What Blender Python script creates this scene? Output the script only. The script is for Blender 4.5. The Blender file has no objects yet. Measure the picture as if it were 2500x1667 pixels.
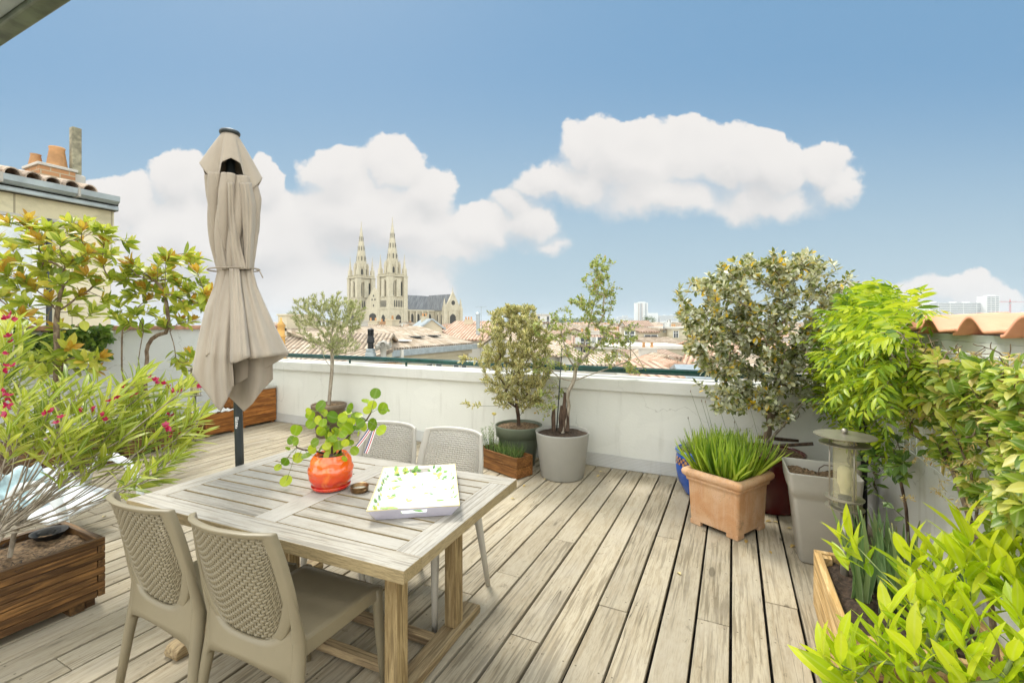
import bpy, math, random
import numpy as np
from mathutils import Vector, Matrix
rnd = random.Random(7)
NR = np.random.RandomState(11)
C = bpy.context.scene.collection
sc = bpy.context.scene
R_ = math.radians
PI = math.pi

# ------------------------------------------------------------------ camera
F_PX, HOR, YAW, EYE = 1111.0, 790.0, R_(25.92), 1.5
cam = bpy.data.cameras.new('camera')
cam.sensor_width = 36.0
cam.lens = 36.0 * F_PX / 2500.0
cam.shift_y = -(833.5 - HOR) / 2500.0
cam.clip_start = 0.05
cam.clip_end = 20000
cam_o = bpy.data.objects.new('camera', cam)
cam_o.location = (0, 0, EYE)
cam_o.rotation_euler = (R_(90), 0, YAW)
C.objects.link(cam_o)
sc.camera = cam_o
FW = np.array([-math.sin(YAW), math.cos(YAW), 0.0])
RT = np.array([math.cos(YAW), math.sin(YAW), 0.0])


def ray(px, py):                     # direction per metre of forward distance
    return FW + RT * ((px - 1250) / F_PX) + np.array([0, 0, (HOR - py) / F_PX])


def at(px, py, t):                   # world point at forward distance t
    return np.array([0, 0, EYE]) + ray(px, py) * t


def onz(px, py, z=0.0):
    d = ray(px, py)
    return np.array([0, 0, EYE]) + d * ((z - EYE) / d[2])


def onx(px, py, X):
    d = ray(px, py)
    return np.array([0, 0, EYE]) + d * (X / d[0])


# ------------------------------------------------------------------ node helper
class NT:
    def __init__(s, tree):
        s.t = tree
        tree.nodes.clear()

    def n(s, typ, props=None, **inp):
        nd = s.t.nodes.new(typ)
        for k, v in (props or {}).items():
            setattr(nd, k, v)
        for k, v in inp.items():
            key = int(k[1:]) if k[0] == 'i' and k[1:].isdigit() else k.replace('_', ' ')
            sock = nd.inputs[key]
            if isinstance(v, bpy.types.NodeSocket):
                s.t.links.new(v, sock)
            else:
                if isinstance(v, tuple) and len(v) == 3 and sock.type == 'RGBA':
                    v = (*v, 1)
                sock.default_value = v
        return nd

    def math(s, op, a, b=0.0, c=0.0, clamp=False):
        return s.n('ShaderNodeMath', {'operation': op, 'use_clamp': clamp}, i0=a, i1=b, i2=c).outputs[0]

    def vmath(s, op, a, b=(0, 0, 0)):
        nd = s.n('ShaderNodeVectorMath', {'operation': op}, i0=a, i1=b)
        return nd.outputs['Value'] if op in ('DOT_PRODUCT', 'LENGTH', 'DISTANCE') else nd.outputs[0]

    def noise(s, vec, scale=5, detail=3, rough=.5, dist=0.0):
        return s.n('ShaderNodeTexNoise', None, Vector=vec, Scale=scale, Detail=detail, Roughness=rough, Distortion=dist).outputs[0]

    def mix(s, f, a, b, blend='MIX'):
        nd = s.t.nodes.new('ShaderNodeMix')
        nd.data_type = 'RGBA'
        nd.blend_type = blend
        for i, v in ((0, f), (6, a), (7, b)):
            if isinstance(v, bpy.types.NodeSocket):
                s.t.links.new(v, nd.inputs[i])
            else:
                if isinstance(v, tuple) and len(v) == 3:
                    v = (*v, 1)
                nd.inputs[i].default_value = v
        return nd.outputs[2]

    def ramp(s, f, stops):
        nd = s.t.nodes.new('ShaderNodeValToRGB')
        cr = nd.color_ramp
        while len(cr.elements) < len(stops):
            cr.elements.new(0.5)
        for e, (p, c) in zip(cr.elements, stops):
            e.position = p
            e.color = (c, c, c, 1) if isinstance(c, (int, float)) else (*c, 1)
        s.t.links.new(f, nd.inputs[0])
        return nd.outputs[0]

    def sstep(s, v, lo, hi):
        nd = s.n('ShaderNodeMapRange', {'interpolation_type': 'SMOOTHSTEP'}, Value=v)
        nd.inputs['From Min'].default_value = lo
        nd.inputs['From Max'].default_value = hi
        return nd.outputs[0]

    def scale(s, vec, sc3):
        return s.vmath('MULTIPLY', vec, sc3)

    def obj(s):
        return s.n('ShaderNodeTexCoord').outputs['Object']

    def attr(s, name='rnd'):
        return s.n('ShaderNodeAttribute', {'attribute_name': name}).outputs['Fac']

    def sep(s, v):
        return s.n('ShaderNodeSeparateXYZ', None, Vector=v).outputs

    def comb(s, x, y, z):
        return s.n('ShaderNodeCombineXYZ', None, X=x, Y=y, Z=z).outputs[0]


# ------------------------------------------------------------------ world
SUN_EL, SUN_AZ = R_(56), R_(58)      # azimuth from +Y towards -X
wd = bpy.data.worlds.new('World')
sc.world = wd
wd.use_nodes = True
w = NT(wd.node_tree)
sky = w.n('ShaderNodeTexSky', {'sky_type': 'NISHITA', 'sun_disc': False, 'sun_elevation': SUN_EL,
                               'sun_rotation': -SUN_AZ, 'altitude': 0.0, 'air_density': 1.0,
                               'dust_density': 1.5, 'ozone_density': 1.0}).outputs[0]
d = w.n('ShaderNodeTexCoord').outputs['Generated']
dz = w.sep(d)[2]
fw = w.vmath('DOT_PRODUCT', d, tuple(FW))
rt = w.vmath('DOT_PRODUCT', d, tuple(RT))
fwc = w.math('MAXIMUM', fw, 0.05)
u = w.math('DIVIDE', rt, fwc)
v = w.math('DIVIDE', dz, fwc)
uv = w.comb(u, v, 0.0)
n1 = w.n('ShaderNodeTexNoise', None, Vector=uv, Scale=9.0, Detail=6.0, Roughness=.55).outputs[1]
n1 = w.vmath('SUBTRACT', n1, (.5, .5, .5))
uvw = w.vmath('ADD', uv, w.vmath('MULTIPLY', n1, (.13, .11, 0)))
n2 = w.n('ShaderNodeTexNoise', None, Vector=uv, Scale=38.0, Detail=5.0, Roughness=.6).outputs[1]
n2 = w.vmath('SUBTRACT', n2, (.5, .5, .5))
uvw = w.vmath('ADD', uvw, w.vmath('MULTIPLY', n2, (.011, .010, 0)))
# cloud puffs: px, py, rx, ry in photo pixels (only a way of writing directions)
PUFF = [(430, 445, 75, 85), (300, 500, 110, 85), (520, 450, 90, 70), (640, 440, 65, 80), (215, 560, 130, 130), (560, 580, 300, 150),
        (830, 430, 105, 75), (960, 400, 100, 72), (880, 520, 190, 110), (1040, 470, 90, 80), (1000, 560, 180, 90),
        (1160, 560, 120, 70), (1290, 540, 85, 65), (1330, 600, 55, 30), (1080, 610, 150, 60), (600, 700, 520, 110), (1010, 690, 125, 80),
        (1290, 455, 60, 40), (1340, 440, 70, 50), (1250, 500, 60, 50), (1440, 350, 85, 80), (1550, 380, 150, 105), (1680, 370, 120, 90), (1790, 390, 115, 90), (1880, 420, 110, 80),
        (2000, 410, 75, 62), (2050, 460, 75, 50), (1420, 440, 110, 70), (1600, 480, 190, 70), (1850, 490, 190, 55), (1370, 455, 80, 35),
        (2085, 695, 60, 30), (2150, 720, 90, 40), (2250, 715, 90, 38), (2350, 710, 90, 58), (2400, 750, 110, 60), (2230, 770, 200, 50),
        (100, 640, 200, 180)]
m = None
shade_lo = None
for (px, py, rx, ry) in PUFF:
    c = ((px - 1250) / F_PX, (HOR - py) / F_PX, 0)
    q = w.vmath('MULTIPLY', w.vmath('SUBTRACT', uvw, c), (F_PX / rx, F_PX / ry, 0))
    f = w.math('SUBTRACT', 1.0, w.vmath('LENGTH', q))
    f = w.math('MULTIPLY', f, ry / 80.0)
    m = f if m is None else w.math('SMOOTH_MAX', m, f, 0.25)
    q2 = w.vmath('ADD', q, (.12, .62, 0))
    f2 = w.math('MULTIPLY', w.math('SUBTRACT', 1.0, w.vmath('LENGTH', q2)), ry / 80.0)
    shade_lo = f2 if shade_lo is None else w.math('SMOOTH_MAX', shade_lo, f2, 0.25)
raw_u = w.sstep(w.math('SUBTRACT', shade_lo, m), -.5, .4)
mask = w.sstep(w.math('DIVIDE', w.math('ADD', m, .03), w.math('ADD', .13, w.math('MULTIPLY', raw_u, .42))), 0.0, 1.0)
front = w.sstep(fw, 0.18, 0.42)
mask = w.math('MULTIPLY', mask, front)
# overbright cloud added out of view as fill, over the rest of the dome
dn = w.noise(w.scale(d, (1, 1, 2.2)), 2.3, 6, .55)
back = w.math('MULTIPLY', w.sstep(dn, .36, .52), w.math('SUBTRACT', 1.0, front))
ga = w.noise(w.scale(uv, (1, 1.6, 1)), 3.2, 4, .5)
gb = w.noise(w.vmath('ADD', uv, (0, .035, 0)), 6.5, 4, .5)
g = w.math('ADD', w.math('MULTIPLY', ga, .6), w.math('MULTIPLY', gb, .4))
g = w.sstep(g, .36, .64)
core = w.sstep(m, .1, 1.0)            # the thick heart of a cloud looks greyer than its rim
greyf = w.math('MULTIPLY', w.math('ADD', w.math('MULTIPLY', g, .75), .1), core)
lowf = w.sstep(v, .42, .20)
under = w.sstep(w.math('SUBTRACT', shade_lo, m), -.55, .55)
under = w.math('MULTIPLY', under, w.math('ADD', .55, w.math('MULTIPLY', g, .6)))
gsum = w.math('ADD', w.math('MULTIPLY', under, .62), w.math('MULTIPLY', greyf, .26), clamp=True)
ccol = w.mix(gsum, (0.96, 0.93, 0.90), (0.66, 0.665, 0.68))
skyc = w.mix(.85, w.mix(1.0, sky, (0.165, 0.155, 0.130), 'MULTIPLY'), (.20, .412, .665))
# pale veil low over the city
veil = w.sstep(v, .60, .0)
skyc = w.mix(w.math('MULTIPLY', veil, .85), skyc, (0.56, 0.71, 0.78))
haze_l = w.math('MULTIPLY', w.sstep(u, .05, -.35), w.sstep(v, .30, .05))
skyc = w.mix(w.math('MULTIPLY', haze_l, .75), skyc, (0.80, 0.83, 0.82))
tot = w.mix(mask, skyc, ccol)
tot = w.mix(back, tot, (3.2, 3.2, 3.06))
bg = w.n('ShaderNodeBackground', None, Color=tot, Strength=0.515)
w.n('ShaderNodeOutputWorld', None, Surface=bg.outputs[0])

sun = bpy.data.lights.new('sun', 'SUN')
sun.energy = 1.9
sun.angle = R_(15)
sun.color = (1.0, 0.955, 0.86)
sun_o = bpy.data.objects.new('sun', sun)
sdir = Vector((-math.sin(SUN_AZ) * math.cos(SUN_EL), math.cos(SUN_AZ) * math.cos(SUN_EL), math.sin(SUN_EL)))
sun_o.rotation_euler = sdir.to_track_quat('Z', 'Y').to_euler()
C.objects.link(sun_o)
sc.view_settings.view_transform = 'Standard'
sc.view_settings.look = 'None'
sc.view_settings.exposure = 0.85
sc.view_settings.gamma = 1.0


# ------------------------------------------------------------------ object helpers
def tag(o, label=None, cat=None, group=None, kind=None):
    if label: o['label'] = label
    if cat: o['category'] = cat
    if group: o['group'] = group
    if kind: o['kind'] = kind
    return o


def thing(name, label, cat, loc=(0, 0, 0), rz=0.0, group=None):
    o = bpy.data.objects.new(name, None)
    o.empty_display_size = .1
    C.objects.link(o)
    o.location = tuple(float(x) for x in loc)
    o.rotation_euler = (0, 0, rz)
    return tag(o, label, cat, group)


def copy_tree(o, parent=None):
    c = o.copy()
    C.objects.link(c)
    c.parent = parent
    for ch in list(o.children):
        copy_tree(ch, c)
    return c


def unit(v):
    v = np.asarray(v, float)
    return v / (np.linalg.norm(v) + 1e-12)


class MB:
    def __init__(s):
        s.v, s.f, s.r = [], [], []

    def add(s, vs, fs, r=None):
        o = len(s.v)
        s.v.extend([tuple(map(float, p)) for p in vs])
        s.f.extend([tuple(i + o for i in f) for f in fs])
        r = rnd.random() if r is None else r
        s.r.extend([r] * len(vs))
        return s

    def box(s, x0, x1, y0, y1, z0, z1, r=None, M=None):
        vs = [(x, y, z) for z in (z0, z1) for y in (y0, y1) for x in (x0, x1)]
        if M is not None:
            vs = [tuple(M @ Vector(p)) for p in vs]
        return s.add(vs, [(0, 2, 3, 1), (4, 5, 7, 6), (0, 1, 5, 4), (2, 6, 7, 3), (0, 4, 6, 2), (1, 3, 7, 5)], r)

    def frustum(s, cx, cy, z0, z1, a0, b0, a1, b1, r=None):
        vs = [(cx + sx * a, cy + sy * b, z) for z, a, b in ((z0, a0, b0), (z1, a1, b1)) for sy in (-1, 1) for sx in (-1, 1)]
        return s.add(vs, [(0, 2, 3, 1), (4, 5, 7, 6), (0, 1, 5, 4), (2, 6, 7, 3), (0, 4, 6, 2), (1, 3, 7, 5)], r)

    def bar(s, a, b, wdt, hgt, r=None, up=(0, 0, 1)):
        a, b = np.array(a, float), np.array(b, float)
        d_ = unit(b - a)
        x = unit(np.cross(d_, up))
        z = np.cross(x, d_)
        vs = [p + x * sx * wdt / 2 + z * sz * hgt / 2 for p in (a, b) for sz in (-1, 1) for sx in (-1, 1)]
        return s.add(vs, [(0, 1, 3, 2), (4, 6, 7, 5), (0, 4, 5, 1), (2, 3, 7, 6), (0, 2, 6, 4), (1, 5, 7, 3)], r)

    def tube(s, pts, rad, n=8, cap=True, r=None, closed=False):
        pts = [np.array(p, float) for p in pts]
        if not hasattr(rad, '__len__'):
            rad = [rad] * len(pts)
        m_ = len(pts)
        vs = []
        px_ = None
        for i, p in enumerate(pts):
            if closed:
                t = unit(pts[(i + 1) % m_] - pts[i - 1])
            else:
                t = unit(pts[min(i + 1, m_ - 1)] - pts[max(i - 1, 0)])
            if px_ is None:
                x = unit(np.cross(t, (0, 0, 1) if abs(t[2]) < .9 else (1, 0, 0)))
            else:
                x = unit(px_ - t * np.dot(px_, t))
            px_ = x
            y = np.cross(t, x)
            for k in range(n):
                a = 2 * PI * k / n
                vs.append(p + (x * math.cos(a) + y * math.sin(a)) * rad[i])
        fs = []
        for i in range(m_ if closed else m_ - 1):
            j = (i + 1) % m_
            for k in range(n):
                k2 = (k + 1) % n
                fs.append((i * n + k, i * n + k2, j * n + k2, j * n + k))
        if cap and not closed:
            fs.append(tuple(range(n - 1, -1, -1)))
            fs.append(tuple((m_ - 1) * n + k for k in range(n)))
        return s.add(vs, fs, r)

    def lathe(s, prof, n=32, c=(0, 0, 0), r=None, sq=None, cap=False):
        vs, fs = [], []
        for (rr, z) in prof:
            for k in range(n):
                a = 2 * PI * k / n
                vs.append((c[0] + rr * math.cos(a), c[1] + rr * math.sin(a), c[2] + z))
        for i in range(len(prof) - 1):
            for k in range(n):
                k2 = (k + 1) % n
                fs.append((i * n + k, i * n + k2, (i + 1) * n + k2, (i + 1) * n + k))
        if cap:
            fs.append(tuple(range(n - 1, -1, -1)))
            fs.append(tuple((len(prof) - 1) * n + k for k in range(n)))
        return s.add(vs, fs, r)

    def sqlathe(s, prof, rc=.02, n=4, c=(0, 0, 0), r=None):
        """rounded-square rings: prof = [(half, z)]"""
        vs, fs = [], []
        m_ = 0
        for (h, z) in prof:
            ring = []
            q = min(rc, h * .9)
            for cx, cy, a0 in ((1, 1, 0), (-1, 1, 90), (-1, -1, 180), (1, -1, 270)):
                for k in range(n + 1):
                    a = R_(a0 + 90 * k / n)
                    ring.append((c[0] + cx * (h - q) + q * math.cos(a), c[1] + cy * (h - q) + q * math.sin(a), c[2] + z))
            m_ = len(ring)
            vs += ring
        for i in range(len(prof) - 1):
            for k in range(m_):
                k2 = (k + 1) % m_
                fs.append((i * m_ + k, i * m_ + k2, (i + 1) * m_ + k2, (i + 1) * m_ + k))
        return s.add(vs, fs, r)

    def grid(s, fn, nu, nv, r=None, wrap=False):
        vs = [fn(i / nu, j / nv) for j in range(nv + 1) for i in range(nu + (0 if wrap else 1))]
        w_ = nu if wrap else nu + 1
        fs = []
        for j in range(nv):
            for i in range(nu):
                i2 = (i + 1) % w_ if wrap else i + 1
                fs.append((j * w_ + i, j * w_ + i2, (j + 1) * w_ + i2, (j + 1) * w_ + i))
        return s.add(vs, fs, r)

    def poly(s, pts, r=None):
        return s.add(pts, [tuple(range(len(pts)))], r)

    def prism(s, outline, y0, y1, r=None, axis='y'):
        n = len(outline)
        if axis == 'y':
            vs = [(x, y0, z) for x, z in outline] + [(x, y1, z) for x, z in outline]
        elif axis == 'x':
            vs = [(y0, x, z) for x, z in outline] + [(y1, x, z) for x, z in outline]
        else:
            vs = [(x, y, y0) for x, y in outline] + [(x, y, y1) for x, y in outline]
        fs = [tuple(range(n)), tuple(range(2 * n - 1, n - 1, -1))]
        fs += [(i, i + n, (i + 1) % n + n, (i + 1) % n) for i in range(n)]
        return s.add(vs, fs, r)

    def build(s, name, mat, parent=None, smooth=False, bevel=0.0, seg=2, recalc=True, sub=0, solid=0.0, angle=None):
        me = bpy.data.meshes.new(name)
        me.from_pydata(s.v, [], s.f)
        a = me.attributes.new('rnd', 'FLOAT', 'POINT')
        a.data.foreach_set('value', np.array(s.r, dtype=np.float32))
        if recalc:
            import bmesh
            bm = bmesh.new()
            bm.from_mesh(me)
            bmesh.ops.recalc_face_normals(bm, faces=bm.faces)
            bm.to_mesh(me)
            bm.free()
        me.materials.append(mat)
        if smooth:
            me.polygons.foreach_set('use_smooth', [True] * len(me.polygons))
        if angle is not None:
            me.polygons.foreach_set('use_smooth', [True] * len(me.polygons))
            me.set_sharp_from_angle(angle=R_(angle))
        me.update()
        o = bpy.data.objects.new(name, me)
        C.objects.link(o)
        o.parent = parent
        if solid:
            md = o.modifiers.new('s', 'SOLIDIFY'); md.thickness = solid; md.offset = 0
        if bevel:
            md = o.modifiers.new('b', 'BEVEL'); md.width = bevel; md.segments = seg; md.limit_method = 'ANGLE'; md.angle_limit = R_(40)
        if sub:
            md = o.modifiers.new('u', 'SUBSURF'); md.levels = sub; md.render_levels = sub
        return o


# ------------------------------------------------------------------ foliage helpers
def leaf_tmpl(W=.35, fold=.12, curl=.15, wide=.45, n=3):
    """unit-length leaf along +y: (verts, tris)"""
    ys = [i / (n + 1) for i in range(1, n + 1)]
    V = [(0, 0, 0)]
    for y in ys:
        hw = W / 2 * (math.sin(PI * y ** (math.log(.5) / math.log(wide))) ** .8)
        z = -curl * y * y
        V += [(-hw, y, z + fold * hw), (0, y, z), (hw, y, z + fold * hw)]
    V.append((0, 1, -curl))
    T = [(0, 2, 1), (0, 3, 2)]
    for i in range(n - 1):
        a = 1 + 3 * i
        b = a + 3
        T += [(a, a + 1, b + 1), (a, b + 1, b), (a + 1, a + 2, b + 2), (a + 1, b + 2, b + 1)]
    a = 1 + 3 * (n - 1)
    e = len(V) - 1
    T += [(a, a + 1, e), (a + 1, a + 2, e)]
    return np.array(V, float), np.array(T, int)


def disc_tmpl(n=12, cup=.12):
    V = [(0, .5, 0)]
    for k in range(n):
        a = 2 * PI * k / n - PI / 2
        V.append((.5 * math.cos(a), .5 + .5 * math.sin(a), cup * (1 if k % 2 else .8)))
    T = [(0, 1 + k, 1 + (k + 1) % n) for k in range(n)]
    return np.array(V, float), np.array(T, int)


def blade_tmpl(n=5, W=.03, bend=.3):
    V, T = [], []
    for i in range(n + 1):
        y = i / n
        hw = W / 2 * (1 - y ** 3) + .0006
        V += [(-hw, y * (1 - .25 * bend * y * y), -bend * y * y), (0, y * (1 - .25 * bend * y * y), -bend * y * y - W * .18), (hw, y * (1 - .25 * bend * y * y), -bend * y * y)]
    for i in range(n):
        a = 3 * i
        b = a + 3
        T += [(a, a + 1, b + 1), (a, b + 1, b), (a + 1, a + 2, b + 2), (a + 1, b + 2, b + 1)]
    return np.array(V, float), np.array(T, int)


def nrm(A):
    return A / (np.linalg.norm(A, axis=1, keepdims=True) + 1e-9)


def leaves(name, P, D, N, S, tmpl, mat, parent, rn=None, wid=None):
    V, T = tmpl
    P, D, N = np.asarray(P, float), nrm(np.asarray(D, float)), np.asarray(N, float)
    n, k = len(P), len(V)
    S = np.ones(n) * S if np.isscalar(S) else np.asarray(S, float)
    wid = np.ones(n) if wid is None else wid
    X = nrm(np.cross(D, N))
    Z = np.cross(X, D)
    co = (P[:, None, :] + S[:, None, None] * (V[None, :, 0, None] * wid[:, None, None] * X[:, None, :] + V[None, :, 1, None] * D[:, None, :] + V[None, :, 2, None] * Z[:, None, :]))
    co = co.reshape(-1, 3).astype(np.float32)
    tri = (T[None] + (np.arange(n) * k)[:, None, None]).reshape(-1)
    me = bpy.data.meshes.new(name)
    me.vertices.add(len(co))
    me.vertices.foreach_set('co', co.ravel())
    me.loops.add(len(tri))
    me.loops.foreach_set('vertex_index', tri.astype(np.int32))
    nf = len(tri) // 3
    me.polygons.add(nf)
    me.polygons.foreach_set('loop_start', np.arange(nf, dtype=np.int32) * 3)
    me.polygons.foreach_set('loop_total', np.full(nf, 3, dtype=np.int32))
    me.polygons.foreach_set('use_smooth', np.ones(nf, dtype=bool))
    me.update(calc_edges=True)
    rn = NR.rand(n) if rn is None else np.asarray(rn)
    a = me.attributes.new('rnd', 'FLOAT', 'POINT')
    a.data.foreach_set('value', np.repeat(rn, k).astype(np.float32))
    a = me.attributes.new('along', 'FLOAT', 'POINT')
    a.data.foreach_set('value', np.tile(V[:, 1], n).astype(np.float32))
    a = me.attributes.new('across', 'FLOAT', 'POINT')
    ac = np.abs(V[:, 0]) / (np.abs(V[:, 0]).max() + 1e-9)
    a.data.foreach_set('value', np.tile(ac, n).astype(np.float32))
    me.materials.append(mat)
    me.validate()
    o = bpy.data.objects.new(name, me)
    C.objects.link(o)
    o.parent = parent
    return o


def grow(base, anchors, lean=.3, wob=.03):
    """connect anchor points to a trunk polyline; returns nodes, parents, anchor node ids"""
    nodes = [np.array(p, float) for p in base]
    par = [-1] + list(range(len(base) - 1))
    plen = [0.0]
    for i in range(1, len(base)):
        plen.append(plen[-1] + np.linalg.norm(nodes[i] - nodes[i - 1]))
    top = nodes[-1]
    order = sorted(range(len(anchors)), key=lambda i: np.linalg.norm(anchors[i] - top))
    ids = []
    start = max(1, len(base) // 2)
    for i in order:
        a = np.asarray(anchors[i], float)
        A = np.array(nodes[start - 1:])
        cost = np.linalg.norm(A - a, axis=1) + lean * np.array(plen[start - 1:])
        cost += np.where(A[:, 2] > a[2] + .02, .25, 0) * np.linalg.norm(A - a, axis=1)
        j = int(np.argmin(cost)) + start - 1
        dd = np.linalg.norm(nodes[j] - a)
        mid = (nodes[j] + a) / 2 + NR.randn(3) * wob * dd * 2 + np.array([0, 0, -.08 * dd])
        nodes.append(mid); par.append(j); plen.append(plen[j] + dd / 2)
        nodes.append(a); par.append(len(nodes) - 2); plen.append(plen[-1] + dd / 2)
        ids.append(len(nodes) - 1)
    return nodes, par, ids


def limbs(name, nodes, par, mat, parent, r_tip=.0015, r_base=None, pw=2.3, sides=6, skip=None):
    n = len(nodes)
    w_ = np.zeros(n)
    kids = [[] for _ in range(n)]
    for i, p in enumerate(par):
        if p >= 0: kids[p].append(i)
    for i in range(n - 1, -1, -1):
        w_[i] = max(r_tip ** pw, sum(w_[k] for k in kids[i]))
    rad = w_ ** (1 / pw)
    if r_base:
        k_ = math.log(r_base / r_tip) / math.log(rad.max() / r_tip)
        rad = r_tip * (rad / r_tip) ** k_
    mb = MB()
    seen = set()
    # follow chains so tubes join smoothly
    for i in range(n):
        if par[i] < 0:
            starts = [i]
        else:
            continue
        stack = [(i, None)]
        while stack:
            s0, pre = stack.pop()
            chain = ([pre] if pre is not None else []) + [s0]
            cur = s0
            while kids[cur]:
                ks = sorted(kids[cur], key=lambda q: -rad[q])
                for q in ks[1:]:
                    stack.append((q, cur))
                cur = ks[0]
                chain.append(cur)
            if len(chain) > 1:
                rr = [float(rad[q]) for q in chain]
                if pre is not None: rr[0] = rr[1]
                pts = [nodes[q] for q in chain]
                if len(pts) > 2:     # one Chaikin-like smoothing pass
                    P2, R2 = [pts[0]], [rr[0]]
                    for a_, b_, ra, rb in zip(pts[:-1], pts[1:], rr[:-1], rr[1:]):
                        P2 += [a_ * .75 + b_ * .25, a_ * .25 + b_ * .75]
                        R2 += [ra * .75 + rb * .25, ra * .25 + rb * .75]
                    P2.append(pts[-1]); R2.append(rr[-1])
                    pts, rr = P2, R2
                mb.tube(pts, rr, n=sides if rr[0] > .006 else 4, cap=False)
    return mb.build(name, mat, parent, smooth=True, recalc=False)


def sprig(nodes, par, ids, per, length, up=.3, out=.8, tipn=2, t0=.15):
    """leaf positions and directions along the last stretch of every twig"""
    P, D, N = [], [], []
    for i in ids:
        b = nodes[i]
        a = nodes[par[par[i]]] if par[par[i]] >= 0 else nodes[par[i]]
        ax = unit(b - a)
        L = min(np.linalg.norm(b - a), length)
        a = b - ax * L
        x = unit(np.cross(ax, (0.3, .2, 1)))
        y = np.cross(ax, x)
        ph = NR.rand() * 6.28
        for k in range(per):
            tt = t0 + (1 - t0) * (k + NR.rand() * .6) / per
            an = ph + k * 2.4
            rad = x * math.cos(an) + y * math.sin(an)
            dd = unit(ax * (1 - out) + rad * out + np.array([0, 0, up]) + NR.randn(3) * .12)
            P.append(a + ax * L * tt)
            D.append(dd)
            nn = unit(np.array([0, 0, 1.0]) + NR.randn(3) * .45 + ax * .3)
            N.append(nn)
        for k in range(tipn):
            an = NR.rand() * 6.28
            P.append(b); D.append(unit(ax + (x * math.cos(an) + y * math.sin(an)) * .35)); N.append(unit(np.array([0, 0, 1.]) + NR.randn(3) * .6))
    return np.array(P), np.array(D), np.array(N)


def ell_points(n, c, r, shell=.35, zmin=None, jit=.12):
    out = []
    while len(out) < n:
        p = NR.randn(3)
        p /= np.linalg.norm(p)
        k = (shell + (1 - shell) * NR.rand()) ** .6 * (1 + NR.randn() * jit)
        q = np.array(c) + p * np.array(r) * k
        if zmin is None or q[2] > zmin:
            out.append(q)
    return out
# ------------------------------------------------------------------ materials
def newmat(name):
    m_ = bpy.data.materials.new(name)
    m_.use_nodes = True
    return m_, NT(m_.node_tree)


def finish(t, col, rough=.6, bump=None, bstr=.3, bdist=.01, metal=0.0, spec=.5, **kw):
    p = t.n('ShaderNodeBsdfPrincipled', None, Base_Color=col, Roughness=rough, Metallic=metal)
    p.inputs['Specular IOR Level'].default_value = spec
    for k, v_ in kw.items():
        key = k.replace('_', ' ')
        if isinstance(v_, bpy.types.NodeSocket): t.t.links.new(v_, p.inputs[key])
        else: p.inputs[key].default_value = v_
    if bump is not None:
        b = t.n('ShaderNodeBump', None, Height=bump, Strength=bstr, Distance=bdist)
        t.t.links.new(b.outputs[0], p.inputs['Normal'])
    t.n('ShaderNodeOutputMaterial', None, Surface=p.outputs[0])
    return p


def plain(name, col, rough=.5, metal=0.0, var=.12, scale=6.0, bump=0.0, spec=.5, dirt=None, **kw):
    m_, t = newmat(name)
    o = t.obj()
    a = t.noise(o, scale, 5, .6)
    c = t.mix(t.sstep(a, .3, .7), tuple(x * (1 - var) for x in col), tuple(min(1, x * (1 + var)) for x in col))
    if dirt:
        b = t.noise(o, scale * .45, 6, .7, .6)
        c = t.mix(t.math('MULTIPLY', t.sstep(b, .52, .75), .6), c, dirt)
    fine = t.noise(o, scale * 12, 3, .6)
    finish(t, c, rough, fine if bump else None, bump, .004, metal, spec, **kw)
    return m_


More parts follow.
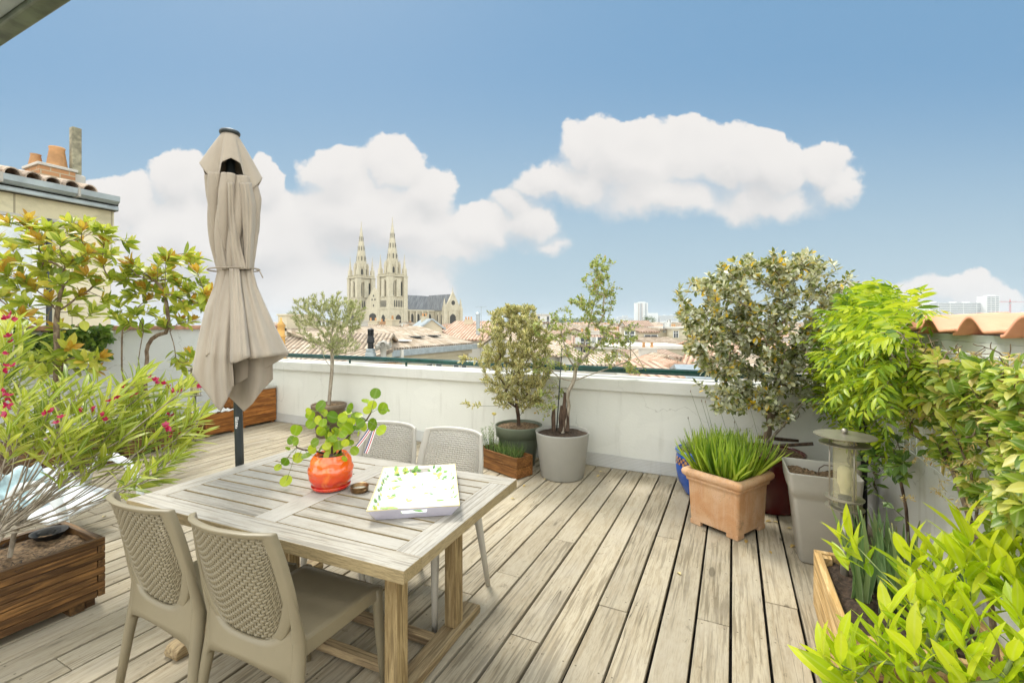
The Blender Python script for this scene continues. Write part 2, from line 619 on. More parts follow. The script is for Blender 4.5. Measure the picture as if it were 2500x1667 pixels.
def woodmat(name, light, dark, axis='x', knots=True, rough=.75, grain=1.0, weather=None, spec=.25, pv=.35, fleck=0.0, crack=False, soft=0.0, side=None):
    m_, t = newmat(name)
    o = t.obj()
    r = t.attr()
    off = t.comb(t.math('MULTIPLY', r, 37.0), t.math('MULTIPLY', r, 91.0), t.math('MULTIPLY', r, 53.0))
    p = t.vmath('ADD', o, off)
    st = {'x': (.10, 1, 1), 'y': (1, .10, 1), 'z': (1, 1, .10)}[axis]
    ps = t.scale(p, st)
    # growth rings warped along the board
    warp = t.noise(t.scale(p, tuple(q * 5 for q in st)), 1.0, 3, .5)
    rings = t.noise(t.scale(ps, (1, 1, 1)), 28 * grain, 4, .6, 1.2)
    fine = t.noise(t.scale(ps, (1, 1, 1)), 190 * grain, 3, .7)
    lines = t.n('ShaderNodeTexNoise', None, Vector=t.scale(p, tuple(q * (.35 if q < 1 else 1) for q in st)), Scale=75 * grain, Detail=2, Roughness=.5, Distortion=.3).outputs[0]
    if soft:
        rings = t.math('ADD', .5, t.math('MULTIPLY', t.math('SUBTRACT', rings, .5), 1 - soft))
        c = t.mix(t.sstep(rings, .30, .58), dark, light)
        gm = t.sstep(t.noise(t.scale(p, tuple(q * .35 + .1 for q in st)), 3.2, 3, .5), .38, .62)
        lines = t.math('ADD', .42, t.math('MULTIPLY', t.math('SUBTRACT', lines, .42), t.math('ADD', .35, t.math('MULTIPLY', gm, .9))))
    else:
        c = t.mix(t.sstep(rings, .36, .66), dark, light)
    c = t.mix(t.math('MULTIPLY', t.sstep(lines, .50, .64), .58), c, tuple(x * .48 for x in dark))
    c = t.mix(t.math('MULTIPLY', t.sstep(fine, .45, .70), .42), c, tuple(x * .62 for x in dark))
    # board to board tone
    tone = t.math('ADD', 1 - pv / 2, t.math('MULTIPLY', r, pv))
    c = t.mix(1.0, c, t.comb(tone, tone, t.math('MULTIPLY', tone, .99)), 'MULTIPLY')
    if weather:
        a = t.noise(t.scale(p, tuple(q * .5 + .5 for q in st)), 3.0, 6, .65)
        c = t.mix(t.math('MULTIPLY', t.sstep(a, .42, .7), .55), c, weather)
    hgt = t.math('ADD', t.math('MULTIPLY', fine, .6), t.math('MULTIPLY', lines, -.8))
    if knots:
        vo = t.n('ShaderNodeTexVoronoi', None, Vector=t.scale(p, {'x': (2.2, 9, .01), 'y': (9, 2.6, .01), 'z': (9, .01, 2.6)}[axis]), Scale=.62)
        k = t.math('ADD', t.sstep(vo.outputs['Distance'], .125, .07), t.math('MULTIPLY', t.sstep(vo.outputs['Distance'], .26, .10), .25), clamp=True)
        keep = t.math('GREATER_THAN', t.sep(vo.outputs['Color'])[0], .40)
        k = t.math('MULTIPLY', k, keep)
        c = t.mix(t.math('MULTIPLY', k, .72), c, tuple(x * .28 for x in dark))
    if fleck:
        fl = t.noise(t.scale(p, tuple(q * .6 + .4 for q in st)), 22, 4, .75, .5)
        c = t.mix(t.math('MULTIPLY', t.sstep(fl, .60, .70), fleck), c, tuple(x * .35 for x in dark))
    if crack:                             # long thin drying splits and faint screw rows
        cr_n = t.n('ShaderNodeTexNoise', None, Vector=t.scale(p, (1, .045, 1)), Scale=21, Detail=2, Roughness=.4).outputs[0]
        ln = t.math('ABSOLUTE', t.math('SUBTRACT', cr_n, .5))
        kp = t.sstep(t.noise(t.scale(p, (1, .5, 1)), 1.7, 2, .5), .55, .62)
        c = t.mix(t.math('MULTIPLY', t.math('MULTIPLY', t.sstep(ln, .009, .002), kp), .85), c, tuple(x * .22 for x in dark))
        so = t.sep(o)
        fy = t.math('SUBTRACT', t.math('FRACT', t.math('DIVIDE', t.math('ADD', so[1], 3.6), .55)), .04)
        fx = t.math('SUBTRACT', t.math('ABSOLUTE', t.math('SUBTRACT', t.math('FRACT', t.math('DIVIDE', t.math('ADD', so[0], .01), .1605)), .5)), .32)
        dd = t.vmath('LENGTH', t.comb(t.math('MULTIPLY', fx, .1605), t.math('MULTIPLY', fy, .55), 0))
        c = t.mix(t.math('MULTIPLY', t.sstep(dd, .0052, .0035), .75), c, (.10, .08, .05))
    if side:                             # upright faces are browner than the top
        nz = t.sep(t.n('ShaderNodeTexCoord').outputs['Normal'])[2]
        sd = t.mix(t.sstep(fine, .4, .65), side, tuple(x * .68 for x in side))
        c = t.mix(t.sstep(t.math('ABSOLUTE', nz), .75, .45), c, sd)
    finish(t, c, rough, hgt, .45, .004, spec=spec)
    return m_


def leafmat(name, cols, gloss=.42, trans=.35, margin=None, vein=.12, spec=.4, mar=(.55, .95)):
    m_, t = newmat(name)
    r = t.attr()
    c = t.ramp(r, cols)
    ac, al = t.attr('across'), t.attr('along')
    o = t.obj()
    nz = t.noise(o, 60, 2, .5)
    c = t.mix(t.math('MULTIPLY', nz, .25), c, t.mix(1.0, c, (.55, .6, .5), 'MULTIPLY'))
    mid = t.sstep(ac, .25, .0)
    c = t.mix(t.math('MULTIPLY', mid, vein), c, (.75, .8, .45))
    c = t.mix(t.math('MULTIPLY', t.math('MULTIPLY', t.sstep(al, .86, 1.0), t.sstep(t.math('FRACT', t.math('MULTIPLY', r, 57.0)), .45, .9)), .6), c, (.34, .22, .07))
    if margin:
        c = t.mix(t.sstep(t.math('ADD', ac, t.math('MULTIPLY', t.math('SUBTRACT', nz, .5), .5)), *mar), c, margin)
    p = t.n('ShaderNodeBsdfPrincipled', None, Base_Color=c, Roughness=gloss)
    p.inputs['Specular IOR Level'].default_value = spec
    tr = t.n('ShaderNodeBsdfTranslucent', None, Color=t.mix(.5, c, t.mix(1.0, c, (1.0, 1.0, .5), 'MULTIPLY')))
    mx = t.n('ShaderNodeMixShader', None, Fac=trans, i1=p.outputs[0], i2=tr.outputs[0])
    t.n('ShaderNodeOutputMaterial', None, Surface=mx.outputs[0])
    return m_


def barkmat(name, a_, b_, s=30):
    m_, t = newmat(name)
    o = t.obj()
    n_ = t.noise(t.scale(o, (1, 1, .35)), s, 5, .65, .3)
    c = t.mix(t.sstep(n_, .35, .68), a_, b_)
    finish(t, c, .85, n_, .5, .01, spec=.2)
    return m_


def plaster(name, col, stain, dirt=(.30, .30, .24), amt=.35, lowz=None, ribs=None):
    m_, t = newmat(name)
    o = t.obj()
    big = t.noise(o, 1.1, 6, .6, .4)
    med = t.noise(o, 7, 6, .65)
    st = t.noise(t.scale(o, (6, 6, .7)), 1.6, 5, .6, .3)
    c = t.mix(t.sstep(big, .35, .7), col, stain)
    c = t.mix(t.math('MULTIPLY', t.sstep(st, .55, .8), amt), c, dirt)
    c = t.mix(t.math('MULTIPLY', t.sstep(med, .60, .78), .25), c, tuple(x * .82 for x in col))
    h = t.math('ADD', t.math('MULTIPLY', med, .5), t.noise(o, 45, 3, .6))
    wo = t.vmath('ADD', o, t.vmath('MULTIPLY', t.n('ShaderNodeTexNoise', None, Vector=o, Scale=3.0, Detail=4.0).outputs[1], (.5, .5, .5)))
    ve = t.n('ShaderNodeTexVoronoi', {'feature': 'DISTANCE_TO_EDGE'}, Vector=wo, Scale=.9).outputs['Distance']
    ck = t.math('MULTIPLY', t.sstep(ve, .0045, .001), t.sstep(t.noise(o, .8, 3, .5), .50, .58))
    c = t.mix(t.math('MULTIPLY', ck, .28), c, tuple(x * .6 for x in dirt))
    pt_ = t.noise(t.scale(o, (1, 1, 1.6)), 1.7, 2, .4, .8)
    c = t.mix(t.math('MULTIPLY', t.sstep(pt_, .60, .615), .22), c, tuple(min(1, x * 1.10) for x in col))
    if ribs:                              # horizontal grooves of a membrane strip
        z = t.sep(o)[2]
        wv = t.math('SINE', t.math('MULTIPLY', z, ribs))
        c = t.mix(t.math('MULTIPLY', t.sstep(wv, .35, 1.0), .45), c, tuple(x * .45 for x in col))
        h = t.math('ADD', h, t.math('MULTIPLY', wv, -.9))
    finish(t, c, .85, h, .25, .008, spec=.25)
    return m_


def tilemat(name, cols, pitch=.24, row=.33, rough=.85, dirt=(.20, .16, .12), amt=.45, axis=0):
    """canal tiles: ribs run down the slope; local x is along the ridge"""
    m_, t = newmat(name)
    o = t.obj()
    s_ = t.sep(o)
    x, y = s_[axis], s_[1 - axis]
    ph = t.math('MULTIPLY', x, 2 * PI / pitch)
    wv = t.math('SINE', ph)
    rowf = t.math('FRACT', t.math('DIVIDE', y, row))
    cell = t.comb(t.math('FLOOR', t.math('DIVIDE', x, pitch)), t.math('FLOOR', t.math('DIVIDE', y, row)), 0)
    wn = t.n('ShaderNodeTexWhiteNoise', {'noise_dimensions': '2D'}, Vector=cell).outputs[0]
    c = t.ramp(wn, cols)
    big = t.noise(o, .55, 5, .65, .4)
    c = t.mix(t.math('MULTIPLY', t.sstep(big, .42, .68), amt), c, dirt)
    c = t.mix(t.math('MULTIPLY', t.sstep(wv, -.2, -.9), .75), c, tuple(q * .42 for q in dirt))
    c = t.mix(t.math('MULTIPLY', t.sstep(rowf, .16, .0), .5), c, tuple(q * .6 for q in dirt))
    h = t.math('ADD', wv, t.math('MULTIPLY', rowf, -.5))
    finish(t, c, rough, h, .8, .05, spec=.15)
    return m_


def blockmat(name, a_, b_, bw=.7, bh=.34, mortar=(.36, .32, .24), dirt=(.28, .25, .19), amt=.35, msz=.012, scale=1.0, bstr=.4, wallaxis=None):
    m_, t = newmat(name)
    o = t.obj()
    s_ = t.sep(o)
    vec = t.comb(t.math('ADD', s_[0], s_[1]) if wallaxis is None else s_[wallaxis], s_[2], 0)
    br = t.n('ShaderNodeTexBrick', {'offset': .5}, Vector=vec, Color1=a_, Color2=b_, Mortar=mortar, Scale=scale)
    br.inputs['Mortar Size'].default_value = msz
    br.inputs['Brick Width'].default_value = bw
    br.inputs['Row Height'].default_value = bh
    n_ = t.noise(o, 1.3 * scale, 6, .7, .5)
    n2_ = t.noise(o, 14 * scale, 5, .65)
    c = t.mix(t.math('MULTIPLY', t.sstep(n_, .45, .72), amt), br.outputs['Color'], dirt)
    c = t.mix(t.math('MULTIPLY', t.sstep(n2_, .55, .75), .3), c, tuple(q * .7 for q in a_))
    h = t.math('ADD', t.math('MULTIPLY', br.outputs['Fac'], -1.0), t.math('MULTIPLY', n2_, .5))
    finish(t, c, .9, h, bstr, .015, spec=.2)
    return m_


K = {}
K['deck'] = woodmat('deck_wood', (.42, .365, .27), (.295, .238, .155), 'y', weather=(.395, .355, .285), fleck=.40, pv=.28, crack=True, soft=.35)
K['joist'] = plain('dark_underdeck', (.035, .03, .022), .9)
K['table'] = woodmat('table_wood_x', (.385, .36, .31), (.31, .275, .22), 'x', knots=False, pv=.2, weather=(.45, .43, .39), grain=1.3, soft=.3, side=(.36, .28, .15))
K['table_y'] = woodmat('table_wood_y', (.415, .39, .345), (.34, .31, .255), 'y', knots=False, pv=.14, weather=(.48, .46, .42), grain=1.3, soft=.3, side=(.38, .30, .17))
K['leg_wood'] = woodmat('table_leg_wood', (.44, .33, .17), (.26, .18, .085), 'z', knots=False, pv=.2, grain=1.3)
K['foot_wood'] = woodmat('table_foot_wood', (.46, .36, .21), (.28, .20, .11), 'y', knots=True, pv=.3)
K['foot_wood_x'] = woodmat('table_bar_wood', (.40, .30, .17), (.20, .14, .08), 'x', knots=True, pv=.3)
K['planter_brown'] = woodmat('stained_planter_wood', (.25, .125, .04), (.085, .04, .014), 'y', knots=True, rough=.5, spec=.4, pv=.6)
K['planter_brown_x'] = woodmat('stained_planter_wood_x', (.22, .115, .04), (.075, .038, .014), 'x', knots=True, rough=.5, spec=.4, pv=.6)
K['planter_orange'] = woodmat('honey_planter_wood', (.46, .19, .045), (.24, .085, .02), 'y', knots=True, rough=.5, pv=.4)
K['planter_small'] = woodmat('herb_planter_wood', (.33, .15, .045), (.17, .07, .022), 'x', knots=True, rough=.55, pv=.4)
K['pine'] = woodmat('pale_pine', (.68, .48, .24), (.50, .31, .12), 'y', knots=True, pv=.2)
K['wall'] = plaster('white_parapet_render', (.80, .805, .75), (.76, .765, .71), dirt=(.40, .39, .33), amt=.3)
K['wall_l'] = plaster('white_left_render', (.60, .62, .60), (.66, .67, .66), amt=.25)
K['wall_r'] = plaster('white_right_render', (.68, .68, .66), (.62, .62, .58), dirt=(.36, .34, .26), amt=.45)
K['coping'] = plaster('white_coping', (.72, .72, .68), (.64, .64, .58), amt=.4)
K['membrane'] = plaster('grooved_skirting', (.66, .67, .66), (.60, .60, .56), amt=.4, ribs=430)
K['green_rail'] = plain('green_rail_paint', (.006, .055, .042), .22, var=.25, scale=9)
K['coping_brown'] = plain('brown_coping_tile', (.42, .23, .15), .8, var=.3, scale=5, dirt=(.20, .13, .09), bump=.3)
K['clay_tile'] = plain('salmon_clay_tile', (.80, .36, .22), .7, var=.15, scale=5, bump=.2, dirt=(.82, .50, .37))
K['terracotta'] = None
m_, t = newmat('taupe_canvas')
o = t.obj()
a = t.noise(t.scale(o, (1, 1, .25)), 6, 5, .6, .4)
b = t.noise(t.scale(o, (1, 1, .12)), 26, 4, .6, .8)
f = t.noise(o, 420, 2, .6)
c_ = t.mix(t.sstep(a, .3, .7), (.345, .295, .235), (.41, .35, .275))
c_ = t.mix(t.math('MULTIPLY', t.sstep(b, .55, .75), .25), c_, (.30, .255, .20))
finish(t, c_, .9, t.math('ADD', b, t.math('MULTIPLY', f, .25)), .22, .008, spec=.12, Sheen_Weight=.2)
K['fabric'] = m_
K['fabric_dark'] = plain('taupe_canvas_seam', (.31, .26, .20), .9, var=.05)
K['pole'] = plain('anthracite_metal', (.045, .055, .058), .38, metal=.3, var=.1)
K['black'] = plain('black_plastic', (.012, .012, .013), .5)
K['chair'] = plain('shade_darkened_resin', (.235, .20, .13), .42, var=.05, scale=5, bump=.15, dirt=(.33, .29, .21))  # near pair: same chair resin, darkened to carry the shade on their backs
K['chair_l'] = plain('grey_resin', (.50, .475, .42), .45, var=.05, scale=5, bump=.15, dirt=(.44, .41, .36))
K['steel'] = plain('brushed_steel', (.36, .33, .275), .36, metal=.6, var=.15, scale=12, dirt=(.24, .21, .15))
K['white_paint'] = plain('white_gloss_paint', (.80, .81, .80), .35, var=.03)
K['white_resin'] = plain('white_resin', (.74, .77, .78), .35, var=.04)
K['soil'] = plain('potting_soil', (.055, .035, .022), .95, var=.6, scale=40, bump=1.0, dirt=(.16, .10, .055))
K['mulch'] = plain('bark_mulch', (.17, .11, .06), .95, var=.7, scale=55, bump=1.0, dirt=(.36, .28, .17))
K['zinc'] = plain('zinc', (.36, .41, .43), .45, metal=.4, var=.15, scale=4)
K['glass'] = None
K['pot_grey'] = plain('grey_plastic_pot', (.37, .365, .335), .42, var=.04, scale=4, bump=.1)
K['pot_green'] = plain('dark_green_pot', (.125, .15, .105), .45, var=.08, scale=4, dirt=(.18, .19, .14))
K['pot_taupe'] = plain('taupe_square_pot', (.385, .365, .32), .5, var=.06, scale=4, bump=.1, dirt=(.31, .29, .25))
K['pot_brown'] = plain('brown_pot', (.17, .125, .08), .6, var=.25, scale=8, bump=.4)
K['pot_red'] = plain('oxblood_glaze', (.085, .008, .008), .15, var=.2, scale=4, spec=.7)
K['pot_blue'] = plain('cobalt_glaze', (.012, .085, .42), .12, var=.25, scale=5, spec=.8)
K['pot_orange'] = None
K['stones'] = plain('white_pebbles', (.72, .72, .70), .8, var=.2, scale=30, bump=.6)

# terracotta with lime bloom
m_, t = newmat('terracotta')
o = t.obj()
a = t.noise(o, 4.5, 6, .65, .6)
b = t.noise(t.scale(o, (14, 14, 1.2)), 2.2, 4, .6)
c_ = t.mix(t.sstep(a, .35, .68), (.58, .31, .15), (.68, .45, .28))
c_ = t.mix(t.math('MULTIPLY', t.sstep(b, .45, .7), .35), c_, (.68, .50, .38))
sp = t.noise(o, 130, 2, .6)
c_ = t.mix(t.math('MULTIPLY', t.sstep(sp, .62, .70), .5), c_, (.22, .11, .06))
gz = t.noise(o, 9, 5, .7)
c_ = t.mix(t.math('MULTIPLY', t.sstep(gz, .60, .74), .5), c_, (.20, .16, .09))
finish(t, c_, .85, sp, .35, .004, spec=.2)
K['terracotta'] = m_

# red-orange glaze, petal relief is geometry
m_, t = newmat('orange_glaze')
o = t.obj()
a = t.noise(o, 14, 4, .5, .8)
c_ = t.mix(t.sstep(t.sep(o)[2], .02, .13), (.62, .015, .004), (.88, .13, .006))
c_ = t.mix(t.math('MULTIPLY', t.sstep(a, .5, .72), .5), c_, (.90, .28, .03))
finish(t, c_, .12, None, spec=.8, Coat_Weight=.6)
K['pot_orange'] = m_

m_, t = newmat('lamp_glass')
p = t.n('ShaderNodeBsdfPrincipled', None, Base_Color=(.80, .76, .58), Roughness=.08)
p.inputs['Specular IOR Level'].default_value = .8
tr = t.n('ShaderNodeBsdfTransparent', None, Color=(.93, .90, .74))
mx = t.n('ShaderNodeMixShader', None, Fac=.24, i1=tr.outputs[0], i2=p.outputs[0])
t.n('ShaderNodeOutputMaterial', None, Surface=mx.outputs[0])
K['glass'] = m_

BARK = barkmat('brown_bark', (.13, .09, .06), (.30, .23, .16))
BARKG = barkmat('grey_bark', (.24, .20, .15), (.46, .41, .33))
BARKD = barkmat('dark_bark', (.055, .035, .025), (.15, .10, .07))
STEMG = barkmat('green_stem', (.12, .17, .05), (.26, .30, .12))
L = {}
L['magnolia'] = leafmat('magnolia_leaf', [(0, (.14, .22, .02)), (.3, (.42, .50, .05)), (.55, (.66, .66, .12)), (.62, (.66, .42, .05)), (.85, (.50, .27, .03)), (1, (.62, .46, .07))], .35, .5)
L['oleander'] = leafmat('oleander_leaf', [(0, (.13, .22, .02)), (.35, (.36, .45, .04)), (.75, (.58, .62, .09)), (1, (.74, .74, .24))], .4, .4, vein=.5)
L['flower'] = leafmat('magenta_petal', [(0, (.36, .004, .05)), (.6, (.52, .012, .10)), (1, (.70, .12, .26))], .5, .4, vein=0)
L['ivy'] = leafmat('creeper_leaf', [(0, (.05, .11, .02)), (.5, (.14, .26, .035)), (1, (.30, .42, .06))], .4, .35)
L['olive'] = leafmat('olive_leaf', [(0, (.20, .23, .07)), (.5, (.40, .43, .20)), (1, (.60, .58, .32))], .5, .25)
L['varieg'] = leafmat('cream_edged_leaf', [(0, (.13, .17, .03)), (.6, (.28, .29, .06)), (1, (.50, .38, .11))], .45, .3, margin=(.80, .74, .42), mar=(.18, .7))
L['pomegr'] = leafmat('small_green_leaf', [(0, (.18, .25, .05)), (.55, (.38, .45, .12)), (.88, (.56, .58, .20)), (1, (.58, .32, .10))], .45, .4)
L['silver'] = leafmat('silver_leaf', [(0, (.08, .11, .025)), (.26, (.24, .27, .06)), (.42, (.52, .53, .34)), (.8, (.74, .74, .62)), (.95, (.70, .60, .16)), (1, (.84, .54, .02))], .38, .22, vein=.1)
L['wist'] = leafmat('bright_climber_leaf', [(0, (.09, .20, .012)), (.4, (.32, .47, .015)), (1, (.60, .68, .03))], .38, .45, vein=.15)
L['honey'] = leafmat('honeysuckle_leaf', [(0, (.10, .20, .02)), (.4, (.30, .42, .04)), (.75, (.56, .60, .08)), (.92, (.70, .64, .18)), (1, (.64, .40, .16))], .38, .42, vein=.25)
L['laurel'] = leafmat('lime_leaf', [(0, (.08, .22, .012)), (.22, (.26, .44, .015)), (.5, (.54, .68, .015)), (1, (.76, .80, .05))], .35, .5, vein=.15)
L['iris'] = leafmat('iris_leaf', [(0, (.10, .20, .07)), (.6, (.19, .31, .12)), (1, (.34, .44, .18))], .45, .3, margin=(.42, .50, .28), mar=(.8, 1.0))
L['grass'] = leafmat('lily_blade', [(0, (.10, .22, .01)), (.4, (.30, .48, .02)), (1, (.60, .70, .08))], .35, .4, vein=.3)
L['herb'] = leafmat('herb_leaf', [(0, (.07, .14, .03)), (.5, (.15, .26, .06)), (1, (.34, .44, .16))], .5, .4)
L['pilea'] = leafmat('pilea_leaf', [(0, (.12, .24, .01)), (.5, (.32, .46, .02)), (1, (.56, .62, .04))], .3, .45, vein=.1)
L['dry'] = leafmat('dry_leaf', [(0, (.45, .28, .08)), (.5, (.62, .46, .16)), (1, (.72, .62, .34))], .7, .2)
L['city'] = leafmat('city_tree_leaf', [(0, (.04, .08, .015)), (.5, (.09, .15, .03)), (1, (.16, .24, .06))], .6, .2)
# ------------------------------------------------------------------ terrace shell
WY = 4.72          # parapet face
WX = 0.92          # right wall face
LX = -6.80         # left wall face
mb = MB()
px0 = -0.01
n0 = int((LX - px0) / .1605) - 1
k = n0
xx = px0 + n0 * .1605
while xx < WX + .02:
    y = -2.2 - rnd.random() * 2
    while y < WY:
        ln = rnd.choice([1.6, 2.1, 2.6, 3.1])
        y1 = min(y + ln, WY - .004)
        wv = rnd.uniform(-.0012, .0012)
        sag = rnd.uniform(-.002, .0015)
        mb.box(xx + .0066 + wv, xx + .1539 + wv, y + .0015, y1 - .0015, -.028 + sag, sag, rnd.random())
        y = y1
        if WY - y < .02: break
    xx += .1605
deck = mb.build('deck', K['deck'], None, bevel=.0035, seg=2)
tag(deck, kind='structure')
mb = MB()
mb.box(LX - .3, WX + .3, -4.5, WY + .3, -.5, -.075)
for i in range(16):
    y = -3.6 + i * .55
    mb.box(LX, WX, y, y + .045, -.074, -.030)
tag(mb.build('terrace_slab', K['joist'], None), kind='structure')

t_ = thing('parapet_wall', 'low white rendered parapet wall at the far edge of the deck', 'wall', (-3, WY, 0))
MB().box(LX + 3 - .02, WX + 3 + .25, 0.003, .30, -14, .80).build('wall', K['wall'], t_)
MB().box(LX + 3 - .03, WX + 3 + .24, -.045, .34, .801, .93).build('coping', K['coping'], t_, bevel=.012, seg=3)
mb = MB()
mb.grid(lambda a, b: (LX + 3 + .03 + a * (WX - LX - .06), -.006 - .004 * math.sin(a * 60) * (1 - b), .002 + b * (.13 + .004 * math.sin(a * 37))), 90, 2)
mb.build('skirting', K['membrane'], t_, solid=.006)

t_ = thing('handrail', 'round dark green metal handrail running along the top of the parapet', 'handrail', (-3, WY + .17, .93))
MB().tube([(LX + 3.1, 0, .075), (WX + 2.95, 0, .075)], .033, 20).build('rail', K['green_rail'], t_, smooth=True)
for x in (-6.5, -4.98, -3.96, -2.2, -.15, .8):
    MB().box(x + 3 - .014, x + 3 + .014, -.006, .006, -.01, .06).build('post', K['green_rail'], t_)

t_ = thing('left_wall', 'tall white rendered side wall with brown tile coping, on the left behind the magnolias', 'wall', (LX, 1.5, 0))
MB().box(-.32, 0, -5, WY - 1.5 + .31, -14, 1.42).build('wall', K['wall_l'], t_)
mb = MB()
y = -5.0
while y < WY - 1.5 + .3:
    mb.box(-.37, .045, y + .002, min(y + .42, WY - 1.5 + .34) - .002, 1.421, 1.475 + rnd.uniform(-.002, .002))
    y += .42
mb.build('coping', K['coping_brown'], t_, bevel=.006)

t_ = thing('right_wall', 'tall white rendered side wall topped with salmon clay tiles, on the right behind the climbers', 'wall', (WX, 2, 0))
MB().box(0, .30, -4.5, WY - 2 + .3, -14, 1.42).build('wall', K['wall_r'], t_)
MB().box(.0, .30, -4.5, WY - 2 + .3, 1.421, 1.452).build('mortar_bed', K['wall_l'], t_)
mb = MB()
mb.grid(lambda a, b: (-.006, -4 + a * (WY - 2 + 4 - .05), .002 + b * .14), 40, 2)
mb.build('skirting', K['membrane'], t_, solid=.006)
# clay tiles laid across the wall: S-shaped rolls
PT = .40
y = -4.2
i = 0
while y < WY - 2 + .2:
    mb = MB()
    dx, dzt, dr = rnd.uniform(-.006, .006), rnd.uniform(-.003, .003), rnd.uniform(-.01, .01)

    def tile(a, b, y=y, dx=dx, dzt=dzt, dr=dr):
        s = a * 1.10
        if s < .42: zz = .0
        else: zz = .064 * math.sin(PI * min(1, (s - .42) / .62)) ** 1.2 if s < 1.04 else 0
        zz += .012 * (1 - s)
        lift = .016 * b
        return (-.055 + b * .43 + dx, y + s * PT + dr * b, 1.456 + zz + .028 * b + dzt + .006 * (1 - a))
    mb.grid(tile, 30, 6)
    mb.build('ridge_tile', K['clay_tile'], t_, smooth=True, solid=.014)
    y += PT
    i += 1

# eave of the building behind, top left
t_ = thing('roof_eave', 'green-grey metal eave edge crossing the top left corner of the view', 'eave', (-3, .62, 2.5))
MB().box(-4.2, 1.25, -.002, .05, -.005, .075).build('fascia', plain('eave_green_metal', (.10, .125, .085), .35, metal=.2, var=.5, scale=9, dirt=(.25, .27, .20)), t_, bevel=.006)
MB().box(-4.2, 1.25, -.085, -.003, .012, .03).build('soffit_edge', K['zinc'], t_, bevel=.003)
MB().box(-4.2, 1.25, -.26, -.086, .03, .06).build('soffit', plain('eave_soffit', (.30, .31, .22), .6), t_)
MB().box(-4.2, 1.25, -.36, -.261, .02, .20).build('beam', K['black'], t_)


# ------------------------------------------------------------------ table
T = thing('dining_table', 'weathered teak slatted table on trestle legs, with a plant pot and tray on it', 'table', (-1.745, 1.610, 0), R_(2.8))
TW, TD, TZ = 1.53, .955, .70
hw, hd = TW / 2, TD / 2
for s in (-1, 1):
    y0, y1 = (s * hd, s * (hd - .10)) if s < 0 else (hd - .10, hd)
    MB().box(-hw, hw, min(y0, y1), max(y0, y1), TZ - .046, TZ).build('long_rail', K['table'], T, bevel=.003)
iy = hd - .1005
for xa, xb in ((-hw, -hw + .11), (-.062, .062), (hw - .11, hw)):
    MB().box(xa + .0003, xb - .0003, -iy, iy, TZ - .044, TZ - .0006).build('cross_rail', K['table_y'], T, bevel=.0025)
mb = MB()
ns = 9
pw_ = (2 * iy) / ns
for xa, xb in ((-hw + .111, -.063), (.063, hw - .111)):
    for i in range(ns):
        ya = -iy + i * pw_
        mb.box(xa, xb, ya + .0056, ya + pw_ - .0056, TZ - .030, TZ - .0015 + rnd.uniform(-.0008, .0004))
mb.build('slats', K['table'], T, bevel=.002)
mb = MB()
for s in (-1, 1):
    mb.box(-.60, .60, s * .225 - .012, s * .225 + .012, TZ - .085, TZ - .047)
    mb.box(s * .54 - .02, s * .54 + .02, -.32, .32, TZ - .10, TZ - .0475)
mb.build('underframe', K['foot_wood_x'], T)
for sx in (-1, 1):
    for sy in (-1, 1):
        MB().box(sx * .54 - .03, sx * .54 + .03, sy * .222 - .036, sy * .222 + .036, .052, TZ - .0475).build('leg', K['leg_wood'], T, bevel=.004)
for sx in (-1, 1):
    pts = [(-.42, .0), (-.40, 0), (-.30, 0), (-.27, .008), (.27, .008), (.30, 0), (.40, 0), (.42, .0), (.425, .02), (.415, .042), (.395, .051), (-.395, .051), (-.415, .042), (-.425, .02)]
    MB().prism([(a, b + .001) for a, b in pts], sx * .54 - .043, sx * .54 + .043, axis='x').build('foot', K['foot_wood'], T, bevel=.004)
for sy in (-1, 1):
    MB().box(-.496, .496, sy * .11 - .022, sy * .11 + .022, .012, .05).build('stretcher', K['foot_wood_x'], T, bevel=.003)


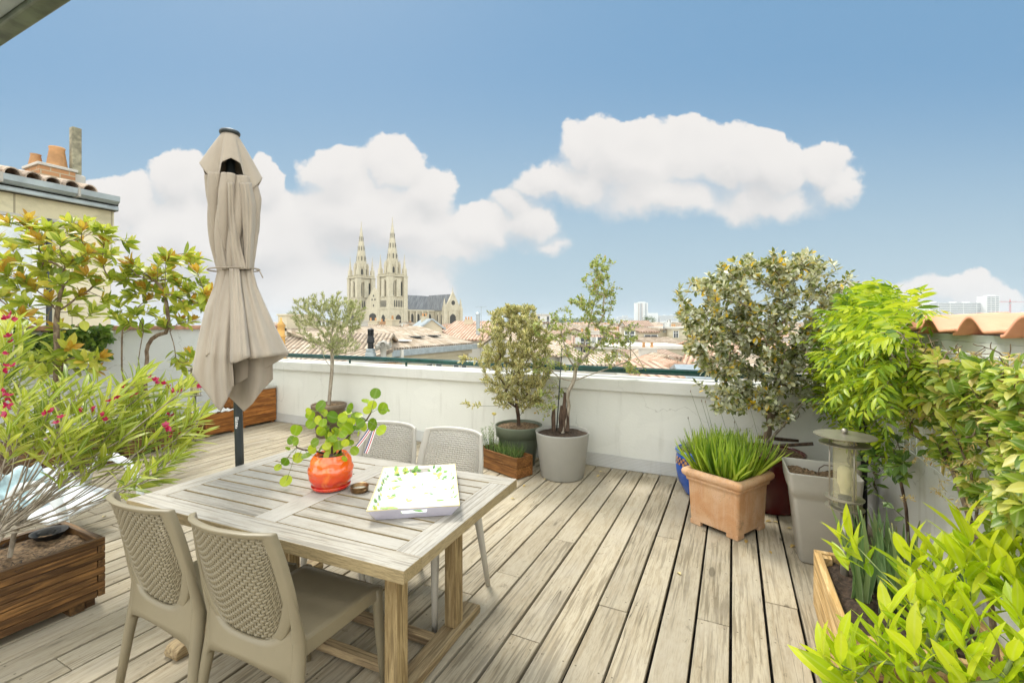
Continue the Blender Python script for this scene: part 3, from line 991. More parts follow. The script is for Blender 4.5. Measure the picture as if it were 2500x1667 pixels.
# ------------------------------------------------------------------ chairs
def chair(mat, label, group):
    th = thing('wicker_chair', label, 'chair', (0, 0, 0), 0, group)

    def S(u, v):
        hwid = .205 + .026 * math.sin(PI * min(1, max(0, v * .95 + .08))) - .004 * v
        ye = -.185 - .105 * v - .02 * max(0, v - .8)
        bulge = .052 * (1 - u * u) * (.45 + .55 * v)
        wing = .03 * max(0, abs(u) - .7) * v * 3
        return np.array([hwid * u, ye - bulge + wing * .6, .415 + .435 * v + .012 * v * (1 - abs(u) ** 3)])

    def vb(u):
        return .07 + .38 * (abs(u) / .85) ** 4
    NC, NRW = 23, 33

    def W(a, b):
        u = .87 * (2 * a - 1)
        v = vb(u) - .01 + (.965 - vb(u)) * b
        return S(u, v)
    mb = MB()
    NS = NC * 4
    for r_ in range(NRW):
        b_ = (r_ + .5) / NRW
        vs, fs = [], []
        for i in range(NS + 1):
            a_ = i / NS
            p = W(a_, b_)
            hh = np.linalg.norm(W(a_, min(1, b_ + .5 / NRW)) - W(a_, b_ - .5 / NRW)) * .54
            off = .0026 * math.cos(PI * (NC * a_ + r_))
            nar = .72 + .28 * abs(math.cos(PI * (NC * a_ + r_)))
            for k in range(6):
                an = k * PI / 3
                vs.append(p + np.array([0, off + .0026 * math.cos(an), hh * nar * math.sin(an)]))
        for i in range(NS):
            for k in range(6):
                k2 = (k + 1) % 6
                fs.append((i * 6 + k, i * 6 + k2, (i + 1) * 6 + k2, (i + 1) * 6 + k))
        mb.add(vs, fs)
    for c_ in range(NC + 1):
        a_ = c_ / NC
        vs, fs = [], []
        M2 = NRW * 3
        for j in range(M2 + 1):
            b_ = j / M2
            p = W(a_, b_)
            off = -.0022 * math.cos(PI * (c_ + b_ * NRW - .5))
            for k in range(5):
                an = k * 2 * PI / 5
                vs.append(p + np.array([.0048 * math.cos(an), off + .0022 * math.sin(an), 0]))
        for j in range(M2):
            for k in range(5):
                k2 = (k + 1) % 5
                fs.append((j * 5 + k, j * 5 + k2, (j + 1) * 5 + k2, (j + 1) * 5 + k))
        mb.add(vs, fs)
    mb.build('woven_back', mat, th, smooth=True)
    # frame ring round the weave
    inn, out = [], []
    N1 = 26
    for k in range(N1 + 1):
        u = -.85 + 1.7 * k / N1
        inn.append((u, vb(u))); out.append((u * 1.17, vb(u) - .06 - .02 * (1 - abs(u))))
    for k in range(1, 15):
        v = vb(.85) + (.955 - vb(.85)) * k / 14
        vo = (vb(.85) - .07) + (1.0 - vb(.85) + .07) * k / 14
        inn.append((.85, v)); out.append((.995, vo))
    for k in range(1, N1 + 1):
        u = .85 - 1.7 * k / N1
        inn.append((u, .955)); out.append((u * 1.17, 1.0))
    for k in range(1, 14):
        v = .955 + (vb(.85) - .955) * k / 14
        vo = 1.0 + (vb(.85) - .07 - 1.0) * k / 14
        inn.append((-.85, v)); out.append((-.995, vo))
    n = len(inn)
    vs = []
    for q, (I, O) in enumerate(zip(inn, out)):
        pi_, po = S(*I), S(*O)
        mid = (pi_ + po) / 2
        dv = np.array([0, .013, 0])
        vs += [pi_ - dv * .6, po - dv, po + dv, pi_ + dv * .6]
    fs = []
    for q in range(n):
        q2 = (q + 1) % n
        for e in range(4):
            fs.append((q * 4 + e, q * 4 + (e + 1) % 4, q2 * 4 + (e + 1) % 4, q2 * 4 + e))
    MB().add(vs, fs).build('back_frame', mat, th, bevel=.005, seg=2, smooth=True)
    # apron joining back and legs
    def ap(a, b):
        u = 2 * a - 1
        lo = .335 + .045 * (1 - u * u) - .06 * max(0, abs(u) - .85) / .15
        top = .455 + .12 * u ** 4
        return (u * (.205 + .022 * (1 - b)), -.205 - .045 * (1 - u * u) * .5 - .012 * (1 - b), lo + (top - lo) * b)
    MB().grid(ap, 30, 4).build('rear_apron', mat, th, smooth=True, solid=.016)
    # seat
    def st(a, b):
        u = 2 * a - 1
        y = -.215 + .435 * b
        wd_ = .190 + .018 * b
        z = .438 - .010 * (1 - u * u) * math.sin(PI * b) - .02 * max(0, b - .86) ** 2 / .02
        return (u * wd_, y, z)
    mbs = MB().grid(st, 16, 16)
    mbs.build('seat', mat, th, smooth=True, solid=.012)
    ol = [(-.192, -.20), (.192, -.20), (.2105, .215), (-.2105, .215)]
    mb = MB()
    for (a, b) in ((0, 3), (1, 2)):
        p, q = ol[a], ol[b]
        mb.add([(p[0], p[1], .385), (q[0], q[1], .392), (q[0], q[1], .437), (p[0], p[1], .442),
                (p[0] * .93, p[1], .385), (q[0] * .93, q[1], .392), (q[0] * .93, q[1], .432), (p[0] * .93, p[1], .437)],
               [(0, 1, 2, 3), (4, 7, 6, 5), (0, 4, 5, 1), (3, 2, 6, 7), (0, 3, 7, 4), (1, 5, 6, 2)])
    mb.box(-.2105, .2105, .200, .218, .388, .430)
    mb.build('seat_rim', mat, th, bevel=.004)
    for sx in (-1, 1):
        MB().tube([S(sx * .93, .66), S(sx * .95, .5), S(sx * .96, .3), S(sx * .97, .12) + np.array([0, .0, 0]), (sx * .214, -.200, .40), (sx * .228, -.222, .25), (sx * .254, -.250, .001)], [.005, .011, .016, .021, .0225, .0185, .0135], 14).build('leg', mat, th, smooth=True)
        MB().tube([(sx * .195, .195, .432), (sx * .197, .197, .38), (sx * .203, .208, .2), (sx * .212, .222, .001)], [.024, .022, .017, .0125], 14).build('leg', mat, th, smooth=True)
    return th


ca = chair(K['chair'], 'shade-darkened wicker-backed chair nearest the wooden planter box, seen from behind, leftmost at the table', 'wicker chairs round the table')
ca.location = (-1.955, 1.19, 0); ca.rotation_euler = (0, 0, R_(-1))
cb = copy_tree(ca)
cb['label'] = 'shade-darkened wicker chair seen from behind, its seat under the near corner of the table'
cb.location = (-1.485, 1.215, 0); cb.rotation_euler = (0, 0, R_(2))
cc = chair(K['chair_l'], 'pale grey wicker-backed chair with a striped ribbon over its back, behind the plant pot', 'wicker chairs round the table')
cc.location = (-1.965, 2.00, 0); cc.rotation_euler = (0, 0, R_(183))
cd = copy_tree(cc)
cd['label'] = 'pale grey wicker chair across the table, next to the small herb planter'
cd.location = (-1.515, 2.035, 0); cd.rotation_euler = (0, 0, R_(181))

# ------------------------------------------------------------------ things on the table
ac_ = R_(34.9)
tr_ = thing('serving_tray', 'white serving tray printed with lemons and leaves, standing askew on the table', 'tray', (-1.325, 1.715, TZ), ac_)
tm, t = newmat('tray_melamine')
o = t.obj()
a = t.noise(o, 16, 4, .6, .5)
b = t.noise(t.vmath('ADD', o, (3, 3, 3)), 11, 3, .5)
c_ = t.mix(t.math('MULTIPLY', t.sstep(a, .56, .72), .30), (.82, .84, .84), (.58, .70, .62))
c_ = t.mix(t.math('MULTIPLY', t.sstep(b, .60, .74), .35), c_, (.80, .80, .40))
finish(t, c_, .22, None, spec=.6, Coat_Weight=.4)
lil = plain('tray_lilac_outside', (.60, .58, .70), .4, var=.05)
gold = plain('tray_gold_rim', (.72, .62, .34), .4, var=.1)
tw, tl, tf, thh = .148, .242, .034, .052
MB().box(-tw, tw, -tl, tl, .001, .006).build('tray_base', tm, tr_, bevel=.002)
mbi, mbo = MB(), MB()
def side(mbx, off, z0):
    q0 = [(-tw - off, -tl - off), (tw + off, -tl - off), (tw + off, tl + off), (-tw - off, tl + off)]
    q1 = [(x + (tf if x > 0 else -tf), y + (tf if y > 0 else -tf)) for x, y in q0]
    for i in range(4):
        j = (i + 1) % 4
        a, b, c, d2 = q0[i], q0[j], q1[j], q1[i]
        def fn(s_, h_):
            e0 = (a[0] + (b[0] - a[0]) * s_, a[1] + (b[1] - a[1]) * s_)
            e1 = (d2[0] + (c[0] - d2[0]) * s_, d2[1] + (c[1] - d2[1]) * s_)
            return (e0[0] + (e1[0] - e0[0]) * h_, e0[1] + (e1[1] - e0[1]) * h_, z0 + (thh - z0) * h_)
        if i in (0, 2):       # hand slots in the short sides
            NU_, NV_ = 26, 5
            vs = [fn(p / NU_, q / NV_) for q in range(NV_ + 1) for p in range(NU_ + 1)]
            fs = []
            for q in range(NV_):
                for p in range(NU_):
                    if 2 <= q <= 3 and 9 <= p <= 16: continue
                    fs.append((q * (NU_ + 1) + p, q * (NU_ + 1) + p + 1, (q + 1) * (NU_ + 1) + p + 1, (q + 1) * (NU_ + 1) + p))
            mbx.add(vs, fs)
        else:
            mbx.grid(fn, 8, 3)
side(mbi, 0, .006)
side(mbo, .0035, .001)
mbi.build('tray_side', tm, tr_)
mbo.build('tray_outside', lil, tr_)
ex = tw + tf + .002; ey = tl + tf + .002
MB().tube([(-ex, -ey, thh), (ex, -ey, thh), (ex, ey, thh), (-ex, ey, thh)], .0032, 6, closed=True).build('tray_rim', gold, tr_)
P, D, N, S_, RN = [], [], [], [], []
lf = leafmat('print_green', [(0, (.05, .20, .03)), (.4, (.20, .42, .07)), (.7, (.45, .62, .20)), (.8, (.80, .72, .04)), (1, (.88, .82, .25))], .35, 0.0, vein=.2)
for (x, y, n_) in [(-.12, .21, 7), (.11, .21, 8), (-.12, .10, 4), (-.125, -.02, 4), (-.12, -.14, 5), (-.09, -.21, 4), (0, -.2, 2), (.1, -.19, 3), (0, .12, 2), (.05, .0, 2), (-.04, -.08, 2), (.11, .06, 2), (.1, -.08, 2)]:
    for q in range(n_):
        an = rnd.random() * 6.28
        P.append((x + rnd.uniform(-.018, .018), y + rnd.uniform(-.018, .018), .0068 + .0002 * q)); D.append((math.cos(an), math.sin(an), 0)); N.append((0, 0, 1))
        S_.append(rnd.uniform(.022, .042)); RN.append(rnd.random())
for q in range(46):      # printed leaves and lemons on the inner sides
    s_ = rnd.choice((-1, 1, -1)); yy = rnd.uniform(-tl * .9, tl * .95); h_ = rnd.uniform(.25, .75)
    P.append((s_ * (tw + tf * h_ - .0012), yy, .006 + .046 * h_ + .0008)); D.append((rnd.uniform(-.2, .2) * tf * 8 * 0 + s_ * tf * rnd.uniform(-.4, .6), .05 * rnd.choice((-1, 1)), .046 * rnd.uniform(-.4, .6)))
    dd = np.array(D[-1]); nn = unit(np.array([-s_ * .046, 0, tf])); dd = dd - nn * np.dot(dd, nn); D[-1] = dd
    N.append(nn); S_.append(rnd.uniform(.016, .03)); RN.append(rnd.random())
for q in range(26):
    xx_ = rnd.uniform(-tw * .85, tw * .85); h_ = rnd.uniform(.25, .7)
    nn = unit(np.array([0, -.046, tf])); dd = np.array([rnd.uniform(-1, 1), 0, rnd.uniform(-.5, .8)]); dd = dd - nn * np.dot(dd, nn)
    P.append((xx_, tl + tf * h_ - .0012, .006 + .046 * h_ + .0008)); D.append(dd); N.append(nn); S_.append(rnd.uniform(.018, .036)); RN.append(rnd.random())
leaves('lemon_print', P, D, N, S_, leaf_tmpl(.52, 0, 0, .45), lf, tr_, RN)

# tin ashtray
t_ = thing('ashtray', 'small round tarnished tin ashtray beside the orange pot', 'ashtray', (-1.605, 1.637, TZ), .3)
brz = plain('tarnished_tin', (.22, .13, .055), .35, metal=.7, var=.3, scale=25, dirt=(.09, .08, .05))
MB().lathe([(.001, .001), (.038, .001), (.041, .006), (.042, .026), (.044, .028), (.0425, .029), (.040, .026), (.038, .010), (.001, .010)], 36).build('bowl', brz, t_, smooth=True)
MB().lathe([(.001, .0125), (.037, .0122)], 24).build('ash', plain('grey_ash', (.33, .32, .26), .95, var=.5, scale=90), t_)
MB().tube([(.030, -.033, .014), (.040, -.040, .018), (.048, -.034, .022), (.050, -.026, .020), (.044, -.018, .014)], .0018, 6).build('clasp', brz, t_, smooth=True)

# orange glazed pot and its plant
pt = thing('flower_pot', 'glossy orange-red glazed pot with leaf relief on a matching saucer, on the table', 'flower pot', (-1.764, 1.611, TZ), .4)
def potf(a, b):
    z = .018 + .150 * b
    rr = .068 + .040 * math.sin(PI * (.12 + .72 * b)) ** 1.0 - .012 * b
    th_ = a * 2 * PI
    # overlapping petal relief
    rel = 0
    for k in range(3):
        q = (b * 3.2 - k * .95)
        ph = math.cos(th_ * 4 + k * 2.2)
        edge = q - .35 * abs(ph)
        rel += .0045 * max(0, 1 - abs(edge - .5) * 2.2)
    rr += rel
    return (rr * math.cos(th_), rr * math.sin(th_), z)
MB().grid(potf, 96, 40, wrap=True).lathe([(.074, .168), (.070, .166), (.062, .15), (.06, .12)], 48).build('pot', K['pot_orange'], pt, smooth=True, recalc=False)
MB().lathe([(.001, .002), (.072, .002), (.086, .008), (.092, .022), (.089, .024), (.082, .014), (.06, .010), (.001, .010)], 48).build('saucer', K['pot_orange'], pt, smooth=True)
MB().lathe([(.001, .150), (.064, .149)], 24).build('soil', K['soil'], pt)

# ribbon on the chair back
rb = thing('ribbon', 'blue, white and red striped ribbon looped over the back of the left grey chair', 'ribbon', (-2.06, 2.30, 0))
rm, t = newmat('tricolour_ribbon')
f = t.attr()
c_ = t.ramp(f, [(0, (.015, .03, .16)), (.30, (.015, .03, .16)), (.31, (.80, .78, .76)), (.50, (.80, .78, .76)), (.51, (.48, .015, .05)), (.7, (.48, .015, .05)), (.71, (.80, .78, .76)), (1, (.80, .78, .76))])
t.t.nodes[-1].color_ramp.interpolation = 'CONSTANT' if hasattr(t.t.nodes[-1], 'color_ramp') else 'LINEAR'
finish(t, c_, .6, None, spec=.3)
for k, (a, b) in enumerate([((904, 1046), (868, 1094)), ((914, 1047), (893, 1106))]):
    A, B = at(a[0], a[1], 2.80 - .02 * k), at(b[0], b[1], 2.735 - .02 * k)
    A -= np.array(rb.location); B -= np.array(rb.location)
    mb = MB()
    ax = unit(np.cross(B - A, FW)) * .011
    sl = 8
    for s_ in range(sl):
        e0, e1 = -1 + 2 * s_ / sl, -1 + 2 * (s_ + 1) / sl
        def fr(u_, v_, e0=e0, e1=e1):
            p = A + (B - A) * v_ + ax * (e0 + (e1 - e0) * u_) + np.array([0, 0, -.006 * math.sin(PI * v_)])
            return p
        mb.grid(fr, 1, 8, r=(s_ + .5) / sl)
    mb.build('ribbon_strap', rm, rb, recalc=False, solid=.001)

# ------------------------------------------------------------------ parasol
U0 = at(594, 790, 2.63); U0[2] = 0
um = thing('parasol', 'tall closed taupe parasol tied round the middle, standing beside the table', 'parasol', U0)
UT = 2.63
def uz(y): return EYE + UT * (HOR - y) / F_PX
def axis_pt(z): return RT * (-.030 * z)
E2 = unit(np.array([U0[0], U0[1], 0])); E1 = np.array([E2[1], -E2[0], 0]); CPH = float(E2 @ FW)
base = MB()
base.sqlathe([(.001, .055), (.20, .055), (.23, .045), (.23, .002)], .03)
base.build('base', K['black'], um)
MB().tube([axis_pt(z) + np.array([0, 0, z]) for z in (.05, 1.2, 2.585)], .0225, 20).build('pole', K['pole'], um, smooth=True)
stk = plain('white_sticker', (.70, .70, .68), .5)
q = axis_pt(1.0)
MB().grid(lambda a, b: tuple(q + (RT * math.sin(-.1 + a * .75) - FW * math.cos(-.1 + a * .75)) * .0232 + np.array([0, 0, .90 + b * .065])), 6, 1).build('sticker', stk, um)
txm = plain('sticker_print', (.05, .05, .06), .5)
mb = MB()
for r_ in range(6):
    for c2 in range(3):
        if rnd.random() < .75:
            a0 = .02 + c2 * .18
            z0 = .905 + r_ * .0098
            mb.grid(lambda a, b, a0=a0, z0=z0: tuple(q + (RT * math.sin(a0 + a * .13) - FW * math.cos(a0 + a * .13)) * .0236 + np.array([0, 0, z0 + b * .006])), 2, 1)
mb.build('sticker_print', txm, um)
YS = [438, 480, 520, 560, 600, 640, 660, 700, 750, 800, 860, 905, 950, 1005]
LE = [62, 62, 60, 58, 54, 47, 42, 52, 68, 84, 98, 108, 94, 50]
RI = [64, 74, 72, 67, 57, 50, 48, 58, 82, 108, 138, 120, 98, 44]
def li(y, A): return float(np.interp(y, YS, A))
HT = [-180, -160, -135, -115, -100, -88, -70, -45, -20, 0, 15, 35, 60, 75, 95, 120, 150, 180]
HY = [880, 870, 860, 850, 850, 850, 850, 850, 845, 845, 855, 890, 930, 940, 930, 930, 910, 880]
def canopy(a, b, y_top=436, inner=0.0):
    th_ = -PI + a * 2 * PI
    deg = math.degrees(th_)
    hem = float(np.interp(deg, HT, HY))
    y = y_top + (hem - y_top) * b
    r_l, r_r = li(y, LE), li(y, RI)
    cs = math.cos(th_)
    R = (r_r if cs > 0 else r_l) * abs(cs) ** 1.0 + (r_l + r_r) * .46 * (1 - abs(cs))
    R = math.sqrt(((r_r if cs > 0 else r_l) * cs) ** 2 + ((r_l + r_r) * .46 * math.sin(th_)) ** 2)
    tw_ = (y - 660) * .0030
    lowr = min(1, max(0, (y - 680) / 110))
    c1 = abs(math.cos(4 * (th_ + tw_ * (1.0 if y < 660 else 0)) + (1 - lowr) * (.5 + .5 * math.sin(y * .011))))
    c2_ = abs(math.cos(5.5 * th_ + 1.3 - y * .006))
    depth = .36 if y < 640 else .24 + .20 * min(1, max(0, (y - 660) / 160))
    if abs(y - 660) < 30: depth *= .45 + .55 * abs(y - 660) / 30
    fold = 1.03 - depth * (1 - c1 ** .42) - .10 * (1 - c2_ ** .5)
    # one long overlapping pleat facing the table
    pl = math.exp(-((deg + 78) / 16) ** 2) * min(1, max(0, (y - 640) / 120))
    fold = max(.50, fold - .12 * pl)
    if y > 660: R *= .86 if math.sin(th_) < .2 else .95
    rr = R * fold * UT * CPH / F_PX
    z = uz(y)
    return tuple(axis_pt(z) + E1 * (rr * math.cos(th_)) + E2 * (rr * math.sin(th_)) + np.array([0, 0, z]))
MB().grid(canopy, 240, 90, wrap=True).build('canopy', K['fabric'], um, smooth=True, recalc=False, solid=.002)
def IP(pairs, y):
    return float(np.interp(y, [p[0] for p in pairs], [p[1] for p in pairs]))


def gore(nm, L_, R_s, y0, hem, dep, nu=26, nv=40, mat='fabric', pipe=True):
    """one hanging panel of cloth: edges and hem as rows/columns of the photo, dep(a, y) = metres towards the viewer"""
    def f(a, b):
        y = y0 + (IP(hem, a) - y0) * b
        x = IP(L_, y) + (IP(R_s, y) - IP(L_, y)) * a
        p = at(x, y, UT - dep(a, y) - .004 * math.sin(a * 19 + y * .013) - .003 * math.sin(y * .05 + a * 7))
        return tuple(p - np.array(U0))
    MB().grid(f, nu, nv).build(nm, K[mat], um, smooth=True, recalc=False, solid=.003)
    for a_ in ((1.0, .0) if pipe else (.0, 1.0)):
        MB().tube([np.array(f(a_, j / 24)) for j in range(25)], .0018, 5).build('seam', K['fabric_dark'], um, smooth=True)
    if pipe:
        MB().tube([np.array(f(i / 24, 1.0)) for i in range(25)], .0022, 5).build('hem', K['fabric_dark'], um, smooth=True)


kk = lambda y: min(1.0, max(0.0, (y - 655) / 210.))
gore('canopy_panel', [(660, 534), (700, 522), (750, 502), (800, 490), (873, 475), (914, 469), (1004, 480)], [(660, 567), (873, 566), (938, 571), (1004, 575)], 656,
     [(0, 914), (.3, 958), (.5, 990), (.62, 1004), (.8, 975), (1, 938)], lambda a, y: .03 + .035 * math.sin(a * PI / 2) + kk(y) * (.16 * math.sin(min(1, a * 1.1) * PI / 2) ** .8 + .028 * math.sin(a * PI * 3.2) ** 2))
gore('canopy_panel', [(655, 580), (750, 588), (873, 604)], [(655, 616), (700, 628), (750, 650), (800, 673), (863, 706)], 656,
     [(0, 876), (.4, 872), (1, 862)], lambda a, y: .065 - .05 * a + kk(y) * (.17 * math.cos(a * PI / 2) ** .8 + .02 * math.sin(a * PI * 2.5) ** 2))
gore('canopy_panel', [(655, 560), (750, 563), (884, 562)], [(655, 584), (700, 589), (750, 596), (800, 603), (873, 612)], 656,
     [(0, 886), (.3, 884), (.7, 876), (1, 870)], lambda a, y: .075 + kk(y) * .165 + (.022 + .045 * kk(y)) * math.sin(a * PI) ** .45)
gore('canopy_underside', [(850, 566), (940, 572)], [(850, 690), (866, 704)], 846,
     [(0, 940), (.35, 915), (.7, 890), (1, 866)], lambda a, y: .10 * (1 - a) + .02 * math.sin(a * PI))
gore('canopy_lobe', [(870, 560), (964, 552), (1004, 556)], [(860, 664), (928, 666), (1004, 650)], 855,
     [(0, 962), (.2, 982), (.42, 1004), (.62, 985), (.82, 950), (1, 925)], lambda a, y: .045 + .05 * math.sin(a * PI) ** 2 + .015 * math.sin(a * 12))
gore('canopy_fold', [(440, 549), (520, 551), (600, 556), (662, 566)], [(440, 571), (520, 575), (600, 588), (662, 604)], 446,
     [(0, 657), (1, 657)], lambda a, y: .085 + .035 * math.sin(a * PI) ** .7 - .00012 * (y - 446), pipe=False)
gore('canopy_fold', [(440, 583), (520, 590), (600, 596), (662, 597)], [(440, 612), (500, 624), (560, 622), (662, 614)], 446,
     [(0, 657), (1, 657)], lambda a, y: .07 + .045 * math.sin(a * PI) ** .7 - .05 * a - .0001 * (y - 446), pipe=False)
gore('canopy_fold', [(440, 504), (505, 509), (600, 522), (662, 537)], [(440, 540), (520, 548), (600, 552), (662, 560)], 430,
     [(0, 657), (1, 657)], lambda a, y: .03 + .05 * math.sin(a * PI) ** .7 + .03 * a, pipe=False)
# vent cap
CT = [-180, -150, -130, -114, -88, -62, -44, -28, 0, 40, 90, 140, 180]
CY = [409, 442, 474, 412, 399, 408, 472, 452, 424, 470, 430, 470, 414]
CR = [74, 64, 54, 52, 50, 54, 60, 70, 78, 60, 62, 58, 67]
def cap(a, b):
    th_ = -PI + a * 2 * PI
    deg = math.degrees(th_)
    hem = float(np.interp(deg, CT, CY))
    y = 330 + (hem - 330) * b
    R1 = float(np.interp(deg, CT, CR))
    R = 20 + (R1 - 20) * ((y - 330) / (hem - 330)) ** .92
    R *= 1 - .10 * (1 - abs(math.cos(2 * th_ + .2)) ** .6) * b
    rr = R * UT * CPH / F_PX
    z = uz(y)
    return tuple(axis_pt(z) + E1 * rr * math.cos(th_) + E2 * rr * math.sin(th_) + np.array([0, 0, z]))
MB().grid(cap, 160, 30, wrap=True).build('vent_cap', K['fabric'], um, smooth=True, recalc=False, solid=.002)
MB().lathe([(.001, .016), (.050, .012), (.054, .004), (.052, -.006), (.001, -.008)], 32, c=tuple(axis_pt(uz(326)) + np.array([0, 0, uz(326)]))).build('finial', K['pole'], um, smooth=True)
MB().tube([axis_pt(2.3) + np.array([0, 0, z]) for z in (2.20, 2.36)], .048, 20).build('hub', K['black'], um, smooth=True)
mb = MB()
zt = uz(659)
pts = []
for k in range(40):
    th_ = 2 * PI * k / 40
    R = math.sqrt(((50 if math.cos(th_) > 0 else 44) * math.cos(th_)) ** 2 + (64 * math.sin(th_)) ** 2) * UT / F_PX
    zz = zt - .010 * math.cos(th_ + 2.6)
    pts.append(axis_pt(zz) + RT * R * math.cos(th_) + FW * R * math.sin(th_) + np.array([0, 0, zz]))
mb.tube(pts, .0042, 8, closed=True)
e = pts[0]
mb.tube([e, e + RT * .03 + np.array([0, 0, -.015]), e + RT * .055 - FW * .01 + np.array([0, 0, -.055])], .003, 6)
mb.build('tie_cord', K['fabric_dark'], um, smooth=True)


# ------------------------------------------------------------------ pots and planters
def slat_box(name, label, cat, cx, cy, w_, d_, h, rz, mats, rows=3, feet=.03, group=None, fill='soil', fz=.04, post=True, thick=.022, hot=0):
    th = thing(name, label, cat, (cx, cy, 0), rz, group)
    sh = (h - feet) / rows
    my, mx_ = mats
    A2, B2 = {-1: MB(), 1: MB()}, {-1: MB(), 1: MB()}
    hw_, hd_ = w_ / 2, d_ / 2
    for i in range(rows):
        z0, z1 = feet + i * sh + .002, feet + (i + 1) * sh - .002
        e = thick if i % 2 else 0
        for s in (-1, 1):
            X0, X1 = sorted((s * hw_, s * (hw_ - thick)))
            A2[s].box(X0, X1, -hd_ + e, hd_ - e, z0, z1)
            Y0, Y1 = sorted((s * hd_, s * (hd_ - thick)))
            B2[s].box(-hw_ + (thick - e) + .0008, hw_ - (thick - e) - .0008, Y0, Y1, z0, z1)
    for s in (-1, 1):
        A2[s].build('side_boards', my, th, bevel=.003)
        B2[s].build('end_boards', mx_, th, bevel=.003)
    for sx in (-1, 1):
        for sy in (-1, 1):
            q = thick + .001
            x0, x1 = sorted((sx * (hw_ - q), sx * (hw_ - q - .04)))
            y0, y1 = sorted((sy * (hd_ - q), sy * (hd_ - q - .04)))
            MB().box(x0, x1, y0, y1, .001, h - .01).build('corner_post', my, th)
    mb = MB()
    iw, idp = hw_ - thick - .002, hd_ - thick - .002
    mb.grid(lambda u_, v_: (-iw + 2 * iw * u_, -idp + 2 * idp * v_, h - fz + .012 * math.sin(u_ * 23 + v_ * 9) * math.sin(v_ * 17 + 1) + NR.rand() * .006), 34, 34)
    mb.build(fill, K.get(fill, K['soil']), th, smooth=False)
    return th


# foreground planter: boards run along Y
t_ = thing('planter_box', 'large dark stained wooden planter holding the oleander, bottom left', 'planter', (-3.27, .70, 0), 0, 'wooden planter boxes')
bh_ = .0385
a, b, c2 = MB(), MB(), MB()
PX0, PX1, PY0, PY1 = -.235, .235, -.60, .545
for i in range(8):
    z0 = .050 + i * bh_
    z1 = z0 + bh_ - .0025
    long_ = i % 2 == 1
    ext = 0.0 if long_ else -.034
    a.box(PX1 - .03, PX1, PY0 - ext, PY1 + ext, z0, z1)
    a.box(PX0, PX0 + .03, PY0 - ext, PY1 + ext, z0, z1)
    for s, be in ((PY0, b), (PY1 - .03, c2)):
        be.box(PX0 + (.031 if long_ else 0), PX1 - (.031 if long_ else 0), s, s + .03, z0, z1)
a.build('side_boards', K['planter_brown'], t_, bevel=.003)
b.build('end_boards', K['planter_brown_x'], t_, bevel=.003)
c2.build('end_boards', K['planter_brown_x'], t_, bevel=.003)
for sx in (PX0 + .032, PX1 - .072):
    for sy in (PY0 + .032, PY1 - .072):
        MB().box(sx, sx + .04, sy, sy + .04, .001, .33).build('corner_post', K['planter_brown'], t_)
MB().box(PX0 + .02, PX1 - .02, PY0 + .05, PY0 + .10, .001, .049).box(PX0 + .02, PX1 - .02, PY1 - .14, PY1 - .08, .001, .049).build('foot', K['planter_brown_x'], t_)
MB().grid(lambda u_, v_: (PX0 + .032 + u_ * .40, PY0 + .032 + v_ * 1.08, .315 + .012 * math.sin(u_ * 9) * math.sin(v_ * 23) + NR.rand() * .008), 26, 60).build('soil', K['mulch'], t_)
# black root-net round the rim and a hose tray
mb = MB()
for q in range(110):
    y = rnd.uniform(PY0 + .04, PY1 - .05); x = rnd.choice([PX0 + .05, PX0 + .09, PX1 - .06]) + rnd.uniform(-.03, .03)
    pts = [(x, y, .325)]
    for e in range(4):
        pts.append((pts[-1][0] + rnd.uniform(-.025, .025), pts[-1][1] + rnd.uniform(-.03, .03), .325 + rnd.random() * .03))
    mb.tube(pts, .0011, 4)
mb.build('netting', K['black'], t_)
th = t_
MB().lathe([(.001, .30), (.05, .30), (.075, .335), (.080, .338), (.072, .335), (.05, .305)], 28, c=(-.12, .44, .02)).build('black_tray', K['black'], t_, smooth=True)

slat_box('planter_box', 'low honey-coloured wooden planter filled with white pebbles, left of the parasol pole', 'planter', -6.43, 3.82, .44, .43, .30, 0, (K['planter_orange'], K['planter_orange']), 3, group='wooden planter boxes', fill='stones', fz=-.004)
bx = slat_box('planter_box', 'tall orange-stained wooden box with a pale lid in the far left corner', 'planter', -6.535, 4.43, .46, .54, .52, 0, (K['planter_orange'], K['planter_orange']), 4, group='wooden planter boxes')
MB().box(-.27, .25, -.28, .27, .521, .545).build('lid', K['pot_taupe'], bx, bevel=.004)
slat_box('planter_box', 'brown wooden planter at the foot of the left magnolia', 'planter', -6.28, 2.20, .55, .72, .33, 0, (K['planter_brown'], K['planter_brown_x']), 4, group='wooden planter boxes')
slat_box('planter_box', 'brown wooden planter under the three-stemmed magnolia', 'planter', -6.30, 2.98, .50, .66, .33, 0, (K['planter_brown'], K['planter_brown_x']), 4, group='wooden planter boxes')
slat_box('planter_box', 'small two-board wooden planter of herbs in front of the dark green pot', 'planter', -2.105, 4.155, .60, .215, .205, R_(-21.5), (K['planter_small'], K['planter_small']), 2, feet=.004, group='wooden planter boxes', thick=.014)
slat_box('planter_box', 'new pale pine planter with irises at the foot of the right wall', 'planter', .645, 2.52, .52, .74, .30, 0, (K['pine'], K['pine']), 2, feet=.004, group='wooden planter boxes', thick=.032, fz=.05)
slat_box('planter_box', 'brown pine planter under the lime-green shrub, bottom right', 'planter', .645, 1.50, .52, 1.10, .24, 0, (K['pine'], K['planter_brown_x']), 2, feet=.004, group='wooden planter boxes', thick=.032)

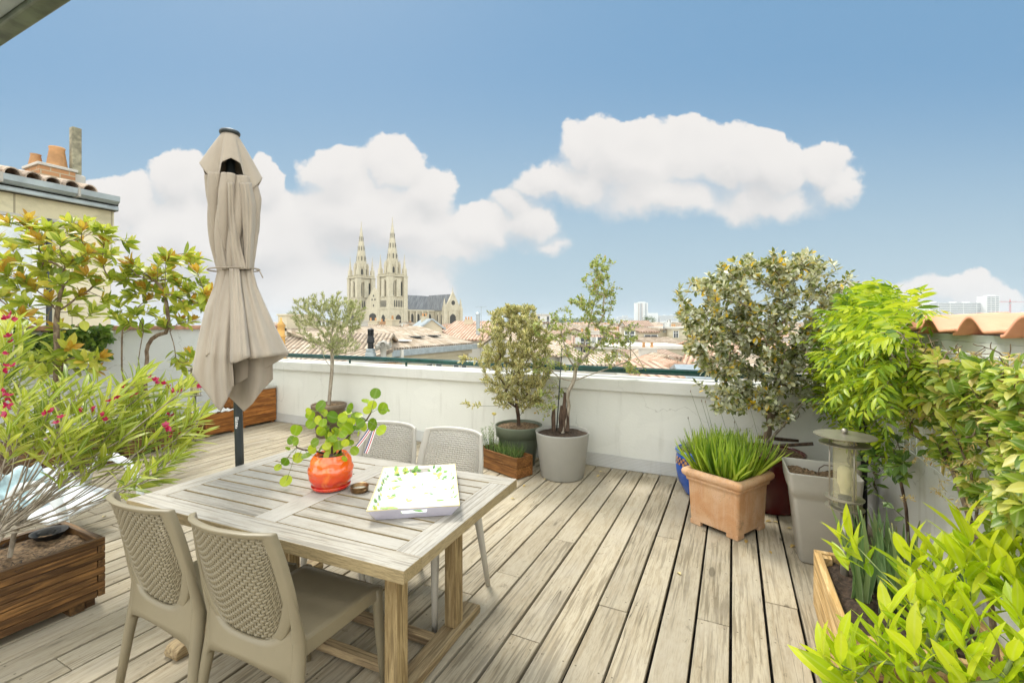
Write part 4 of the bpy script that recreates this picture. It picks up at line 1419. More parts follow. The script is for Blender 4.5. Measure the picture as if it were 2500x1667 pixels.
def roundpot(name, label, loc, prof, mat, soil_r, soil_z, soil='soil'):
    th = thing(name, label, 'flower pot', loc)
    MB().lathe(prof, 56).build('pot', mat, th, smooth=True, recalc=False)
    def sf(u_, v_):
        r_ = soil_r * v_
        return (r_ * math.cos(u_ * 2 * PI), r_ * math.sin(u_ * 2 * PI), soil_z + .012 * (1 - v_) + (NR.rand() * .010 if v_ > 0 else 0))
    MB().grid(sf, 40, 12, wrap=True).build('soil', K[soil], th)
    return th

roundpot('flower_pot', 'round pale grey pot with a small tree, in the middle of the parapet', (-1.519, 4.265, 0),
         [(.001, .002), (.205, .002), (.212, .012), (.262, .425), (.266, .440), (.262, .443), (.256, .438), (.252, .38)], K['pot_grey'], .253, .405, 'soil')
roundpot('flower_pot', 'round dark green pot with a deep rim holding the cream-leaved bush', (-2.06, 4.40, 0),
         [(.001, .002), (.165, .002), (.172, .012), (.215, .305), (.219, .312), (.240, .315), (.250, .415), (.252, .425), (.245, .428), (.238, .42), (.232, .37)], K['pot_green'], .233, .395, 'mulch')
roundpot('flower_pot', 'round brown earthenware pot of the olive tree behind the table plant', (-4.87, 4.41, 0),
         [(.001, .002), (.15, .002), (.158, .012), (.205, .365), (.222, .37), (.226, .425), (.217, .43), (.208, .42), (.2, .36)], K['pot_brown'], .205, .40, 'mulch')
roundpot('flower_pot', 'cobalt blue glazed pot with a patterned band, half hidden behind the terracotta planter', (-.262, 4.34, 0),
         [(.001, .002), (.12, .002), (.135, .015), (.185, .12), (.203, .21), (.205, .27), (.198, .34), (.192, .352), (.205, .365), (.210, .385), (.200, .392), (.188, .386), (.182, .35)], K['pot_blue'], .183, .355)
pb = [o_ for o_ in C.objects if o_.get('label', '').startswith('cobalt')][0]
bandm, t = newmat('blue_pot_band')
o = t.obj()
s_ = t.sep(o)
ang = t.math('ARCTAN2', s_[1], s_[0])
dq = t.math('SINE', t.math('MULTIPLY', ang, 26))
dz_ = t.math('SINE', t.math('MULTIPLY', s_[2], 130))
c_ = t.mix(t.math('GREATER_THAN', t.math('MULTIPLY', dq, dz_), .05), (.02, .035, .14), (.50, .24, .08))
finish(t, c_, .2, None, spec=.7)
MB().lathe([(.2062, .268), (.2035, .30), (.200, .332)], 56).build('band', bandm, pb, smooth=True, recalc=False)
roundpot('flower_pot', 'deep oxblood red glazed pot of the big silver-leaved tree', (.27, 4.30, 0),
         [(.001, .002), (.20, .002), (.21, .015), (.245, .38), (.248, .41), (.258, .415), (.262, .45), (.252, .455), (.242, .45), (.238, .41)], K['pot_red'], .24, .43, 'mulch')

# terracotta square pot
t_ = thing('square_pot', 'square terracotta pot with rolled rim and cut-out feet full of grassy blades', 'flower pot', (-.04, 3.75, 0), R_(60.3))
h_ = .197
MB().sqlathe([(h_ - .012, .032), (h_ - .010, .06), (h_, .30), (h_ + .002, .325), (h_ + .012, .33), (h_ + .016, .345), (h_ + .012, .352), (h_ + .022, .356), (h_ + .036, .372), (h_ + .040, .392), (h_ + .034, .410), (h_ + .018, .418), (h_ - .002, .415), (h_ - .012, .400), (h_ - .016, .36)], .022, 5).build('pot', K['terracotta'], t_, smooth=True, recalc=False)
mb = MB()
for sx in (-1, 1):
    for sy in (-1, 1):
        x1, y1 = sx * (h_ - .0125), sy * (h_ - .0125)
        for (ax_, bx_, ay_, by_) in ((x1, x1 - sx * .085, y1, y1 - sy * .03), (x1, x1 - sx * .03, y1 - sy * .0301, y1 - sy * .085)):
            X0, X1 = sorted((ax_, bx_)); Y0, Y1 = sorted((ay_, by_))
            mb.box(X0, X1, Y0, Y1, .001, .0335)
mb.box(-h_ + .03, h_ - .03, -h_ + .03, h_ - .03, .028, .034)
mb.build('foot', K['terracotta'], t_, bevel=.004)
MB().grid(lambda u_, v_: ((u_ - .5) * .37, (v_ - .5) * .37, .375 + NR.rand() * .008), 20, 20).build('soil', K['soil'], t_)
grass_root = t_.location.copy()

# tall grey square planter
t_ = thing('square_pot', 'tall tapered grey square pot holding only bark mulch, beside the garden lamp', 'flower pot', (.50, 3.49, 0), R_(1))
MB().sqlathe([(.001, .002), (.118, .002), (.124, .01), (.163, .40), (.166, .425), (.176, .432), (.186, .48), (.193, .565), (.194, .572), (.188, .574), (.183, .566), (.172, .46)], .028, 5).build('pot', K['pot_taupe'], t_, smooth=True, recalc=False)
MB().grid(lambda u_, v_: ((u_ - .5) * .35, (v_ - .5) * .35, .505 + .012 * math.sin(u_ * 9) + NR.rand() * .016), 34, 34).build('mulch', K['mulch'], t_)
mb = MB()
mb.tube([(.0, .05, .52), (.005, .05, .56), (.03, .04, .585), (.08, .03, .59)], .003, 6)
mb.build('twig', BARKD, t_)


def garden_lamp(label, loc, s=1.0, H=.95, capr=.150):
    th = thing('garden_lamp', label, 'lamp', loc, 0.5, 'round-topped garden lamps')
    MB().tube([(0, 0, .002), (0, 0, H - .36)], .018, 16).build('pole', K['steel'], th, smooth=True)
    MB().lathe([(.001, -.0), (capr, -.004), (capr + .001, .0), (.04, .006), (.001, .008)], 48, c=(0, 0, H)).build('cap', K['steel'], th, smooth=False)
    MB().lathe([(.001, .0), (.012, .002), (.015, .012), (.012, .022), (.001, .026)], 20, c=(0, 0, H + .008)).build('finial', K['steel'], th, smooth=True)
    MB().lathe([(.052, 0), (.108, .0), (.109, .004), (.052, .004), (.052, 0)], 40, c=(0, 0, H - .045)).build('upper_ring', K['steel'], th)
    MB().lathe([(.001, 0), (.082, .0), (.083, .004), (.001, .004)], 40, c=(0, 0, H - .362)).build('lower_plate', K['steel'], th)
    MB().lathe([(.050, 0), (.082, .0), (.083, .004), (.050, .004), (.050, 0)], 40, c=(0, 0, H - .315)).build('lower_ring', K['steel'], th)
    MB().lathe([(.0485, .0), (.0485, .345)], 36, c=(0, 0, H - .356)).build('glass_tube', K['glass'], th, smooth=True)
    MB().lathe([(.001, .11), (.022, .105), (.030, .085), (.030, .02), (.022, .0), (.018, -.03)], 24, c=(0, 0, H - .26)).build('bulb', plain('frosted_bulb', (.62, .58, .44), .4), th, smooth=True)
    MB().lathe([(.001, 0), (.028, 0), (.028, .05), (.001, .05)], 24, c=(0, 0, H - .355)).build('socket', K['black'], th, smooth=False)
    mb = MB()
    for k in range(3):
        a_ = .5 + k * 2 * PI / 3
        mb.tube([(.062 * math.cos(a_), .062 * math.sin(a_), H - .36), (.062 * math.cos(a_), .062 * math.sin(a_), H - .002)], .0035, 8)
    mb.build('rods', K['steel'], th, smooth=True)
    return th
LP = at(2062, 1070, 2.27)
garden_lamp('steel garden lamp with a broad disc top standing in the pine planter on the right', (LP[0], LP[1], .0), H=.945, capr=.130)
garden_lamp('steel garden lamp in front of the left wall, half hidden by the oleander', (-6.05, 3.38, 0), H=.96, capr=.13)

# white lounge chair with towel, far left
LO = np.array([-4.35, 1.20, 0.0])
t_ = thing('lounge_chair', 'white moulded lounge chair with curved arms behind the oleander, left edge', 'chair', LO)
arm = [at(18, 1262, 2.98), at(22, 1218, 2.96), at(48, 1190, 2.93), at(90, 1184, 2.89), at(128, 1206, 2.85), at(152, 1250, 2.81), at(162, 1300, 2.79), at(166, 1370, 2.78)]
arm = [p - LO for p in arm]
arm[-1][2] = .01
off = -RT * .05 + FW * .62
for s_ in (0, 1):
    pts = [p + off * s_ for p in arm]
    MB().tube(pts, [.020, .024, .028, .030, .030, .026, .022, .018], 16).build('arm', K['white_resin'], t_, smooth=True)
A0, A1 = arm[1] + np.array([0, 0, -.10]), arm[5] + np.array([0, 0, -.10])
MB().grid(lambda u_, v_: tuple(A0 + (A1 - A0) * (1.25 * u_ - .55) + off * (.06 + .88 * v_) + np.array([0, 0, -.02 + .05 * math.sin(v_ * PI) * 0 + (.30 * max(0, .45 - u_))])), 16, 6).build('seat', K['white_resin'], t_, smooth=True, solid=.02)
tw_ = plain('blue_white_towel', (.46, .60, .62), .95, var=.3, scale=9, dirt=(.80, .82, .80), bump=.6)
o2 = MB().grid(lambda u_, v_: tuple(A0 + (A1 - A0) * (.62 * u_ - .50) + off * (.04 + .55 * v_) + np.array([0, 0, .02 + .02 * math.sin(v_ * 13 + u_ * 8) + .014 * math.sin(u_ * 21) + (.33 * max(0, .5 - u_))])), 30, 24).build('towel', tw_, None, smooth=True, solid=.014)
o2.location = LO
tag(o2, 'pale blue and white towel lying over the white lounge chair', 'towel')
t_ = thing('storage_jar', 'small white striped jar standing on a planter rim by the left wall', 'jar', (-6.12, 2.03, .33))
MB().lathe([(.001, 0), (.045, 0), (.066, .03), (.068, .07), (.055, .11), (.04, .12), (.001, .125)], 28).build('jar', K['white_resin'], t_, smooth=True)
MB().lathe([(.0685, .045), (.0695, .055), (.0685, .065)], 28).lathe([(.062, .085), (.0615, .095)], 28).build('stripe', plain('brown_stripe', (.35, .2, .14), .5), t_, smooth=True)

# downpipe in the right corner
t_ = thing('downpipe', 'black round downpipe in the corner behind the garden lamp', 'pipe', (.80, 4.0, 0))
MB().tube([(0, 0, .002), (0, 0, .95)], .055, 20).build('pipe', K['black'], t_, smooth=True)
MB().lathe([(.056, 0), (.064, .003), (.064, .03), (.056, .033)], 20, c=(0, 0, .5)).build('collar', K['black'], t_, smooth=True)

# wire trellis on the right wall
t_ = thing('wire_trellis', 'white wire grid trellis fixed to the right wall under the climbers', 'trellis', (WX - .045, 2.4, 0))
mb = MB()
for z in (.80, .99, 1.18, 1.375):
    mb.tube([(0, -2.6, z), (0, 1.55, z)], .0032, 6)
y = -2.6
while y < 1.56:
    mb.tube([(.006, y, .80), (.006, y, 1.38)], .0025, 6)
    y += .104
mb.build('wire_grid', K['white_paint'], t_)

# a few sticks resting in the red pot
t_ = tag(MB().tube([at(1862, 1090, 3.62), at(1985, 1083, 3.50)], [.011, .014], 8).build('stick', BARKD, None, smooth=True), 'cut brown stick lying across the oxblood pot', 'stick')
t_ = tag(MB().tube([at(1850, 1066, 3.9), at(1905, 1072, 3.85), at(1950, 1076, 3.8)], [.014, .016, .011], 8).build('stick', BARKD, None, smooth=True), 'dark bent stick at the back of the oxblood pot, against the wall', 'stick')
# ------------------------------------------------------------------ plants
LT = {
    'big': leaf_tmpl(.40, .18, .18, .52, 3),
    'lance': leaf_tmpl(.15, .12, .22, .45, 3),
    'olive': leaf_tmpl(.22, .1, .1, .5, 2),
    'oval': leaf_tmpl(.52, .2, .10, .50, 2),
    'ovalc': leaf_tmpl(.50, .35, .22, .50, 3),
    'small': leaf_tmpl(.45, .2, .1, .5, 2),
    'laurel': leaf_tmpl(.27, .22, .20, .48, 4),
    'ivy': leaf_tmpl(.75, .15, .1, .35, 3),
    'disc': disc_tmpl(),
    'blade': blade_tmpl(),
    'petal': leaf_tmpl(.7, .3, -.25, .6, 2),
}


def rel(pts, o):
    o = np.array(o)
    return [np.asarray(p) - o for p in pts]


def potted(name, label, cat, loc, group=None):
    return thing(name, label, cat, loc, 0, group)


# --- elaeagnus: big silver-leaved tree
O = np.array([.27, 4.30, .44])
el = potted('tree', 'big dense silver-leaved tree with yellow leaves, growing in the oxblood pot', 'tree', O)
anch = []
cc_ = [((1760, 770), 95, 60, 3.7), ((1860, 720), 130, 75, 3.8), ((1980, 700), 110, 60, 3.9), ((2060, 740), 65, 55, 3.95), ((1720, 740), 65, 55, 3.65), ((1930, 640), 70, 28, 3.8),
       ((1840, 660), 90, 35, 3.75), ((1760, 690), 70, 32, 3.7), ((1800, 850), 95, 60, 3.7), ((1900, 820), 100, 70, 3.75), ((1840, 940), 75, 60, 3.8), ((1950, 950), 70, 45, 3.85), ((2000, 850), 70, 60, 3.9), ((1760, 930), 60, 45, 3.7), ((1890, 1010), 45, 30, 3.75), ((1720, 840), 60, 50, 3.65), ((1790, 980), 50, 30, 3.7), ((1960, 900), 60, 50, 3.85)]
wts = np.array([a[1] * a[2] for a in cc_], float); wts /= wts.sum()
for i in range(740):
    (px, py), rx, ry, tt = cc_[NR.choice(len(cc_), p=wts)]
    an, rr = NR.rand() * 6.283, NR.rand() ** .42
    anch.append(at(px + 1.08 * rx * rr * math.cos(an), py + 1.05 * ry * rr * math.sin(an), tt + NR.uniform(-.36, .36)))
for (px, py) in [(1910, 618), (1950, 628), (2030, 635), (1792, 632), (2000, 625), (1655, 730), (1660, 700), (2110, 700)]:
    anch.append(at(px, py + 6, 3.8))
trunk = rel([O, at(1872, 1060, 3.76), at(1885, 1010, 3.78), at(1893, 960, 3.8), at(1905, 900, 3.8), at(1912, 840, 3.82)], O)
anch = rel(anch, O)
nodes, par, ids = grow(trunk, anch, .25)
limbs('trunk', nodes, par, BARK, el, .0018, .032)

P, D, N = sprig(nodes, par, ids, 15, .16, up=.12, out=.75, tipn=3)
rn = NR.rand(len(P)) * .96; rn[NR.rand(len(P)) < .055] = 1.0
leaves('crown', P, D, N + np.array([0, 0, .5]), NR.uniform(.038, .066, len(P)), LT['oval'], L['silver'], el, rn)
mb = MB(); mb.tube(rel([at(1868, 1086, 3.7), at(1915, 1035, 3.62), at(1958, 985, 3.6)], O), [.012, .011, .008], 8)
mb.build('cut_branch', BARKG, el, smooth=True)

# --- cream-edged bush
O = np.array([-2.06, 4.40, .40])
bs = potted('bush', 'upright cream-edged bush growing in the dark green pot', 'bush', O)
anch = []
for i in range(430):
    h = NR.rand() ** .8
    z = .62 + 1.06 * h
    R = .46 * math.sin(PI * (.14 + .72 * h)) ** .75 * (.92 + .12 * NR.randn())
    an = NR.rand() * 6.283; rr = NR.rand() ** .45
    anch.append(np.array([-2.09 + .02 * h + R * rr * math.cos(an), 4.36 + R * rr * math.sin(an) * .9, z]))
for (px, py) in [(1140, 770 + 108), (1150, 990), (1135, 985), (1165, 880), (1130, 872), (1215, 760), (1240, 752), (1262, 760), (1128, 880)]:
    anch.append(at(px, py, 4.7))
anch = rel(anch, O)
trunk = [np.array(q) for q in [(.0, 0, 0), (-.0, 0, .10), (-.02, 0, .2), (-.03, 0, .3)]]
nodes, par, ids = grow(trunk, anch, .45, .04)
limbs('stems', nodes, par, BARKD, bs, .0016, .020)
P, D, N = sprig(nodes, par, ids, 14, .15, up=.35, out=.7, tipn=3)
leaves('crown', P, D, N, NR.uniform(.034, .060, len(P)), LT['small'], L['varieg'], bs)

# --- thin tree in the grey pot
O = np.array([-1.519, 4.265, .41])
ts = potted('tree', 'thin straggly tree with tiny leaves and a tall top shoot, in the pale grey pot', 'tree', O)
T0 = 4.5
main = [O, at(1390, 1000, T0), at(1384, 960, T0), at(1402, 930, T0), at(1405, 900, T0), at(1416, 882, T0)]
anch = []
BL = [((1350, 800), 38, 30, 34), ((1400, 790), 45, 35, 36), ((1460, 785), 32, 26, 26), ((1520, 810), 40, 26, 34), ((1500, 850), 36, 24, 26), ((1440, 850), 46, 30, 28), ((1370, 870), 40, 30, 26), ((1330, 905), 22, 30, 14),
      ((1550, 900), 26, 12, 14), ((1500, 880), 30, 14, 10), ((1345, 960), 24, 14, 12), ((1330, 1000), 20, 18, 10),
      ((1455, 735), 40, 24, 40), ((1420, 745), 26, 14, 16), ((1480, 700), 26, 24, 30), ((1460, 665), 22, 22, 26), ((1470, 640), 22, 14, 20), ((1436, 690), 18, 14, 12), ((1405, 735), 12, 8, 8)]
for (px, py), rx, ry, n in BL:
    for i in range(n):
        an, rr = NR.rand() * 6.283, NR.rand() ** .5
        anch.append(at(px + 1.35 * rx * rr * math.cos(an), py + 1.2 * ry * rr * math.sin(an), T0 + NR.uniform(-.26, .26)))
anch = rel(anch, O)
nodes = rel(main, O)
par = [-1, 0, 1, 2, 3, 4]
def addline(frm, pts):
    j = frm
    for q in rel(pts, O):
        nodes.append(q); par.append(j); j = len(nodes) - 1
    return j
a1 = addline(3, [at(1440, 915, T0), at(1490, 898, T0 - .05), at(1540, 880, T0 - .1)])
a2 = addline(5, [at(1440, 860, T0), at(1462, 840, T0), at(1480, 815, T0)])
a3 = addline(4, [at(1385, 870, T0), at(1375, 830, T0), at(1368, 800, T0)])
a4 = addline(5, [at(1424, 850, T0 + .1), at(1438, 790, T0 + .1), at(1450, 740, T0 + .1), at(1465, 690, T0 + .1), at(1472, 640, T0 + .1)])
a5 = addline(3, [at(1370, 925, T0), at(1345, 905, T0)])
ids = []
for a in anch:
    A = np.array(nodes[3:])
    cost = np.linalg.norm(A - a, axis=1) + np.where(A[:, 2] > a[2] + .03, .06, 0)
    j = int(np.argmin(cost)) + 3
    dd = np.linalg.norm(nodes[j] - a)
    nodes.append((nodes[j] + a) / 2 + NR.randn(3) * .03 * dd); par.append(j)
    nodes.append(a); par.append(len(nodes) - 2); ids.append(len(nodes) - 1)
limbs('trunk', nodes, par, BARKG, ts, .0013, .020)
P, D, N = sprig(nodes, par, ids, 13, .13, up=.1, out=.75, tipn=3, t0=.05)
leaves('crown', P, D, N, NR.uniform(.018, .036, len(P)), LT['oval'], L['pomegr'], ts)
mb = MB()
for (x, h) in ((1378, 958), (1370, 990), (1386, 985), (1352, 985)):
    q = at(x, 1052, T0)
    mb.tube(rel([q, at(x - 1, (h + 1052) / 2, T0), at(x + 1, h, T0)], O), [.020, .022, .012], 7)
mb.build('stump', BARKD, ts)
sk = thing('plant_stake', 'thin dark stake tied beside the straggly tree in the pale grey pot', 'stake', at(1359, 1050, 4.55))
MB().tube([np.zeros(3), at(1372, 850, 4.55) - np.array(sk.location)], [.0065, .005], 8).build('stake', K['pole'], sk, smooth=True)
MB().lathe([(.008, 0), (.011, .004), (.011, .012), (.008, .016)], 12, c=tuple((at(1372, 850, 4.55) - np.array(sk.location)) * .8)).build('tie', K['black'], sk)

# --- olive
O = np.array([-4.87, 4.41, .41])
ol = potted('tree', 'small wispy olive tree on a bare straight trunk, in the round brown pot', 'tree', O)
T1 = 6.1
anch = []
for (px, py), rx, ry, n in [((800, 800), 62, 48, 150), ((745, 770), 30, 30, 34), ((850, 780), 32, 34, 50), ((870, 765), 20, 22, 16), ((800, 740), 45, 18, 26), ((840, 850), 30, 22, 34), ((775, 840), 30, 18, 12)]:
    for i in range(n):
        an, rr = NR.rand() * 6.283, NR.rand() ** .5
        anch.append(at(px + 1.28 * rx * rr * math.cos(an), py - 6 + 1.18 * ry * rr * math.sin(an), T1 + NR.uniform(-.42, .42)))
for q in [(722, 742), (720, 736), (752, 735), (787, 730), (822, 735), (823, 722), (828, 716), (848, 735), (880, 740)]:
    anch.append(at(q[0], q[1], T1))
anch = rel(anch, O)
trunk = rel([O, at(806, 950, T1), at(811, 900, T1), at(811, 868, T1), at(809, 850, T1), at(806, 835, T1)], O)
nodes, par, ids = grow(trunk, anch, .5, .03)
limbs('trunk', nodes, par, BARKG, ol, .0017, .024)
P, D, N = sprig(nodes, par, ids, 16, .20, up=.45, out=.55, tipn=3)
leaves('crown', P, D, N, NR.uniform(.035, .062, len(P)), LT['olive'], L['olive'], ol)

# --- magnolias (rosettes of big leaves, rusty young ones at the tips)
def rosettes(nodes, par, ids, n_in=9, size=(.09, .15), old=6):
    P, D, N, S, RN = [], [], [], [], []
    for i in ids:
        b = nodes[i]; a = nodes[par[i]]
        ax = unit(b - a + np.array([0, 0, .06]))
        x = unit(np.cross(ax, (.3, .2, 1))); y = np.cross(ax, x)
        rusty = NR.rand() < .5
        for k in range(n_in):
            an = k * 2.4 + NR.rand() * .5
            sp_ = .35 + .75 * k / n_in
            P.append(b - ax * .015 * k * .6); D.append(unit(ax + (x * math.cos(an) + y * math.sin(an)) * sp_))
            N.append(ax - (x * math.cos(an) + y * math.sin(an)) * .2)
            S.append(NR.uniform(*size) * (.62 + .4 * k / n_in))
            RN.append(NR.uniform(.62, 1.0) if (rusty and k < 5) else NR.uniform(.05, .6))
        for k in range(old):
            an = k * 2.4 + 1; q = a + (b - a) * NR.rand()
            P.append(q); D.append(unit(ax * .3 + (x * math.cos(an) + y * math.sin(an)) + np.array([0, 0, -.35 * NR.rand()])))
            N.append(np.array([0, 0, 1.]) + NR.randn(3) * .3); S.append(NR.uniform(*size)); RN.append(NR.uniform(0, .55))
    return P, D, N, S, RN

O = np.array([-6.28, 2.20, .30])
mg = potted('magnolia_tree', 'tall magnolia with glossy green and rust-coloured leaves, far left', 'tree', O)
TM = 4.7
anch = [at(px, py, TM + NR.uniform(-.4, .4)) for px, py in
        [(15, 540), (60, 548), (118, 555), (175, 560), (200, 558), (235, 560), (262, 570), (25, 600), (70, 590), (150, 590), (190, 590), (255, 590), (20, 660), (55, 680), (120, 620), (110, 640), (165, 640), (205, 640), (250, 640),
         (30, 700), (10, 720), (80, 700), (170, 680), (235, 690), (195, 720), (270, 680), (120, 730), (60, 740), (20, 770), (230, 760), (180, 760), (90, 790), (140, 800), (260, 730), (10, 630), (210, 670), (140, 690), (95, 660),
         (120, 870), (150, 880), (90, 900), (180, 890), (205, 880), (170, 850), (110, 910), (230, 900), (245, 870), (75, 880), (-10, 580), (-20, 650), (-15, 720), (40, 640), (220, 610), (150, 720), (50, 770), (270, 620)]]
anch += [a + np.array([0, NR.uniform(-.3, .3), 0]) + RT * NR.uniform(-.16, .16) + np.array([0, 0, NR.uniform(-.16, .1)]) for a in anch[:18]]
anch = rel(anch, O)
trunk = rel([O, at(137, 960, TM), at(138, 930, TM), at(140, 860, TM), at(137, 800, TM), at(140, 760, TM), at(150, 700, TM)], O)
nodes, par, ids = grow(trunk, anch, .3, .05)
limbs('trunk', nodes, par, BARK, mg, .004, .030)
P, D, N, S, RN = rosettes(nodes, par, ids, 9, (.14, .21), 3)
leaves('crown', P, D, N, S, LT['big'], L['magnolia'], mg, RN)

O = np.array([-6.30, 2.98, .30])
mg = potted('magnolia_tree', 'smaller three-stemmed magnolia with olive and rust leaves, left of the parasol', 'tree', O)
TM = 5.25
anch = [at(px, py, TM + NR.uniform(-.4, .4)) for px, py in
        [(405, 625), (385, 640), (420, 632), (460, 618), (465, 640), (330, 650), (320, 640), (345, 660), (300, 680), (350, 690), (380, 670), (420, 680), (450, 700), (490, 690), (500, 715), (470, 730), (430, 720), (400, 720), (360, 730),
         (320, 720), (290, 740), (330, 765), (370, 760), (410, 760), (450, 750), (490, 740), (440, 780), (400, 790), (350, 800), (310, 790), (280, 770), (430, 880), (445, 890), (470, 870), (460, 860), (470, 780), (380, 705), (340, 705), (480, 660)]]
anch += [a + np.array([0, NR.uniform(-.25, .25), 0]) + RT * NR.uniform(-.13, .13) + np.array([0, 0, NR.uniform(-.14, .06)]) for a in anch[:16]]
anch = rel(anch, O)
nodes = rel([O + np.array([0, -.12, 0]), at(298, 920, TM), at(297, 860, TM), at(298, 815, TM), at(302, 780, TM)], O)
par = [-1, 0, 1, 2, 3]
b0 = len(nodes)
nodes += rel([O, at(333, 930, TM), at(338, 880, TM), at(343, 845, TM), at(352, 800, TM)], O); par += [-1, b0, b0 + 1, b0 + 2, b0 + 3]
b1 = len(nodes)
nodes += rel([O + np.array([0, .06, 0]), at(350, 925, TM), at(360, 880, TM), at(357, 850, TM), at(375, 820, TM), at(415, 810, TM)], O); par += [-1, b1, b1 + 1, b1 + 2, b1 + 3, b1 + 4]
ids = []
ok = [i for i in range(len(nodes)) if nodes[i][2] > .9]
for a in anch:
    c_ = [np.linalg.norm(nodes[j] - a) + (.15 if nodes[j][2] > a[2] else 0) for j in ok]
    j = ok[int(np.argmin(c_))]
    nodes.append((nodes[j] + a) / 2 + NR.randn(3) * .03); par.append(j); ok.append(len(nodes) - 1)
    nodes.append(a); par.append(len(nodes) - 2); ids.append(len(nodes) - 1); ok.append(len(nodes) - 1)
limbs('trunk', nodes, par, BARK, mg, .0035, .022)
P, D, N, S, RN = rosettes(nodes, par, ids, 9, (.13, .19), 3)
leaves('crown', P, D, N, S, LT['big'], L['magnolia'], mg, RN)

# --- creeper on the left wall
O = np.array([LX + .03, 2.4, 1.42])
cr = potted('creeper', 'green creeper hanging over the left wall behind the tall magnolia', 'climbing plant', O)
anch = []
for i in range(110):
    px = rnd.uniform(35, 268); py = 800 + abs(NR.randn()) * 34 + (20 if 60 < px < 150 else 0)
    anch.append(onx(px, min(py, 905), LX + rnd.uniform(.03, .16)))
anch = rel(anch, O)
nodes, par, ids = grow([np.array([0, 0, .06]), np.array([0, -.1, .03]), np.array([0, .1, .04])], anch, .2, .05)
limbs('stems', nodes, par, BARKD, cr, .0015, .008)
P, D, N = sprig(nodes, par, ids, 9, .3, up=-.3, out=.8, tipn=3)
leaves('foliage', P, D, N + np.array([1.2, 0, 0]), NR.uniform(.045, .085, len(P)), LT['ivy'], L['ivy'], cr)

# --- oleander, foreground left
O = np.array([-3.27, .70, .32])
od = potted('oleander', 'sprawling oleander with magenta flowers leaning out of the large dark planter', 'bush', O)
heads = [(480, 925, 2.9), (350, 925, 3.0), (385, 935, 3.0), (325, 985, 2.8), (360, 1000, 2.9), (300, 1010, 2.7), (420, 1010, 2.9), (440, 1050, 2.9), (470, 1030, 3.0), (500, 1010, 2.9), (455, 985, 3.1), (330, 1040, 2.6), (280, 1040, 2.6),
         (250, 1000, 2.6), (210, 1020, 2.5), (230, 1060, 2.5), (180, 1000, 2.5), (150, 1040, 2.4), (190, 960, 2.6), (130, 985, 2.4), (90, 1010, 2.3), (60, 1040, 2.2), (40, 980, 2.3), (20, 1030, 2.2), (70, 960, 2.4), (110, 940, 2.5),
         (20, 880, 2.4), (50, 850, 2.5), (10, 820, 2.4), (45, 800, 2.5), (30, 780, 2.5), (60, 905, 2.4), (15, 930, 2.3), (200, 1090, 2.4), (255, 1100, 2.5), (380, 1060, 2.7), (390, 1000, 2.85),
         (400, 960, 3.0), (375, 1150, 2.5), (350, 1160, 2.45), (420, 1120, 2.7), (300, 960, 2.9), (260, 950, 2.8), (445, 930, 3.0), (340, 950, 2.95), (230, 930, 2.7), (160, 930, 2.6), (-20, 850, 2.4), (-20, 960, 2.3), (355, 900, 3.0), (310, 1070, 2.6), (175, 1060, 2.4), (450, 1090, 2.85), (495, 1055, 2.95), (280, 985, 2.7), (110, 1040, 2.3), (330, 1010, 2.75), (410, 1040, 2.8)]
bases = [(-.12, -.40), (-.05, -.30), (-.10, -.12), (.02, -.02), (-.06, .1), (.05, .18), (-.1, -.5), (.0, .25)]
nodes, par, ids = [], [], []
bi = []
for (bx_, by_) in bases:
    nodes.append(np.array([bx_, by_, -.02])); par.append(-1); i0 = len(nodes) - 1
    cx_ = bx_ + rnd.uniform(-.04, .08); cy_ = by_ + rnd.uniform(-.02, .1)
    nodes.append(np.array([cx_, cy_, .16])); par.append(i0)
    bi.append(len(nodes) - 1)
for n_, (px, py, tt) in enumerate(heads):
    for rep in range(1):
        h = at(px + rnd.uniform(-14, 14), py + rnd.uniform(-10, 14), tt + rnd.uniform(-.12, .12)) - O
        j = bi[(n_ * 5 + rep * 3) % len(bi)] if n_ < 10 else min(bi, key=lambda q: np.linalg.norm(nodes[q][:2] - h[:2] * .35) + rnd.random() * .3)
        b = nodes[j]
        prev = j
        for f in (.33, .66, .9):
            m_ = b + (h - b) * f + np.array([0, 0, -.10 * math.sin(PI * f) * np.linalg.norm((h - b)[:2])]) + NR.randn(3) * .018
            nodes.append(m_); par.append(prev); prev = len(nodes) - 1
        nodes.append(h); par.append(prev); ids.append(len(nodes) - 1)
limbs('stems', nodes, par, BARKG, od, .0034, .013, sides=7)
P, D, N, S, RN = [], [], [], [], []
FP, FD, FN, FS = [], [], [], []
flw = [(20, 830), (15, 875), (30, 895), (10, 770), (30, 770), (15, 965), (30, 968), (130, 1010), (145, 1020), (190, 1005), (220, 1002), (255, 1015), (385, 930), (375, 925), (318, 950), (300, 948), (420, 945), (438, 958), (485, 928), (412, 1008), (425, 1020), (430, 1050), (440, 1065), (415, 1048), (10, 1000), (25, 1000), (330, 965), (275, 975)]
for i in ids:
    b = nodes[i]; a = nodes[par[i]]; a2_ = nodes[par[par[i]]]
    ax = unit(b - a2_ + np.array([0, 0, .05]))
    x = unit(np.cross(ax, (.3, .2, 1))); y = np.cross(ax, x)
    Ls = .20
    tone = NR.rand() * .35
    for k in range(20):
        f = k / 19
        an = (k % 3) * 2.09 + (k // 3) * 1.05 + NR.randn() * .2
        P.append(b - ax * Ls * (1 - f)); sp_ = 1.15 - .75 * f
        D.append(unit(ax * 1.0 + (x * math.cos(an) + y * math.sin(an)) * sp_ + np.array([0, 0, -.05]))); N.append(ax + NR.randn(3) * .2)
        S.append(NR.uniform(.12, .20) * (1 - .2 * f)); RN.append(min(1, tone + .65 * NR.rand()))
leaves('foliage', P, D, N, S, LT['lance'], L['oleander'], od, RN)
ipts = np.array([nodes[i] for i in ids]) + O
